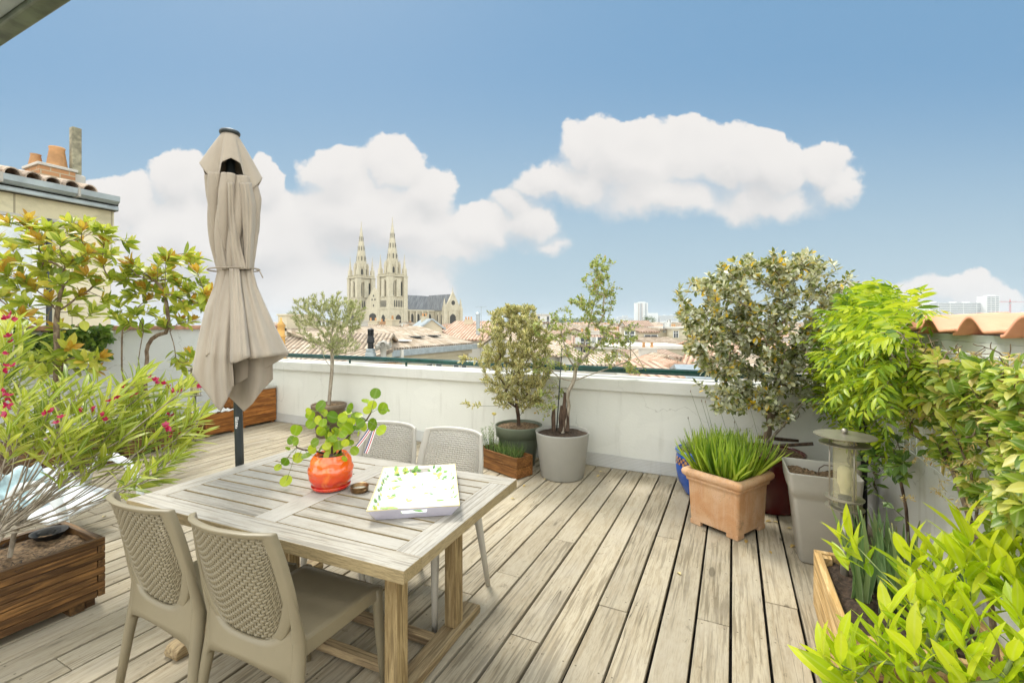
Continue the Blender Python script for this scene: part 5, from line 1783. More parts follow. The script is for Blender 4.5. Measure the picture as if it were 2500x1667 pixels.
for (px, py) in flw:
    # nearest head in view
    rr_ = ipts - np.array([0, 0, EYE])
    fx = 1250 + F_PX * (rr_ @ RT) / (rr_ @ FW); fy = HOR - F_PX * rr_[:, 2] / (rr_ @ FW)
    j = int(np.argmin((fx - px) ** 2 + (fy - py) ** 2))
    tt = float(rr_[j] @ FW) - .06
    cpt = at(px, py, tt) - O
    FP, FD, FN, FS = [], [], [], []
    for q in range(2):
        c0 = cpt + NR.randn(3) * .016
        n_ = unit(NR.randn(3) + np.array([0, 0, .8]) - FW * .6)
        x = unit(np.cross(n_, (0, .3, 1))); y = np.cross(n_, x)
        for k in range(5):
            an = k * 1.2566
            FP.append(c0); FD.append(unit(x * math.cos(an) + y * math.sin(an) + n_ * .35)); FN.append(n_); FS.append(rnd.uniform(.016, .026))
    leaves('flower_cluster', FP, FD, FN, FS, LT['petal'], L['flower'], od)

# --- pilea on the table
O = np.array([-1.764, 1.611, TZ + .15])
pi_ = potted('pot_plant', 'round-leaved green plant spilling out of the orange pot on the table', 'plant', O)
ds = [(903, 315, 72), (835, 372, 60), (880, 392, 62), (950, 418, 82), (845, 432, 55), (888, 530, 85), (808, 542, 78), (948, 572, 80), (768, 480, 70), (718, 415, 72), (705, 455, 58), (527, 402, 78), (600, 480, 84), (448, 462, 62), (455, 525, 70),
      (352, 567, 78), (515, 572, 62), (570, 565, 50), (575, 617, 62), (625, 580, 60), (712, 555, 84), (735, 500, 55), (648, 678, 70), (722, 662, 60), (760, 712, 62), (590, 703, 80), (527, 698, 52), (565, 745, 50), (620, 770, 56), (655, 757, 60), (560, 818, 52),
      (632, 842, 60), (423, 752, 68), (365, 760, 70), (352, 645, 60), (320, 640, 60), (295, 693, 36), (278, 785, 62), (225, 830, 50), (282, 925, 80), (680, 600, 60), (540, 520, 60), (640, 640, 55), (500, 500, 50), (668, 520, 60), (780, 590, 40), (980, 430, 45), (690, 765, 44), (610, 630, 50)]
ds += [(rnd.gauss(a, 45), rnd.gauss(b, 40), rnd.uniform(42, 66)) for a, b in [(560, 520), (600, 600), (650, 700), (540, 640), (720, 600), (860, 470), (370, 650), (610, 560), (700, 520), (500, 500), (640, 620), (590, 670), (760, 520), (480, 560)] for q in range(2)]
cents = [((600, 480), 0), ((860, 470), 1), ((340, 690), 2), ((620, 660), 3), ((480, 450), 0)]
stems = {0: [(600, 735), (600, 640), (585, 540), (530, 470), (495, 440)], 1: [(650, 730), (690, 640), (750, 570), (840, 500), (870, 450)], 2: [(560, 735), (470, 712), (400, 705), (355, 690)], 3: [(620, 735), (625, 690), (640, 660)]}
Z5 = lambda x, y, t_: at(600 + x * .3507, 850 + y * .3507, t_) - O
mb = MB(); pet = MB()
for k, s_ in stems.items():
    mb.tube([Z5(x, y, 2.20 + .02 * k) for x, y in s_], [.0055, .005, .0045, .004, .0035][:len(s_)], 7)
P, D, N, S = [], [], [], []
for (x, y, w__) in ds:
    k = min(stems, key=lambda q: min((x - a) ** 2 + (y - b) ** 2 for a, b in stems[q]))
    sx, sy = min(stems[k], key=lambda s__: (x - s__[0]) ** 2 + (y - s__[1]) ** 2)
    tt = 2.20 + rnd.uniform(-.07, .09)
    c0 = Z5(x, y, tt)
    s0 = Z5(sx, sy, 2.20 + .02 * k)
    n_ = unit(-FW * .85 + np.array([0, 0, .45]) + NR.randn(3) * .42)
    dr = unit(np.cross(np.cross(n_, c0 - s0 + np.array([0, 0, -.01])), n_))
    sz = w__ * .3507 * tt / F_PX * 1.06
    P.append(c0 - dr * sz * .5); D.append(dr); N.append(n_); S.append(sz)
    mid = (s0 + c0) / 2 + np.array([0, 0, .008]) + NR.randn(3) * .006
    pet.tube([s0, mid, c0 - n_ * .002], .0011, 5)
mb.build('stem', BARKD, pi_, smooth=True)
pet.build('leaf_stalks', STEMG, pi_, smooth=True)
leaves('leaves', P, D, N, S, LT['disc'], L['pilea'], pi_)

# --- grassy blades in the terracotta pot
O = np.array([-.04, 3.75, .37])
gr = potted('lily_clump', 'dense clump of bright green strap leaves with a few tall flower stalks, in terracotta', 'plant', O)
P, D, N, S = [], [], [], []
for i in range(620):
    x, y = rnd.uniform(-.15, .15), rnd.uniform(-.15, .15)
    c_, s_ = math.cos(R_(60)), math.sin(R_(60))
    p = np.array([x * c_ - y * s_, x * s_ + y * c_, 0])
    out_ = unit(p + NR.randn(3) * .04) * np.array([1, 1, 0])
    le = rnd.uniform(.5, 1.5) * np.linalg.norm(p) / .15
    D.append(unit(np.array([0, 0, 1]) + out_ * le * .72 - FW * .05)); P.append(p); N.append(unit(out_ + NR.randn(3) * .3 + np.array([0, 0, .2]))); S.append(rnd.uniform(.24, .37))
leaves('blades', P, D, N, S, blade_tmpl(5, .052, .22), L['grass'], gr)
mb = MB(); hd_ = MB()
for (x0, y0, x1, y1) in [(1700, 1100, 1680, 1020), (1722, 1060, 1686, 955), (1735, 1055, 1713, 978), (1740, 1050, 1722, 980), (1800, 1040, 1765, 960), (1770, 1040, 1755, 990), (1795, 1050, 1793, 1030), (1855, 1080, 1826, 975), (1830, 1050, 1808, 1050), (1824, 1055, 1822, 1048)]:
    a, b = at(x0, y0, 3.65) - O, at(x1, y1, 3.6) - O
    mb.tube([np.array([a[0] * .4, a[1] * .4, .02]), a, b], [.0018, .0016, .001], 5)
    hd_.lathe([(.0005, -.012), (.004, 0), (.0005, .012)], 6, c=tuple(b))
mb.build('flower_stalks', STEMG, gr); hd_.build('buds', BARK, gr)

# blue pot: fine grey foliage peeping out
O = np.array([-.262, 4.34, .35])
lv = potted('lavender', 'tuft of fine grey-green foliage in the cobalt blue pot', 'plant', O)
P, D, N, S = [], [], [], []
for i in range(420):
    a = rnd.random() * 6.28; r_ = rnd.random() ** .5 * .15
    P.append((r_ * math.cos(a), r_ * math.sin(a), rnd.uniform(0, .07))); D.append(unit(np.array([math.cos(a) * r_ * 4, math.sin(a) * r_ * 4, .8]) + NR.randn(3) * .3)); N.append(NR.randn(3)); S.append(rnd.uniform(.025, .05))
leaves('foliage', P, D, N, S, LT['olive'], L['olive'], lv)

# --- herbs in the small planter
O = np.array([-2.105, 4.155, .17])
hb = potted('herb_plants', 'low lavender and chive plants filling the small two-board planter', 'plant', O)
ux = np.array([math.cos(R_(-21.5)), math.sin(R_(-21.5)), 0]); uy = np.array([-ux[1], ux[0], 0])
P, D, N, S = [], [], [], []
for i in range(520):
    a = rnd.uniform(-.24, .22); b = rnd.uniform(-.07, .07)
    P.append(ux * a + uy * b); lean = NR.randn(3) * .28; D.append(unit(np.array([0, 0, 1.]) + lean + ux * (a * .8))); N.append(NR.randn(3)); S.append(rnd.uniform(.07, .16) if a > -.1 else rnd.uniform(.05, .1))
leaves('chives', P, D, N, S, blade_tmpl(4, .03, .2), L['herb'], hb)
P, D, N = [], [], []
mb = MB()
for i in range(26):
    a = rnd.uniform(-.30, -.10); b = rnd.uniform(-.08, .08); h = rnd.uniform(.12, .29)
    top_ = ux * (a * 1.1) + uy * b * 1.3 + np.array([rnd.uniform(-.03, .03), 0, h])
    mb.tube([ux * a + uy * b, top_], .0013, 4)
    for k in range(26):
        f = k / 26
        P.append((ux * a + uy * b) * (1 - f) + top_ * f); an = k * 2.4; D.append((math.cos(an), math.sin(an), .6)); N.append((0, 0, 1))
mb.build('stems', STEMG, hb)
leaves('leaves', P, D, N, NR.uniform(.012, .026, len(P)), LT['oval'], L['herb'], hb)
yf = potted('flower', 'single pale yellow flower on a thin dark stem above the herb planter', 'flower', at(1205, 1100, 4.45))
b = at(1206, 1014, 4.45) - np.array(yf.location)
MB().tube([np.zeros(3), b * .5 + np.array([.003, 0, 0]), b], .0016, 5).build('stem', BARKD, yf)
yl = leafmat('yellow_petal', [(0, (.75, .62, .12)), (1, (.85, .78, .40))], .5, .3, vein=0)
leaves('petals', [b] * 16, [unit(np.array([math.cos(k * 2.4), math.sin(k * 2.4), .25 + .06 * k])) for k in range(16)], [(0, 0, 1)] * 16, .035, LT['petal'], yl, yf)

# --- climbing masses on the right wall
def mass(name, label, cat, O, blobs, leafk, tm_, size, per, bark, leanout, compound=False, up=0.0, rb=.02, seed_nodes=None):
    th = potted(name, label, cat, O)
    anch = []
    for (px, py), rx, ry, X, dX, n in blobs:
        for i in range(n):
            an, rr = NR.rand() * 6.283, NR.rand() ** .5
            xx_, yy_ = px + rx * rr * math.cos(an), py + ry * rr * math.sin(an)
            p = onx(xx_, yy_, min(WX - .02, X + NR.uniform(-dX, dX)))
            anch.append(p)
    anch = rel(anch, O)
    nodes, par, ids = grow(seed_nodes, anch, .22, .04)
    limbs('stems', nodes, par, bark, th, .0016, rb)
    P, D, N = [], [], []
    if compound:
        for i in ids:
            b = nodes[i]; a = nodes[par[i]]
            for f_ in range(per):
                ax = unit(unit(b - a) * .4 + NR.randn(3) * .75 + np.array([-.45, -.1, -.25 + .5 * NR.rand()]))
                rach = NR.uniform(.11, .19)
                s_ = unit(np.cross(ax, (0, 0, 1) + NR.randn(3) * .25)); nn = np.cross(s_, ax)
                for k in range(5):
                    f = .25 + .72 * k / 4
                    q = b + ax * rach * f + np.array([0, 0, -.10 * f * f * rach * 2])
                    for sg in (-1, 1):
                        P.append(q); D.append(unit(s_ * sg + ax * .55 + np.array([0, 0, -.35]) + NR.randn(3) * .1)); N.append(nn + NR.randn(3) * .15)
                P.append(b + ax * rach + np.array([0, 0, -.2 * rach])); D.append(unit(ax + np.array([0, 0, -.5]))); N.append(nn)
    else:
        P, D, N = sprig(nodes, par, ids, per, .22, up=up, out=.8, tipn=2)
        D = D + np.array([leanout, 0, 0])
        N = N + np.array([leanout * 1.2, -.2, .2])
    P, D, N = np.array(P), np.array(D), np.array(N)
    # keep leaves on this side of the wall below its top
    okk = ~((P[:, 0] + O[0] > WX - .03) & (P[:, 2] + O[2] < 1.5))
    okk &= P[:, 2] + O[2] < (1.72 if compound else 1.365)
    P, D, N = P[okk], D[okk], N[okk]
    leaves('foliage', P, D, N, NR.uniform(size[0], size[1], len(P)), LT[tm_], L[leafk], th)
    return th, nodes

O = np.array([.80, 3.95, .0])
mass('climbing_plant', 'bright yellow-green climber cascading over the right wall in the corner', 'climbing plant', O,
     [((2140, 755), 75, 30, .80, .20, 40), ((2185, 748), 45, 22, .85, .12, 16), ((2080, 800), 65, 45, .74, .16, 40), ((2150, 820), 85, 55, .72, .18, 48), ((2065, 890), 48, 50, .72, .14, 36), ((2120, 910), 70, 60, .74, .14, 40), ((2040, 960), 35, 35, .74, .10, 22),
      ((2100, 990), 55, 45, .78, .10, 26), ((2180, 760), 60, 30, .8, .15, 22), ((2035, 850), 26, 36, .70, .1, 12), ((2130, 1040), 30, 30, .80, .08, 8), ((2200, 850), 45, 40, .76, .1, 22), ((2190, 920), 40, 40, .76, .08, 16), ((2110, 728), 36, 14, .82, .15, 8)],
     'wist', 'laurel', (.040, .080), 2, BARKG, -.4, compound=True, rb=.02,
     seed_nodes=[np.array([0, 0, 0]), np.array([.0, .0, .45]), np.array([-.03, 0, .75]), np.array([-.05, -.05, 1.0]), np.array([-.05, -.1, 1.2])])
O = np.array([.84, 3.1, .0])
mass('climbing_plant', 'dark trailing creeper stems with round leaves low behind the garden lamp', 'climbing plant', O,
     [((2150, 1090), 50, 40, .80, .08, 12), ((2190, 1140), 35, 30, .82, .06, 9), ((2150, 1180), 30, 45, .78, .08, 7), ((2120, 1110), 25, 30, .78, .08, 6)],
     'ivy', 'oval', (.04, .075), 4, BARKD, -.4, rb=.008,
     seed_nodes=[np.array([0, 0, 0]), np.array([.0, .0, .45]), np.array([-.03, 0.05, .7])])
O = np.array([.84, 2.2, .0])
_, nd = mass('honeysuckle', 'yellowing honeysuckle with large leaves covering the wire trellis, right edge', 'climbing plant', O,
     [((2220, 850), 55, 50, .80, .10, 30), ((2290, 850), 60, 40, .80, .10, 30), ((2370, 850), 45, 30, .82, .08, 12), ((2260, 930), 75, 50, .80, .10, 40), ((2350, 930), 60, 45, .80, .10, 26), ((2440, 910), 50, 40, .82, .08, 12),
      ((2220, 1010), 45, 45, .82, .07, 10), ((2320, 1010), 60, 40, .80, .08, 16), ((2430, 1010), 60, 45, .80, .08, 15), ((2470, 1080), 50, 55, .80, .08, 18), ((2390, 1090), 50, 30, .82, .06, 6), ((2460, 1180), 50, 50, .80, .08, 14), ((2300, 1090), 40, 40, .83, .05, 9),
      ((2490, 1260), 40, 50, .78, .08, 12), ((2400, 1200), 30, 30, .83, .05, 8), ((2500, 960), 40, 60, .80, .08, 22), ((2440, 850), 40, 20, .84, .04, 8), ((2170, 900), 40, 50, .78, .10, 24), ((2540, 1100), 40, 120, .78, .08, 30)],
     'honey', 'ovalc', (.030, .070), 8, BARK, -.5, up=-.05, rb=.010,
     seed_nodes=[np.array([0, 0, 0]), np.array([.0, .0, .4]), np.array([-.02, .1, .7]), np.array([-.02, .3, .9])])
# dry blossom heads of the honeysuckle
P, D, N, S = [], [], [], []
for i in range(80):
    px, py = rnd.uniform(2200, 2500), rnd.uniform(850, 1260)
    c0 = onx(px, py, .76) - O
    for k in range(14):
        P.append(c0 + NR.randn(3) * .008); D.append(unit(NR.randn(3))); N.append(NR.randn(3)); S.append(rnd.uniform(.012, .026))
leaves('dry_blossom', P, D, N, S, LT['olive'], L['dry'], _)

# --- irises
O = np.array([.62, 2.50, .25])
ir = potted('iris', 'grey-green sword-leaved irises standing in the pale pine planter', 'plant', O)
P, D, N, S = [], [], [], []
for i in range(74):
    fan = rnd.choice([(.0, -.02), (.06, .10), (-.05, .14), (.10, -.12), (.02, .22), (-.10, .02), (.05, -.2)])
    p = np.array([fan[0] + rnd.uniform(-.04, .04), fan[1] + rnd.uniform(-.03, .03), 0])
    D.append(unit(np.array([rnd.uniform(-.28, .28), rnd.uniform(-.2, .2), 1]))); P.append(p); N.append(unit(-FW + NR.randn(3) * .4)); S.append(rnd.uniform(.22, .40))
leaves('leaves', P, D, N, S, blade_tmpl(5, .085, .10), L['iris'], ir)

# --- lime-green shrub, bottom right
O = np.array([.645, 1.50, .20])
sh = potted('shrub', 'large lime-green shrub with long pointed leaves filling the bottom right corner', 'bush', O)
tips = [(2030, 1290, 1.75), (2060, 1300, 1.72), (2200, 1340, 1.65), (2230, 1350, 1.62), (2030, 1560, 1.5), (2040, 1530, 1.55), (1990, 1590, 1.5), (2030, 1600, 1.45), (2060, 1560, 1.5), (2120, 1530, 1.5), (2150, 1480, 1.5), (2190, 1500, 1.45),
        (2230, 1450, 1.5), (2260, 1400, 1.5), (2290, 1380, 1.55), (2340, 1250, 1.5), (2350, 1290, 1.45), (2330, 1240, 1.55), (2390, 1360, 1.4), (2420, 1340, 1.4), (2450, 1380, 1.35), (2480, 1330, 1.4), (2350, 1430, 1.4), (2400, 1450, 1.3), (2300, 1480, 1.4), (2260, 1530, 1.35),
        (2210, 1570, 1.35), (2170, 1600, 1.4), (2330, 1550, 1.3), (2400, 1520, 1.25), (2460, 1480, 1.25), (2490, 1430, 1.3), (2450, 1580, 1.2), (2380, 1610, 1.25), (2300, 1620, 1.3), (2240, 1640, 1.3), (2480, 1640, 1.2), (2100, 1600, 1.45), (2060, 1640, 1.45), (2150, 1550, 1.45), (2520, 1540, 1.2),
        (2510, 1280, 1.4), (2440, 1290, 1.45), (2270, 1340, 1.6), (2370, 1500, 1.3), (2330, 1360, 1.45), (2200, 1450, 1.5), (2430, 1430, 1.3), (2280, 1440, 1.45), (2500, 1380, 1.35), (2540, 1450, 1.25), (2540, 1620, 1.15), (2340, 1650, 1.25)]
an_ = []
for ti, (a, b, c) in enumerate(tips):
    if ti % 6 == 5: continue
    an_.append(at(a + 22, b + 22, c) - O)
    if rnd.random() < .15: an_.append(at(a + rnd.uniform(-20, 40), b + rnd.uniform(25, 80), c + rnd.uniform(0, .15)) - O)
nodes, par, ids = grow([np.array([0, 0, 0]), np.array([0, .02, .08]), np.array([.0, .05, .16])], an_, .35, .04)
limbs('stems', nodes, par, STEMG, sh, .0022, .012)
P, D, N, S, RN = [], [], [], [], []
for i in ids:
    b = nodes[i]; a = nodes[par[i]]
    ax = unit(b - a + np.array([0, 0, .10]))
    x = unit(np.cross(ax, (.3, .2, 1))); y = np.cross(ax, x)
    tone = NR.rand() * .3
    for k in range(8):
        f = k / 7
        an = k * 2.4 + NR.rand() * .4
        P.append(b - ax * .12 * (1 - f)); D.append(unit(ax + (x * math.cos(an) + y * math.sin(an)) * (1.1 - .75 * f) + np.array([-.05, 0, .05]))); N.append(ax + NR.randn(3) * .25)
        S.append(NR.uniform(.085, .155)); RN.append(min(1, tone + .45 * f + .45 * NR.rand() ** 1.3))
leaves('leaves', P, D, N, S, LT['laurel'], L['laurel'], sh, RN)

# --- fallen leaves
for i, (px, py) in enumerate([(1265, 1166), (1283, 1183), (1246, 1217), (1465, 1160), (1470, 1150), (1662, 1402), (1884, 1272), (1900, 1275), (1933, 1290), (1877, 1344), (1822, 1317), (1400, 1155), (1940, 1330), (1330, 1170), (250, 1262), (1300, 1150)]):
    o_ = leaves('fallen_leaf', [(0, 0, 0)], [(1, 0, .12)], [(0, 0, 1)], [rnd.uniform(.03, .05)], leaf_tmpl(.55, .5, .3, .5), L['dry'], None, [rnd.random()])
    p = onz(px, py, .006)
    o_.location = p; o_.rotation_euler = (0, 0, rnd.random() * 6)
    tag(o_, 'small dry yellow leaf lying on the deck boards', 'leaf', 'fallen leaves on the deck')
# ------------------------------------------------------------------ the town beyond
GZ = -14.0
gm, t = newmat('town_ground')
o = t.obj()
a = t.noise(o, .02, 6, .6)
finish(t, t.mix(t.sstep(a, .4, .6), (.30, .28, .22), (.14, .15, .09)), .9, spec=.1)
g_ = MB().box(-3900, 3900, -300, 4600, GZ - 1, GZ).build('ground', gm, None)
tag(g_, kind='structure')

TILE = {
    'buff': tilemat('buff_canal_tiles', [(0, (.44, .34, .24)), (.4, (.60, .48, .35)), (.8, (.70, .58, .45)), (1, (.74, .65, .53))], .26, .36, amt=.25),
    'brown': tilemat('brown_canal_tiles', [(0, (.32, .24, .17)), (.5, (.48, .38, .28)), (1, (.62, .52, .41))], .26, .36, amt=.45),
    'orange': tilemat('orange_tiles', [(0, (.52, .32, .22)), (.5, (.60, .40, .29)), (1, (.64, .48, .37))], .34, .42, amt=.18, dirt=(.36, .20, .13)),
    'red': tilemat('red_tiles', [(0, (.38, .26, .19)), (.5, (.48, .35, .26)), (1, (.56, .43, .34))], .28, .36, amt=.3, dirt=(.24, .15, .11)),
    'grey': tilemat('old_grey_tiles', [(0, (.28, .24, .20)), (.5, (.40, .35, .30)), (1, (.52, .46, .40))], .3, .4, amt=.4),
}
slate, t = newmat('slate')
o = t.obj()
s_ = t.sep(o)
st = t.noise(t.comb(t.math('ADD', t.math('MULTIPLY', s_[0], 1.0), t.math('MULTIPLY', s_[1], 1.0)), 0, t.math('MULTIPLY', s_[2], .12)), 2.2, 5, .7)
c_ = t.mix(t.sstep(st, .38, .66), (.05, .055, .06), (.155, .165, .17))
finish(t, c_, .6, st, .2, .05, spec=.4)
ZN = K['zinc']
STONE = {
    'cream': blockmat('cream_limestone', (.58, .53, .39), (.50, .45, .33), .9, .38, (.50, .44, .32), (.42, .38, .28), .3),
    'white': plain('white_town_render', (.60, .58, .52), .9, var=.08, scale=.6, dirt=(.52, .48, .40)),
    'sand': plain('sand_town_render', (.55, .49, .36), .9, var=.12, scale=.5, dirt=(.46, .40, .30)),
    'grey': plain('grey_town_render', (.52, .50, .45), .9, var=.12, scale=.5, dirt=(.36, .34, .29)),
}
WIN = plain('window_dark', (.05, .06, .065), .2, spec=.7)
SHUT = plain('pale_shutters', (.62, .63, .60), .6, var=.1)
CLAY = plain('clay_chimney_pot', (.50, .27, .12), .85, var=.3, scale=3, dirt=(.30, .22, .12))
CHB = blockmat('chimney_brick', (.50, .27, .13), (.40, .20, .10), .24, .075, (.46, .40, .28), (.26, .20, .12), .45, msz=.008)
CORD = {}


def chimney_part(parent, x, y, z, w_=.8, d_=.5, h=1.2, pots=2, mat=None):
    ch = MB().box(x - w_ / 2, x + w_ / 2, y - d_ / 2, y + d_ / 2, z - 1.6, z + h).box(x - w_ / 2 - .06, x + w_ / 2 + .06, y - d_ / 2 - .06, y + d_ / 2 + .06, z + h + .002, z + h + .10).build('chimney', mat or STONE['grey'], parent)
    for k in range(pots):
        px_ = x + (k - (pots - 1) / 2) * (w_ / max(1, pots))
        MB().lathe([(.10, 0), (.08, .26), (.10, .28), (.09, .32)], 10, c=(px_, y, z + h + .1)).build('chimney_pot', CLAY, ch)
    return ch


def house(label, cx, cy, rot, w_, d_, ze, zr, wall='cream', roof='buff', kind='gable', chim=1, win=(), over=.3, name='house', gutter=False, group=None, sky=(), cat='house'):
    """local x along the ridge, local -y faces the viewer"""
    th = thing(name, label, cat, (cx, cy, 0), rot, group)
    hw_, hd_ = w_ / 2, d_ / 2
    mb = MB()
    if kind == 'gable':
        mb.prism([(-hd_, GZ), (hd_, GZ), (hd_, ze), (0, zr), (-hd_, ze)], -hw_, hw_, axis='x')
    elif kind == 'front':    # gable end faces the viewer
        mb.prism([(-hw_, GZ), (hw_, GZ), (hw_, ze), (0, zr), (-hw_, ze)], -hd_, hd_, axis='y')
    else:
        mb.box(-hw_, hw_, -hd_, hd_, GZ, ze)
    mb.build('wall', STONE[wall] if isinstance(wall, str) else wall, th)
    th_ = .16
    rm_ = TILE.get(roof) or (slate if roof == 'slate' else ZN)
    def slab(P4, nm='roof', rot_r=0.0, loc=(0, 0, 0)):
        P4 = [np.array(p, float) for p in P4]
        nn = unit(np.cross(P4[1] - P4[0], P4[-1] - P4[0]))
        if nn[2] < 0: nn = -nn
        up = [p + nn * th_ + np.array([0, 0, .01]) for p in P4]
        lo = [p + np.array([0, 0, .01]) for p in P4]
        n_ = len(P4)
        fs = [tuple(range(n_)), tuple(range(2 * n_ - 1, n_ - 1, -1))] + [(i, (i + 1) % n_, (i + 1) % n_ + n_, i + n_) for i in range(n_)]
        # a local frame whose x runs along the ridge for the tile pattern
        if rot_r:
            c, s = math.cos(-rot_r), math.sin(-rot_r)
            f = lambda p: (p[0] * c - p[1] * s, p[0] * s + p[1] * c, p[2])
        else:
            f = lambda p: tuple(p)
        o_ = MB().add([f(p) for p in lo + up], fs).build(nm, rm_, th)
        if rot_r: o_.rotation_euler = (0, 0, rot_r)
        return o_
    e = over
    if kind == 'gable':
        sl = (zr - ze) / hd_
        slab([(-hw_ - e * .6, -hd_ - e, ze - e * sl), (hw_ + e * .6, -hd_ - e, ze - e * sl), (hw_ + e * .6, 0, zr), (-hw_ - e * .6, 0, zr)])
        slab([(-hw_ - e * .6, hd_ + e, ze - e * sl), (hw_ + e * .6, hd_ + e, ze - e * sl), (hw_ + e * .6, .0, zr), (-hw_ - e * .6, .0, zr)])
        if gutter:
            MB().box(-hw_ - e, hw_ + e, -hd_ - e - .18, -hd_ - e - .01, ze - e * sl - .20, ze - e * sl + .02).build('gutter', ZN, th)
    elif kind == 'front':
        sl = (zr - ze) / hw_
        slab([(-hw_ - e, -hd_ - e * .5, ze - e * sl), (-hw_ - e, hd_ + e * .5, ze - e * sl), (0, hd_ + e * .5, zr), (0, -hd_ - e * .5, zr)], rot_r=R_(90))
        slab([(hw_ + e, -hd_ - e * .5, ze - e * sl), (hw_ + e, hd_ + e * .5, ze - e * sl), (0, hd_ + e * .5, zr), (0, -hd_ - e * .5, zr)], rot_r=R_(90))
    elif kind == 'hip':
        rl = max(.1, hw_ - hd_)
        ze_ = ze - .08
        slab([(-hw_ - e, -hd_ - e, ze_), (hw_ + e, -hd_ - e, ze_), (rl, 0, zr), (-rl, 0, zr)])
        slab([(-hw_ - e, hd_ + e, ze_), (hw_ + e, hd_ + e, ze_), (rl, 0, zr), (-rl, 0, zr)])
        slab([(-hw_ - e, -hd_ - e, ze_), (-hw_ - e, hd_ + e, ze_), (-rl, 0, zr)], rot_r=R_(90))
        slab([(hw_ + e, -hd_ - e, ze_), (hw_ + e, hd_ + e, ze_), (rl, 0, zr)], rot_r=R_(90))
    elif kind == 'shed':
        slab([(-hw_ - e * .5, -hd_ - e, ze), (hw_ + e * .5, -hd_ - e, ze), (hw_ + e * .5, hd_, zr), (-hw_ - e * .5, hd_, zr)])
        MB().prism([(-hd_, ze), (hd_, ze), (hd_, zr)], -hw_, hw_, axis='x').build('upper_wall', STONE[wall], th)
        if gutter:
            MB().box(-hw_ - e, hw_ + e, -hd_ - e - .22, -hd_ - e - .01, ze - .28, ze + .04).build('gutter', ZN, th)
    elif kind == 'flat':
        MB().box(-hw_ - .1, hw_ + .1, -hd_ - .1, hd_ + .1, ze + .002, ze + .25).build('parapet_cap', STONE['white'], th)
    for (wx_, wz_, ww, wh, sh_) in win:
        wn_ = MB().box(wx_ - ww / 2, wx_ + ww / 2, -hd_ - .02, -hd_ + .02, wz_, wz_ + wh).build('window', WIN, th)
        fr_ = MB()
        for q in (-1, 1): fr_.box(wx_ + q * ww / 2 - .04, wx_ + q * ww / 2 + .04, -hd_ - .05, -hd_ - .021, wz_ - .04, wz_ + wh + .04)
        fr_.box(wx_ - .03, wx_ + .03, -hd_ - .045, -hd_ - .022, wz_, wz_ + wh).box(wx_ - ww / 2, wx_ + ww / 2, -hd_ - .052, -hd_ - .022, wz_ + wh * .66, wz_ + wh * .66 + .05)
        fr_.build('frame', SHUT, wn_)
        if sh_:
            for q in (-1, 1):
                MB().box(wx_ + q * ww * .78 - ww * .22, wx_ + q * ww * .78 + ww * .22, -hd_ - .06, -hd_ - .022, wz_, wz_ + wh).build('shutter', SHUT, th)
    for k in range(chim):
        cxx = (-.6 + 1.2 * (k + .3) / max(1, chim)) * hw_
        chimney_part(th, cxx, 0 if kind != 'shed' else hd_ * .6, zr if kind != 'flat' else ze, rnd.uniform(.6, 1.1), .5, rnd.uniform(.1, .5), rnd.choice([1, 2, 2, 3]), rnd.choice([STONE['grey'], STONE['sand'], STONE['white'], STONE['sand'], CHB]))
    for (sx, f0, sw, sl_) in sky:
        z0 = ze + (zr - ze) * f0; z1 = ze + (zr - ze) * (f0 + sl_)
        y0 = -hd_ + (hd_ if kind == 'gable' else 2 * hd_) * f0; y1 = -hd_ + (hd_ if kind == 'gable' else 2 * hd_) * (f0 + sl_)
        sk_ = MB().add([(sx - sw, y0, z0 + .26), (sx + sw, y0, z0 + .26), (sx + sw, y1, z1 + .26), (sx - sw, y1, z1 + .26), (sx - sw, y0, z0 + .1), (sx + sw, y0, z0 + .1), (sx + sw, y1, z1 + .1), (sx - sw, y1, z1 + .1)],
                       [(0, 1, 2, 3), (7, 6, 5, 4), (0, 4, 5, 1), (1, 5, 6, 2), (2, 6, 7, 3), (3, 7, 4, 0)]).build('skylight', WIN if rnd.random() < .6 else K['white_paint'], th)
    return th


def view_house(label, px0, px1, ye, yr, t, dd, rot=0.0, **kw):
    """near wall spans px0..px1 at forward distance t; ye / yr are the rows of eave and ridge"""
    kind = kw.get('kind', 'gable')
    ra = YAW + R_(rot)
    w_ = (px1 - px0) / F_PX * t / max(.5, math.cos(R_(rot)))
    ze = EYE + (HOR - ye) / F_PX * t
    tr_d = t + (dd / 2 if kind in ('gable', 'hip') else (0 if kind == 'front' else dd))
    zr = EYE + (HOR - yr) / F_PX * tr_d
    c = at((px0 + px1) / 2, HOR, t)
    n_ = np.array([-math.sin(ra), math.cos(ra), 0])
    c = c + n_ * dd / 2
    zr = max(zr, ze + .3)
    wins = [((fx - .5) * w_, EYE + (HOR - wy) / F_PX * t, ww, wh, s) for (fx, wy, ww, wh, s) in kw.pop('wins', ())]
    return house(label, c[0], c[1], ra, w_, dd, ze, zr, win=wins, **kw)


# --- near roofs, named one by one (rows and columns of the photograph)
view_house('long house with broad mottled brown tile roof behind the olive tree', 560, 905, 889, 820, 24, 10.5, 6, wall='cream', roof='brown', kind='gable', chim=0, over=.5)
view_house('grey-roofed house with two rows of small square windows, left of the olive crown', 696, 800, 800, 776, 52, 8, 10, wall='sand', roof='grey', chim=0, kind='hip', wins=[(.17, 806, .8, 1.3, 0), (.29, 806, .8, 1.3, 0), (.37, 806, .8, 1.3, 0), (.47, 806, .8, 1.3, 0), (.76, 812, .7, 1.2, 0), (.84, 812, .7, 1.2, 0), (.93, 812, .7, 1.2, 0)])
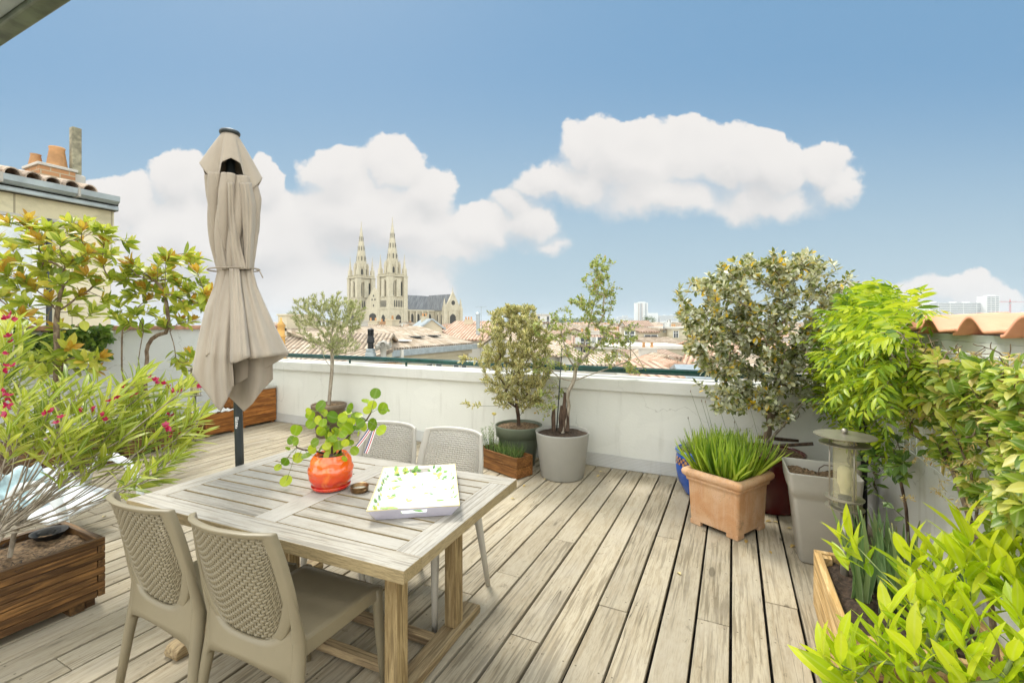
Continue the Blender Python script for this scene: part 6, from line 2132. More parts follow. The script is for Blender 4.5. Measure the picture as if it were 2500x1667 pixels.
# roof with skylights whose gutter runs back along the street grid
hx = thing('house', 'house with large buff tile roof, skylights and long zinc gutter, before the church', 'house', (-20.1, 23.57, 0), R_(90))
L_, zE, zR, wR = 9.6, -.2, 1.10, 5.2
MB().prism([(0, GZ), (2 * wR, GZ), (2 * wR, zE), (wR, zR), (0, zE)], -4, L_ - .2, axis='x').build('wall', STONE['cream'], hx)
for s in (0, 1):
    e0 = -.35 if s == 0 else 2 * wR + .35
    pts = [(-4.3, e0, zE - .08), (L_, e0, zE - .08), (L_, wR, zR), (-4.3, wR, zR)]
    MB().add([(a, b, c + dz_) for dz_ in (.02, .20) for a, b, c in pts], [(0, 1, 2, 3), (7, 6, 5, 4), (0, 4, 5, 1), (1, 5, 6, 2), (2, 6, 7, 3), (3, 7, 4, 0)]).build('roof', TILE['buff'], hx)
MB().box(-4.3, L_ + .2, -.62, -.36, zE - .42, zE - .02).build('gutter', ZN, hx)
MB().box(-4.3, L_ + .1, -.16, -.001, zE - .80, zE - .44).build('cornice', STONE['sand'], hx)
MB().box(-.1, .15, -.70, -.35, zE - .65, zE - .02).build('rainwater_head', STONE['white'], hx)
for (xx_, yy_, ww) in [(2.0, 1.0, .5), (4.6, 1.8, .5), (6.9, 1.9, .5)]:
    zz = zE + (zR - zE) * yy_ / wR + .26
    MB().box(xx_ - ww, xx_ + ww, yy_ - .5, yy_ + .5, -.04, .04, M=Matrix.Translation((0, 0, 0))).build('skylight', K['white_paint'] if xx_ < 3 else WIN, hx).location = (0, 0, zz)
for q, (xx_, zz) in enumerate([(1.5, -3.0), (3.8, -3.0), (5.0, -3.0), (7.4, -3.0), (8.6, -3.0)]):
    wn_ = MB().box(xx_ - .35, xx_ + .35, -.04, .02, zz, zz + 1.5).build('window', WIN, hx)
    MB().box(xx_ - .45, xx_ - .36, -.07, -.041, zz - .05, zz + 1.55).box(xx_ + .36, xx_ + .45, -.07, -.041, zz - .05, zz + 1.55).build('frame', SHUT, wn_)
chimney_part(hx, -3.2, wR, zR - .3, 2.2, .8, 1.2, 0, STONE['sand'])
chimney_part(hx, 2.6, wR + .5, zR - .2, 1.3, .7, .75, 2, STONE['grey'])
chimney_part(hx, 6.5, wR + .5, zR - .2, .9, .7, .85, 1, STONE['sand'])

view_house('house with a bright orange ribbed roof between the church and the cream-edged bush', 1060, 1185, 832, 787, 44, 11, -4, wall='white', roof='orange', kind='shed', chim=1)
view_house('small house with a white zinc dormer gable left of the orange ribbed roof', 1030, 1078, 800, 781, 46, 6, 20, wall='sand', roof='zinc', kind='front', chim=1)
view_house('cream house with shutters and brown hipped roof, right of the cream-edged bush', 1305, 1345, 788, 775, 62, 10, 14, wall='cream', roof='brown', kind='hip', chim=0, wins=[(.35, 803, .9, 1.7, 1), (.72, 803, .9, 1.7, 1)])
view_house('long sandy roof sloping down behind the straggly tree', 1290, 1420, 868, 812, 34, 12, 22, wall='white', roof='buff', kind='gable', chim=0)
view_house('flat-topped stone block with an aerial, on the skyline above the handrail', 1309, 1342, 769, 768, 110, 8, 5, wall='grey', roof='zinc', kind='flat', chim=0)
view_house('white house with a terracotta ridge roof in the middle distance', 1530, 1592, 798, 785, 66, 8, -6, wall='white', roof='red', kind='gable', chim=0, wins=[(.15, 812, .8, 1.2, 0), (.3, 812, .8, 1.2, 0)])
view_house('cream house with louvred wall vents below the terracotta ridge roof', 1562, 1607, 812, 806, 50, 7, -4, wall='cream', roof='red', kind='shed', chim=0, wins=[(.6, 822, 1.4, .25, 0), (.6, 828, 1.4, .25, 0)])
view_house('stone building with narrow slit windows under a brown shed roof', 1608, 1645, 806, 799, 58, 9, 18, wall='sand', roof='brown', kind='shed', chim=0, wins=[(.35, 812, .35, 1.2, 0), (.48, 812, .35, 1.3, 0), (.61, 811, .35, 1.5, 0), (.74, 810, .35, 1.6, 0)])
view_house('wide limestone house front left of the silver-leaved tree', 1640, 1740, 803, 801, 56, 10, 0, wall='cream', roof='grey', kind='flat', chim=1, wins=[(.1, 824, .6, .8, 0)])
view_house('house with deeply ribbed brown tiles, left of the silver-leaved tree', 1598, 1700, 850, 826, 42, 8, 0, wall='sand', roof='brown', kind='shed', chim=0, over=.15)
view_house('long plain sandstone wall block with a thin dark capping', 1495, 1600, 848, 841, 40, 5, 0, wall='sand', roof='grey', kind='flat', chim=0, wins=[(.4, 836, .9, 1.0, 0)])
view_house('bare sandstone gable wall directly above the low tiled strip', 1470, 1678, 852, 850, 35, 5, 0, wall='cream', roof='grey', kind='flat', chim=0)
view_house('lean-to with a narrow strip of striped brown tiles below the bare sandstone wall', 1540, 1668, 877, 868, 31, 4, 0, wall='white', roof='red', kind='shed', chim=0, over=.1)
view_house('white-walled house with a shallow sandy gable just beyond the handrail', 1590, 1668, 893, 873, 26, 6, 0, wall='cream', roof='buff', kind='front', chim=1)
view_house('small house with a sharply lit orange gable roof behind the handrail', 1606, 1700, 905, 889, 23, 5, 0, wall='white', roof='orange', kind='front', chim=0)
view_house('house with a salmon tile roof running down to the right, beside the silver-leaved tree', 1678, 1790, 898, 857, 29, 7, -28, wall='white', roof='orange', kind='gable', chim=0, wins=[(.35, 905, .8, .6, 0)])
view_house('outbuilding with a faded orange roof seen under the handrail', 1560, 1668, 931, 915, 16.5, 3.5, 0, wall='white', roof='orange', kind='shed', chim=0, over=.1)
view_house('white dormer with blue-grey roof lights under the handrail, right of the faded orange roof', 1672, 1745, 928, 917, 18, 3.5, -14, wall='white', roof='zinc', kind='gable', chim=0)
view_house('pale terrace house roof behind the trunk of the straggly tree', 1425, 1530, 893, 866, 27, 7, 6, wall='white', roof='buff', kind='gable', chim=0)
view_house('terrace house with a russet roof seen through the straggly tree crown', 1400, 1500, 845, 820, 40, 9, -8, wall='sand', roof='red', kind='gable', chim=2, wins=[(.3, 862, .9, 1.4, 1), (.7, 862, .9, 1.4, 1)])
view_house('grey-roofed house between the church tower foot and the black chimney cowl', 868, 960, 812, 795, 47, 9, 8, wall='grey', roof='brown', kind='gable', chim=2)
view_house('stone gable house under the church, just right of the olive crown', 866, 902, 806, 793, 38, 6, 14, wall='sand', roof='buff', kind='front', chim=0)
view_house('brick-chimneyed roof low behind the handrail under the black cowl', 690, 860, 905, 893, 15, 5, 0, wall='sand', roof='brown', kind='shed', chim=0, over=.1)
view_house('long low house with faded pink tiles right of the silver-leaved tree trunk', 1760, 1990, 870, 830, 36, 10, 4, wall='white', roof='orange', kind='gable', chim=2)
view_house('tall cream house seen between the leaves of the silver-leaved tree', 1790, 1900, 815, 798, 60, 10, -6, wall='cream', roof='brown', kind='gable', chim=2)
view_house('pale house beyond the parapet right of the silver-leaved tree trunk', 1850, 2060, 905, 872, 24, 8, 0, wall='white', roof='buff', kind='gable', chim=1)

# cowls and chimney stack just beyond the parapet
cs = at(918, HOR, 12.0)
t_ = thing('chimney_stack', 'orange brick chimney stack just beyond the handrail, left of centre', 'chimney', (cs[0], cs[1], 0), YAW)
MB().box(-.62, .62, -.25, .25, -3, .50).build('stack', CHB, t_)
MB().box(-.66, .66, -.29, .29, .501, .56).build('cap', STONE['grey'], t_, bevel=.01)
k_ = thing('chimney_cowl', 'black slatted chimney cowl on a stepped grey base', 'chimney cowl', at(905, HOR, 12.0) - np.array([0, 0, EYE - .56]))
MB().lathe([(.16, .0), (.16, .05), (.145, .06), (.14, .16), (.12, .18), (.12, .26), (.10, .28), (.001, .28)], 20).build('base', K['zinc'], k_, smooth=False)
MB().lathe([(.075, .28), (.075, .42), (.10, .44), (.10, .47), (.085, .56), (.065, .62), (.001, .62)], 20).build('drum', K['black'], k_, smooth=False)
mb = MB()
for i in range(6):
    a_ = i * PI / 3
    mb.box(.062 * math.cos(a_) - .013, .062 * math.cos(a_) + .013, .062 * math.sin(a_) - .013, .062 * math.sin(a_) + .013, .61, .78)
mb.lathe([(.001, .83), (.05, .81), (.085, .785), (.085, .77), (.001, .77)], 16)
mb.build('slats', K['black'], k_)
k_ = thing('chimney_cowl', 'pale grey many-mouthed chimney cowl beside the black one', 'chimney cowl', at(936, HOR, 12.0) - np.array([0, 0, EYE - .56]))
MB().lathe([(.10, 0), (.10, .05), (.075, .07), (.075, .22), (.12, .32), (.13, .40), (.09, .47), (.001, .50)], 20).build('body', K['pot_taupe'], k_, smooth=True)
for i in range(5):
    a_ = i * 2 * PI / 5 + .3
    d_ = np.array([math.cos(a_), math.sin(a_), -.25 if i % 2 else .15])
    MB().tube([np.array([0, 0, .36]) + d_ * .05, np.array([0, 0, .36]) + d_ * .13, np.array([0, 0, .36]) + d_ * .20], [.06, .065, .075], 14, cap=False).build('mouth', K['pot_taupe'], k_, smooth=True, solid=.006)
c0 = at(686, HOR, 20)
k_ = thing('chimney_stack', 'ochre terracotta chimney with an arched mouth, right of the parasol skirt', 'chimney', (c0[0], c0[1], 0))
och = plain('ochre_terracotta', (.70, .40, .12), .8, var=.2, scale=3)
MB().lathe([(.26, -1.2), (.20, .2), (.16, .9), (.22, .95), (.15, 1.0), (.15, 1.35), (.20, 1.40), (.05, 1.62), (.04, 1.75), (.001, 1.78)], 18).build('pot', och, k_, smooth=True)
MB().box(-.35, .35, -.35, .35, -6, -1.2).build('stack', STONE['sand'], k_)

# --- church ------------------------------------------------------------
cst, t = newmat('church_limestone')
o = t.obj()
a = t.noise(t.scale(o, (1, 1, .4)), .5, 6, .65, .3)
b = t.noise(o, 1.6, 5, .7)
f = t.noise(o, 5, 4, .7)
c_ = t.mix(t.sstep(a, .35, .68), (.60, .55, .42), (.50, .45, .33))
c_ = t.mix(t.math('MULTIPLY', t.sstep(b, .50, .70), .45), c_, (.24, .22, .16))
c_ = t.mix(t.math('MULTIPLY', t.sstep(f, .52, .72), .35), c_, (.16, .15, .11))
finish(t, c_, .9, f, .4, .1, spec=.15)
cdk = plain('church_opening', (.05, .048, .04), .9)
ca_ = YAW - math.atan2(16, -17.6 * -1) * 0
# facade runs from the left (farther) to the right (nearer) tower
pL, pR = at(882, HOR, 196), at(958, HOR, 180)
pL[2] = pR[2] = 0
U_ = unit(pR - pL)
mid_ = (pL + pR) / 2
chr_ = thing('church', 'pale stone church with two slender crocketed spires and a slate roof, left of centre', 'church', mid_, math.atan2(U_[1], U_[0]))
half = np.linalg.norm(pR - pL) / 2
def zc(y, t=180.): return EYE + (HOR - y) / F_PX * t
def lancet(cx, y, z0, z1, w_, dep=.25):
    """pointed opening in a wall facing -y"""
    hh = (z1 - z0)
    pts = [(cx - w_ / 2, z0), (cx + w_ / 2, z0), (cx + w_ / 2, z0 + hh * .78), (cx + w_ * .3, z0 + hh * .92), (cx, z1), (cx - w_ * .3, z0 + hh * .92), (cx - w_ / 2, z0 + hh * .78)]
    return pts

def tower(cx):
    tw = thing('tower', None, None, (cx, 0, 0))
    for k_ in ('label', 'category'):
        if k_ in tw: del tw[k_]
    tw.parent = chr_
    hw = 4.1
    mb = MB()
    mb.box(-hw, hw, -hw, hw, GZ, zc(755))
    mb.box(-hw - .25, hw + .25, -hw - .25, hw + .25, zc(755), zc(753))
    mb.box(-hw + .15, hw - .15, -hw + .15, hw - .15, zc(753), zc(727))
    mb.box(-hw - .1, hw + .1, -hw - .1, hw + .1, zc(727), zc(725.5))
    hb = hw - .9
    mb.box(-hb, hb, -hb, hb, zc(725.5), zc(677))
    mb.box(-hw - .35, hw + .35, -hw - .35, hw + .35, zc(677), zc(674.5))
    for sx in (-1, 1):
        for sy in (-1, 1):
            x, y = sx * (hw - .8), sy * (hw - .8)
            mb.box(x - .95, x + .95, y - .95, y + .95, zc(725.6), zc(677.5))
            mb.box(x - .7, x + .7, y - .7, y + .7, zc(674.6), zc(657))
            mb.box(x - .95, x + .95, y - .95, y + .95, GZ, zc(727.5))
    for s in (-1, 1):      # central mullion piers of the belfry
        mb.box(-.9, .9, s * hw - .35, s * hw + .35, zc(725.4), zc(684))
        mb.box(s * hw - .35, s * hw + .35, -.9, .9, zc(725.4), zc(684))
        mb.box(-hw + 1.9, hw - 1.9, s * (hb + .25) - .25, s * (hb + .25) + .25, zc(688), zc(677.6))
        mb.box(s * (hb + .25) - .25, s * (hb + .25) + .25, -hw + 1.9, hw - 1.9, zc(688), zc(677.6))
    # balustrade
    for s in (-1, 1):
        for q in range(14):
            x = -hw + .3 + q * (2 * hw - .6) / 13
            mb.box(x - .09, x + .09, s * hw - .08, s * hw + .08, zc(674.4), zc(670))
            mb.box(s * hw - .08, s * hw + .08, x - .09, x + .09, zc(674.4), zc(670))
        mb.box(-hw, hw, s * hw - .12, s * hw + .12, zc(670), zc(669))
        mb.box(s * hw - .12, s * hw + .12, -hw, hw, zc(670), zc(669))
    mb.build('shaft', cst, tw)
    # dark openings
    mb = MB()
    for s in (-1, 1):
        for x in (-1.95, 1.95):
            P_ = lancet(x, 0, zc(722), zc(687), .95)
            mb.prism(P_, s * (hb + .02) - .05, s * (hb + .02) + .05, axis='y')
            mb.prism(P_, s * (hb + .02) - .05, s * (hb + .02) + .05, axis='x')
        for q in range(7):
            x = -2.4 + q * .8
            P_ = lancet(x, 0, zc(750), zc(733), .42)
            mb.prism(P_, s * (hw - .13) - .05, s * (hw - .13) + .05, axis='y')
            mb.prism(P_, s * (hw - .13) - .05, s * (hw - .13) + .05, axis='x')
        P_ = lancet(0, 0, zc(800), zc(768), 2.4)
        mb.prism(P_, s * (hw + .02) - .06, s * (hw + .02) + .06, axis='y')
        mb.prism(P_, s * (hw + .02) - .06, s * (hw + .02) + .06, axis='x')
    mb.build('openings', cdk, tw)
    # octagonal lantern + spire
    def ring(r, z): return [(r * math.cos(PI / 8 + k * PI / 4), r * math.sin(PI / 8 + k * PI / 4), z) for k in range(8)]
    mb = MB()
    mb.lathe([(2.65, zc(674.4)), (2.65, zc(650)), (2.9, zc(649)), (2.9, zc(648))], 8)
    for k in range(8):
        a_ = k * PI / 4
        x, y = 2.85 * math.cos(a_), 2.85 * math.sin(a_)
        mb.box(x - .33, x + .33, y - .33, y + .33, zc(674.4), zc(646))
        mb.frustum(x, y, zc(646), zc(636), .33, .33, .02, .02)
    mb.build('lantern', cst, tw)
    mo = MB()
    for k in range(8):
        a_ = PI / 8 + k * PI / 4
        M_ = Matrix.Rotation(a_ + PI / 2, 4, 'Z')
        P_ = lancet(0, 0, zc(668), zc(652), .8)
        vs = [tuple(M_ @ Vector((x, -2.48, z))) for x, z in P_] + [tuple(M_ @ Vector((x, -2.40, z))) for x, z in P_]
        n_ = len(P_)
        mo.add(vs, [tuple(range(n_)), tuple(range(2 * n_ - 1, n_ - 1, -1))] + [(i, i + n_, (i + 1) % n_ + n_, (i + 1) % n_) for i in range(n_)])
        for zz, ww in ((zc(632), .36), (zc(606), .26), (zc(582), .18)):
            rr = 2.4 * (zc(541) - zz) / (zc(541) - zc(648)) * math.cos(PI / 8) + .02
            vs = [tuple(M_ @ Vector((x, -rr - dy, z))) for dy in (.0, .06) for x, z in ((-ww / 2, zz), (ww / 2, zz), (ww / 2, zz + 1.6), (0, zz + 2.1), (-ww / 2, zz + 1.6))]
            mo.add(vs, [(0, 1, 2, 3, 4), (9, 8, 7, 6, 5)] + [(i, i + 5, (i + 1) % 5 + 5, (i + 1) % 5) for i in range(5)])
    mo.build('lantern_openings', cdk, tw)
    mb = MB()
    zb, zt = zc(648), zc(541)
    mb.lathe([(2.4, zb), (.10, zt), (.28, zt + .2), (.1, zt + .5), (.06, zt + 1.6), (.001, zt + 1.9)], 8)
    mb.box(-.5, .5, -.05, .05, zt + 1.2, zt + 1.35)
    for k in range(8):
        a_ = k * PI / 4
        for q in range(17):
            f_ = q / 17
            r_ = 2.4 * (1 - f_) + .1
            z_ = zb + (zt - zb) * f_
            s_ = .26 * (1 - f_ * .6)
            mb.frustum(r_ * math.cos(a_), r_ * math.sin(a_), z_, z_ + s_ * 1.6, s_ * .3, s_ * .3, s_ * .75, s_ * .75)
    mb.build('spire', cst, tw)
    for sx in (-1, 1):
        for sy in (-1, 1):
            x, y = sx * (hw - .8), sy * (hw - .8)
            mb = MB()
            mb.box(x - .7, x + .7, y - .7, y + .7, zc(657), zc(656))
            mb.frustum(x, y, zc(656), zc(626), .42, .42, .04, .04)
            mb.lathe([(.1, 0), (.15, .2), (.02, .8)], 6, c=(x, y, zc(626)))
            mb.build('pinnacle', cst, tw)
    return tw
tl_ = tower(-half); tl_.scale = (1, 1, 1.045); tower(half)
zr_, ze_ = zc(716, 188), zc(757, 188)
nw = half - .2
NL = 34
def cpart(mb, nm, mat, **k): return mb.build(nm, mat, chr_, **k)
# nave body, gable front, roof
cpart(MB().box(-nw, nw, 1.5, NL, GZ, ze_), 'nave_wall', cst)
cpart(MB().prism([(-6.2, ze_ - 3), (6.2, ze_ - 3), (6.2, zc(735, 188)), (0, zc(702, 186)), (-6.2, zc(735, 188))], -1.2, -.2), 'front_gable', cst)
cpart(MB().box(-8, 8, -1.6, 1.4, GZ, ze_), 'front_wall', cst)
cpart(MB().prism([(-nw * .98, ze_), (nw * .98, ze_), (0, zr_)], -.15, NL, axis='y'), 'nave_roof', slate)
mo = MB()
for (x, z) in ((0, zc(722, 186)), (-1.1, zc(731, 186)), (1.1, zc(731, 186))):
    for (dx, dz2) in ((0, .28), (-.25, -.12), (.25, -.12)):
        mo.tube([(x + dx, -1.26, z + dz2), (x + dx, -1.19, z + dz2)], .27, 10)
mo.box(-.35, .35, -1.26, -1.18, zc(748, 186), zc(743, 186))
mo.prism(lancet(0, 0, zc(790, 186), zc(764, 186), 5.2), -1.66, -1.58)
cpart(mo, 'front_openings', cdk)
# transept towards the right
T0_, T1_ = 21.0, 30.0
tc = (T0_ + T1_) / 2
cpart(MB().prism([(T0_, GZ), (T1_, GZ), (T1_, ze_), (tc, zr_ - .3), (T0_, ze_)], 2, 18.5, axis='x'), 'transept', cst)
cpart(MB().prism([(T0_ - .5, ze_ - .05), (T1_ + .5, ze_ - .05), (tc, zr_ + .15)], 2, 18.0, axis='x'), 'transept_roof', slate)
cpart(MB().prism([(T0_ - .3, ze_), (T1_ + .3, ze_), (tc, zr_ + 1.2)], 18.02, 18.7, axis='x'), 'transept_gable', cst)
mo = MB()
mo.tube([(18.68, tc, ze_ + 3.3), (18.78, tc, ze_ + 3.3)], 1.0, 16)
for s_ in (-1, 1):
    pass
mo.prism(lancet(tc, 0, zc(800), zc(764), 3.2), 18.46, 18.6, axis='x')
cpart(mo, 'transept_openings', cdk)
for y in (T0_, T1_):
    mb = MB(); mb.box(17.6, 19.0, y - .7, y + .7, GZ, ze_ + 1).frustum(18.3, y, ze_ + 1, ze_ + 5.2, .55, .55, .05, .05)
    cpart(mb, 'pinnacle', cst)
mb = MB()
mb.frustum(18.35, tc, zr_ + 1.1, zr_ + 3.2, .12, .12, .02, .02)
cpart(mb, 'finial', cst)
# side bays: buttresses and pointed windows along the flank that faces the terrace
mo, mb = MB(), MB()
mb.box(nw - .02, nw + .5, 4, NL, ze_ - .5, ze_ + .15)
y = 5.0
while y < T0_ - 1:
    mb.box(nw, nw + 1.0, y - .35, y + .35, GZ, ze_ - .6)
    mo.prism(lancet(y + 1.5, 0, ze_ - 6.5, ze_ - 1.4, 1.35), nw - .03, nw + .08, axis='x')
    y += 3.0
for yy_ in (T0_ + .01,):
    mb.box(17.9, 18.9, tc - 2.6, tc - 2.2, GZ, ze_ - .5); mb.box(17.9, 18.9, tc + 2.2, tc + 2.6, GZ, ze_ - .5)
for q in range(2):
    x = nw + 2.4 + q * 2.6
    mo.prism(lancet(x, 0, ze_ - 6.5, ze_ - 1.6, 1.3), T0_ - .08, T0_ + .02, axis='y')
    mb.box(x + 1.0, x + 1.5, T0_ - .9, T0_, GZ, ze_ - .6)
cpart(mb, 'buttresses', cst)
cpart(mo, 'side_windows', cdk)

# --- far apartment blocks
HZ = plain('far_pale_concrete', (.66, .67, .66), .9, var=.05, scale=.05)
HZ2 = plain('far_brown_panel', (.34, .22, .17), .9)
FARW = plain('far_window_strip', (.22, .25, .28), .5)
def block(label, px0, px1, yt, t, dd, bands, strips=(), name='apartment_block', rot=0, top=()):
    c = at((px0 + px1) / 2, HOR, t)
    w_ = (px1 - px0) / F_PX * t
    zt = EYE + (HOR - yt) / F_PX * t
    th = thing(name, label, 'apartment block', (c[0], c[1], 0), YAW + R_(rot))
    MB().box(-w_ / 2, w_ / 2, 0, dd, GZ, zt).build('wall', HZ, th)
    zb = max(GZ + 3, zt - bands * 3.0)
    for k in range(bands):
        z = zt - 2.2 - k * 3.0
        if z < GZ + 2: break
        if bands:
            MB().box(-w_ / 2 + 1, w_ / 2 - 1, -.25, -.02, z, z + 1.3).build('window_band', FARW, th)
    for (f0, f1, m_) in strips:
        MB().box(-w_ / 2 + w_ * f0, -w_ / 2 + w_ * f1, -.35, -.03, GZ + 4, zt - 1.5).build('facade_strip', m_, th)
    for (f0, f1, h) in top:
        MB().box(-w_ / 2 + w_ * f0, -w_ / 2 + w_ * f1, 2, dd - 2, zt + .01, zt + h).build('roof_hut', HZ, th)
    return th
block('white tower block with brown vertical stripes on the horizon', 1554, 1582, 739, 1150, 24, 0, [(.18, .23, HZ2), (.34, .42, FARW), (.46, .50, HZ2), (.76, .81, FARW), (.86, .89, FARW)], top=[(.3, .8, 2.5)])
block('long low hazy white slab with window bands right of the striped tower', 1611, 1668, 770, 1500, 18, 6, top=[(.2, .25, 2), (.5, .55, 2), (.8, .84, 2)])
block('domed-roof grey hall behind the striped tower block', 1582, 1607, 767, 1500, 40, 0, top=[(.02, .98, 4)])
for q, (a_, b_, c_) in enumerate([(1496, 1507, 777), (1508, 1519, 773), (1521, 1533, 770), (1534, 1544, 776), (1545, 1552, 778)]):
    block(['faint squat apartment block at the left end of the hazy cluster', 'faint second apartment block of the hazy cluster', 'faint tallest apartment block of the hazy cluster', 'faint fourth apartment block of the hazy cluster', 'faint narrow apartment block touching the striped tower'][q], a_, b_, c_, 2200, 20, 6)
block('wide many-storeyed white apartment slab above the clay tiles, far right', 2270, 2432, 739, 760, 15, 16, strips=[(.12, .13, HZ), (.3, .31, HZ), (.5, .51, HZ), (.7, .71, HZ), (.88, .89, HZ)], top=[(.1, .12, 2), (.4, .43, 2), (.6, .62, 2)])
block('taller white tower at the right end of the apartment slab', 2409, 2440, 723, 750, 16, 20, strips=[(.3, .36, HZ), (.64, .70, HZ)], top=[(.4, .8, 2)])
cr_ = thing('tower_crane', 'red tower crane beside the apartment slab, far right', 'crane', at(2466, HOR, 900) * np.array([1, 1, 0]), YAW)
crd = plain('crane_red', (.50, .06, .05), .5)
zc_ = EYE + (HOR - 738) / F_PX * 900
mb = MB()
for sx in (-.8, .8):
    for sy in (-.8, .8): mb.box(sx - .15, sx + .15, sy - .15, sy + .15, GZ, zc_)
for q in range(int((zc_ - GZ) / 2.5)):
    mb.bar((-.8, -.8, GZ + q * 2.5), (.8, -.8, GZ + q * 2.5 + 2.5), .15, .15)
mb.build('mast', crd, cr_)
mb = MB()
mb.bar((-30, 0, zc_ + .5), (28, 0, zc_ + .5), .6, .4).bar((-28, 0, zc_ + 2), (14, 0, zc_ + 2), .25, .25)
for q in range(20): mb.bar((-28 + q * 2.1, 0, zc_ + .5), (-27 + q * 2.1, 0, zc_ + 2), .15, .15)
mb.build('jib', crd, cr_)
MB().box(-31, -26, -1, 1, zc_ - 2.5, zc_ + 1).build('counterweight', crd, cr_)
MB().box(-1.3, 1.3, -1.3, 1.3, zc_ - 2.5, zc_ + .2).build('cab', K['zinc'], cr_)
MB().frustum(0, 0, zc_ + .7, zc_ + 7, .8, .8, .1, .1).build('apex', crd, cr_)

# --- rows of ordinary houses filling the middle distance
names_w = {'cream': 'cream-walled', 'white': 'white-walled', 'sand': 'sand-walled', 'grey': 'grey-walled'}
names_r = {'buff': 'buff tiled', 'brown': 'brown tiled', 'orange': 'orange tiled', 'red': 'russet tiled', 'grey': 'grey tiled'}
rows = [(54, 846, 5, 120), (74, 824, 6, 100), (98, 811, 6, 84), (132, 804, 8, 66), (180, 798.5, 9, 52), (250, 795.0, 10, 42), (360, 790.5, 14, 34)]
ORD = ['', 'first', 'second', 'third', 'fourth', 'fifth', 'sixth', 'seventh', 'eighth', 'ninth', 'tenth', 'eleventh', 'twelfth', 'thirteenth', 'fourteenth', 'fifteenth', 'sixteenth', 'seventeenth', 'eighteenth', 'nineteenth', 'twentieth'] + ['twenty-' + q for q in ('first', 'second', 'third', 'fourth', 'fifth', 'sixth', 'seventh', 'eighth', 'ninth')] + ['thirtieth'] + ['thirty-' + q for q in ('first', 'second', 'third', 'fourth', 'fifth', 'sixth', 'seventh', 'eighth', 'ninth')] + ['fortieth'] + ['forty-' + q for q in ('first', 'second', 'third', 'fourth', 'fifth', 'sixth', 'seventh', 'eighth', 'ninth')] + ['fiftieth'] * 20
rn_ = ['nearest', 'second', 'third', 'fourth', 'fifth', 'sixth', 'farthest']
for ri, (t0, ye, jit, stepx) in enumerate(rows):
    px = 640 + rnd.uniform(0, 40)
    k = 0
    while px < 2290:
        wd_ = stepx * rnd.uniform(.7, 1.25)
        # leave out what nothing in the frame can show
        if not (px + wd_ < 660):
            tt = t0 * rnd.uniform(.92, 1.12)
            if (840 < px < 1130 and ri > 4) or (900 < px < 1180 and ri in (2, 3) and rnd.random() < .6):
                px += wd_; continue
            y1 = ye + rnd.uniform(-3, 4) * (54 / t0) ** .4
            kind = rnd.choice(['gable', 'gable', 'hip', 'front'])
            wl, rf = rnd.choice(['cream', 'white', 'sand', 'sand', 'grey']), rnd.choice(['buff', 'buff', 'brown', 'red', 'orange', 'grey'])
            dd = rnd.uniform(7, 11)
            zr_up = rnd.uniform(.8, 1.7)
            yr_ = HOR - (EYE + (HOR - y1) / F_PX * tt + zr_up - EYE) * F_PX / (tt + (dd / 2 if kind != 'front' else 0))
            k += 1
            land = 'left of the church' if px < 850 else 'below the church' if px < 1120 else 'behind the cream-edged bush' if px < 1340 else 'behind the straggly tree' if px < 1540 else 'left of the silver-leaved tree' if px < 1680 else 'behind the silver-leaved tree' if px < 2080 else 'right of the silver-leaved tree'
            lab = '%s house, %s from the left in the %s row of roofs' % (names_w[wl], ORD[k], rn_[ri])
            ws = []
            if ri < 4 and kind != 'hip':
                nwin = 3
                for q in range(nwin):
                    ws.append(((q + .5) / nwin, y1 + (3.0 if kind != 'front' else 3.0) * F_PX / tt, .9, 1.5, rnd.random() < .4))
            view_house(lab, px, px + wd_, y1, yr_, tt, dd, rnd.uniform(-16, 16) + rnd.choice([0, 0, 26]), wall=wl, roof=rf, kind=kind, chim=rnd.choice([0, 0, 1, 1, 2]) if ri < 6 else 0, wins=ws, group='ordinary houses of the town')
        px += wd_ * rnd.uniform(.9, 1.15)

# aerials
for (px, y0, y1, t0, lb) in [(1175, 790, 748, 48, 'thin rooftop aerial left of the cream-edged bush'), (1282, 775, 758, 60, 'thin rooftop aerial above the cream-edged bush'), (1322, 770, 764, 100, 'thin aerial on the flat-topped stone block')]:
    p = at(px, y0, t0)
    th = thing('aerial', lb, 'aerial', (p[0], p[1], p[2]), YAW)
    h = (y0 - y1) / F_PX * t0
    MB().tube([(0, 0, -1.5), (0, 0, h)], .03, 6).build('mast', K['zinc'], th)
    mb = MB().tube([(-.6, 0, h * .97), (.6, 0, h * .97)], .02, 5)
    for q in range(6): mb.tube([(-.5 + q * .2, -.3, h * .97), (-.5 + q * .2, .3, h * .97)], .015, 4)
    mb.build('yagi', K['zinc'], th)
p = at(1167, 795, 46)
th = thing('flue', 'tall grey metal flue beside the rooftop aerial', 'chimney', (p[0], p[1], p[2]), YAW)
MB().tube([(0, 0, -2), (0, 0, 1.1)], .2, 14).build('pipe', K['zinc'], th)
MB().lathe([(.26, 1.12), (.26, 1.2), (.001, 1.42)], 14).build('cowl', K['zinc'], th)

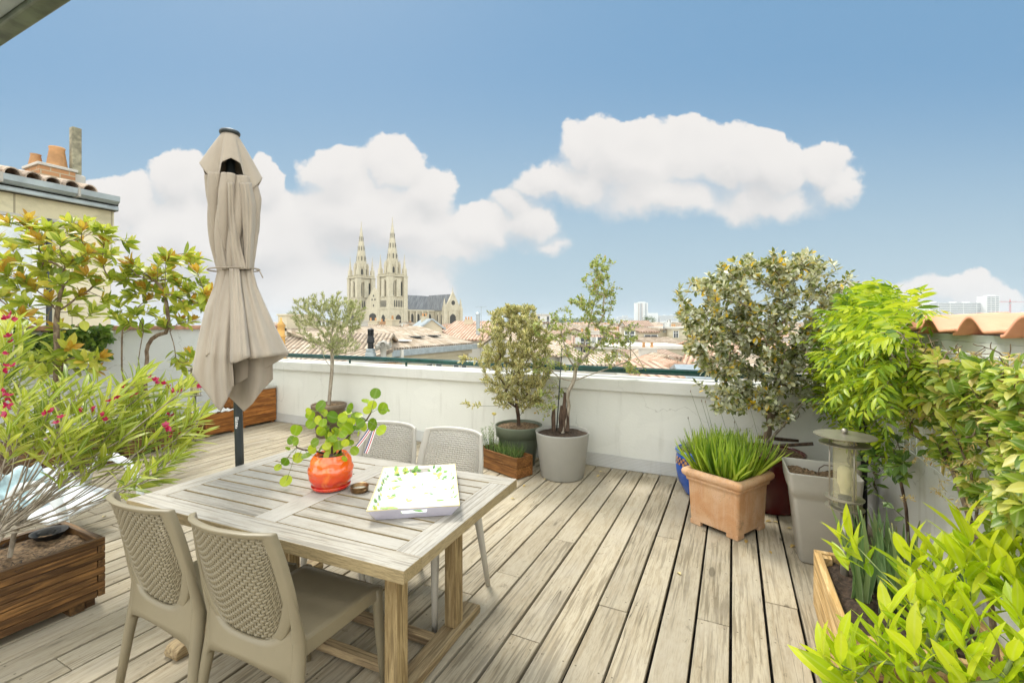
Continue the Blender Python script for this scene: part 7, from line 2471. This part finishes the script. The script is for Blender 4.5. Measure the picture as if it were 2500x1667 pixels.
# --- far trees
def far_tree(label, px, yb, yt, w_px, t, seed=1, group=None):
    p = at(px, HOR, t)
    th = thing('tree', label, 'tree', (p[0], p[1], 0), 0, group)
    zt = EYE + (HOR - yt) / F_PX * t
    zb = EYE + (HOR - yb) / F_PX * t
    r_ = w_px / 2 / F_PX * t
    cz, rz_ = (zt + zb) / 2, (zt - zb) / 2
    an_ = ell_points(26, (0, 0, cz), (r_, r_, rz_), .5)
    nodes, par, ids = grow([np.array([0, 0, GZ]), np.array([0, 0, (GZ + zb) / 2]), np.array([0, 0, zb])], an_, .2)
    limbs('trunk', nodes, par, BARKD, th, .05, .35, sides=5)
    P, D, N = [], [], []
    for i in ids:
        for q in range(26):
            P.append(nodes[i] + NR.randn(3) * r_ * .20); D.append(NR.randn(3)); N.append(NR.randn(3) + np.array([0, 0, 1]))
    leaves('crown', P, D, N, NR.uniform(.06, .11, len(P)) * r_ * 2, LT['small'], L['city'], th)
far_tree('rounded green tree in front of the striped tower block', 1582, 790, 775, 26, 300)
far_tree('small dark tree on the skyline right of the parasol', 690, 785, 768, 12, 150)
far_tree('leafy tree behind the left edge of the olive crown', 731, 786, 763, 26, 150)
far_tree('dark tree at the right end of the long hazy slab', 1668, 792, 778, 22, 420)
for q, (px, w_, yt) in enumerate([(1350, 26, 777), (1378, 30, 775), (1408, 26, 778), (1436, 30, 776), (1464, 26, 779), (1490, 22, 780)]):
    far_tree(['first', 'second', 'third', 'fourth', 'fifth', 'last'][q] + ' tree from the left in the far row behind the straggly tree', px, 792, yt, w_, 520, group='far row of trees on the horizon')

# --- neighbour's stone house on the left
nb = thing('neighbour_house', 'old limestone house with tiled eave, zinc gutter and white window, beyond the left wall', 'house', (-9.0, 3.76, 0), 0)
blk = blockmat('old_limestone', (.80, .72, .52), (.74, .66, .48), .95, .36, (.44, .39, .27), (.36, .32, .23), .35, msz=.008, wallaxis=1)
MB().box(-6, 0, -8, 0, GZ, 3.02).build('wall', blk, nb)
MB().box(-6, .03, -8, .03, 3.03, 3.30).build('frieze', blockmat('frieze_stone', (.70, .65, .45), (.62, .56, .38), 1.1, .60, (.36, .32, .22), (.26, .24, .16), .6, wallaxis=1), nb)
MB().box(-6, .06, -8, .06, 2.985, 3.028).build('string_course', STONE['grey'], nb)
MB().box(-6, .16, -8, .04, 3.302, 3.37).build('cornice', ZN, nb, bevel=.01)
mb = MB()
gp = [(.14, 3.40), (.16, 3.385), (.24, 3.385), (.29, 3.42), (.30, 3.50), (.285, 3.50), (.27, 3.43), (.22, 3.40), (.17, 3.40), (.15, 3.50), (.135, 3.50)]
mb.prism([(a, b) for a, b in gp], -8, .0, axis='y')
mb.build('gutter', ZN, nb, bevel=.0)
mb = MB()
for y in (-.5, -1.3, -2.1, -2.9): mb.box(.125, .31, y - .015, y + .015, 3.378, 3.508)
mb.build('gutter_brackets', K['pot_taupe'], nb)
tb = TILE['grey']
sl = .22
mb = MB()
# canal tiles at the eave: cover and channel rows
y = -8.1
k = 0
oldt = plain('old_pink_grey_tile', (.42, .33, .25), .9, var=.35, scale=6, bump=.5, dirt=(.18, .15, .11))
while y < -.16:
    for row_ in range(12):
        x0 = .20 - row_ * .36
        z0 = 3.50 + (0.20 - x0) * sl
        jx, jz = rnd.uniform(-.02, .03), rnd.uniform(-.006, .01)
        def cov(a, b, x0=x0, z0=z0, y=y, jx=jx, jz=jz):
            an = PI * a
            r_ = .085 - .012 * b
            return (x0 + jx - .44 * b, y + r_ * math.cos(an), z0 + .01 + .44 * b * sl + .095 * math.sin(an) + jz)
        mb.grid(cov, 7, 1)
        def chn(a, b, x0=x0, z0=z0, y=y):
            an = PI * a
            return (x0 - .44 * b, y + .105 + .085 * math.cos(an), z0 + .02 + .44 * b * sl - .05 * math.sin(an))
        mb.grid(chn, 6, 1)
    y += .21
mb.build('roof_tiles', oldt, nb, smooth=False, solid=.016, recalc=False)
MB().prism([(.12, 3.44), (-4.4, 3.44 + 4.52 * sl), (-4.4, 3.3), (.12, 3.3)], -8, .05, axis='y').build('roof_deck', K['joist'], nb)
wz0, wz1, wy0, wy1 = 1.50, 2.90, -1.9, -.86
wn_ = MB().box(-.12, .006, wy0, wy1, wz0, wz1).build('window', WIN, nb)
mb = MB()
for (a, b, c, d_) in ((wy0 - .08, wy0, wz0 - .08, wz1 + .08), (wy1, wy1 + .08, wz0 - .08, wz1 + .08), (wy0, wy1, wz1, wz1 + .08), (wy0, wy1, wz0 - .08, wz0), ((wy0 + wy1) / 2 - .06, (wy0 + wy1) / 2 + .06, wz0, wz1)):
    mb.box(.007, .05, a, b, c, d_)
for s in (wy0, wy1 - .06): mb.box(.012, .04, s, s + .06, wz0, wz1)
mb.build('frame', K['white_paint'], wn_, bevel=.004)
MB().box(.007, .012, wy0 + .05, wy1 - .05, wz0, wz1).build('net_curtain', plain('net_curtain', (.66, .70, .72), .8), wn_)
MB().box(.0, .09, wy1 + .085, wy1 + .13, wz0 - .1, wz1 + .12).build('guide_rail', K['pole'], nb)
ch = thing('chimney_stack', 'orange brick chimney with two clay pots on the limestone house roof', 'chimney', (-10.55, 3.62, 0), 0)
MB().box(-.30, .26, -.28, .18, 3.4, 4.12).build('stack', CHB, ch)
MB().box(-.33, .29, -.31, .21, 4.121, 4.17).build('cap', STONE['grey'], ch, bevel=.01)
MB().lathe([(.145, 0), (.10, .34), (.11, .36), (.105, .38), (.09, .38), (.085, .30)], 18, c=(0, .03, 4.17)).build('chimney_pot', CLAY, ch, smooth=True)
MB().lathe([(.10, 0), (.065, .20), (.075, .22), (.06, .22)], 16, c=(-.18, -.18, 4.17)).build('chimney_pot', CLAY, ch, smooth=True)
fl = thing('flue', 'tall mossy square flue beside the orange brick chimney', 'chimney', (-10.45, 3.86, 0), 0)
MB().box(-.065, .065, -.065, .065, 4.10, 4.95).build('flue_pipe', plain('mossy_cement', (.28, .26, .18), .9, var=.4, scale=9, dirt=(.16, .17, .09)), fl, bevel=.012)
MB().box(-.11, .11, -.11, .11, 3.7, 4.12).build('collar', STONE['grey'], fl, bevel=.03)

# ------------------------------------------------------------------ summer haze over the town
hm = bpy.data.materials.new('haze_air')
hm.use_nodes = True
t = NT(hm.node_tree)
pv = t.n('ShaderNodeVolumePrincipled', None, Color=(.80, .88, .95), Density=.00020)
t.n('ShaderNodeOutputMaterial', None, Volume=pv.outputs[0])
hz = MB().box(-4000, 4000, -400, 4700, GZ - 2, 75).build('haze', hm, None)
tag(hz, kind='stuff')
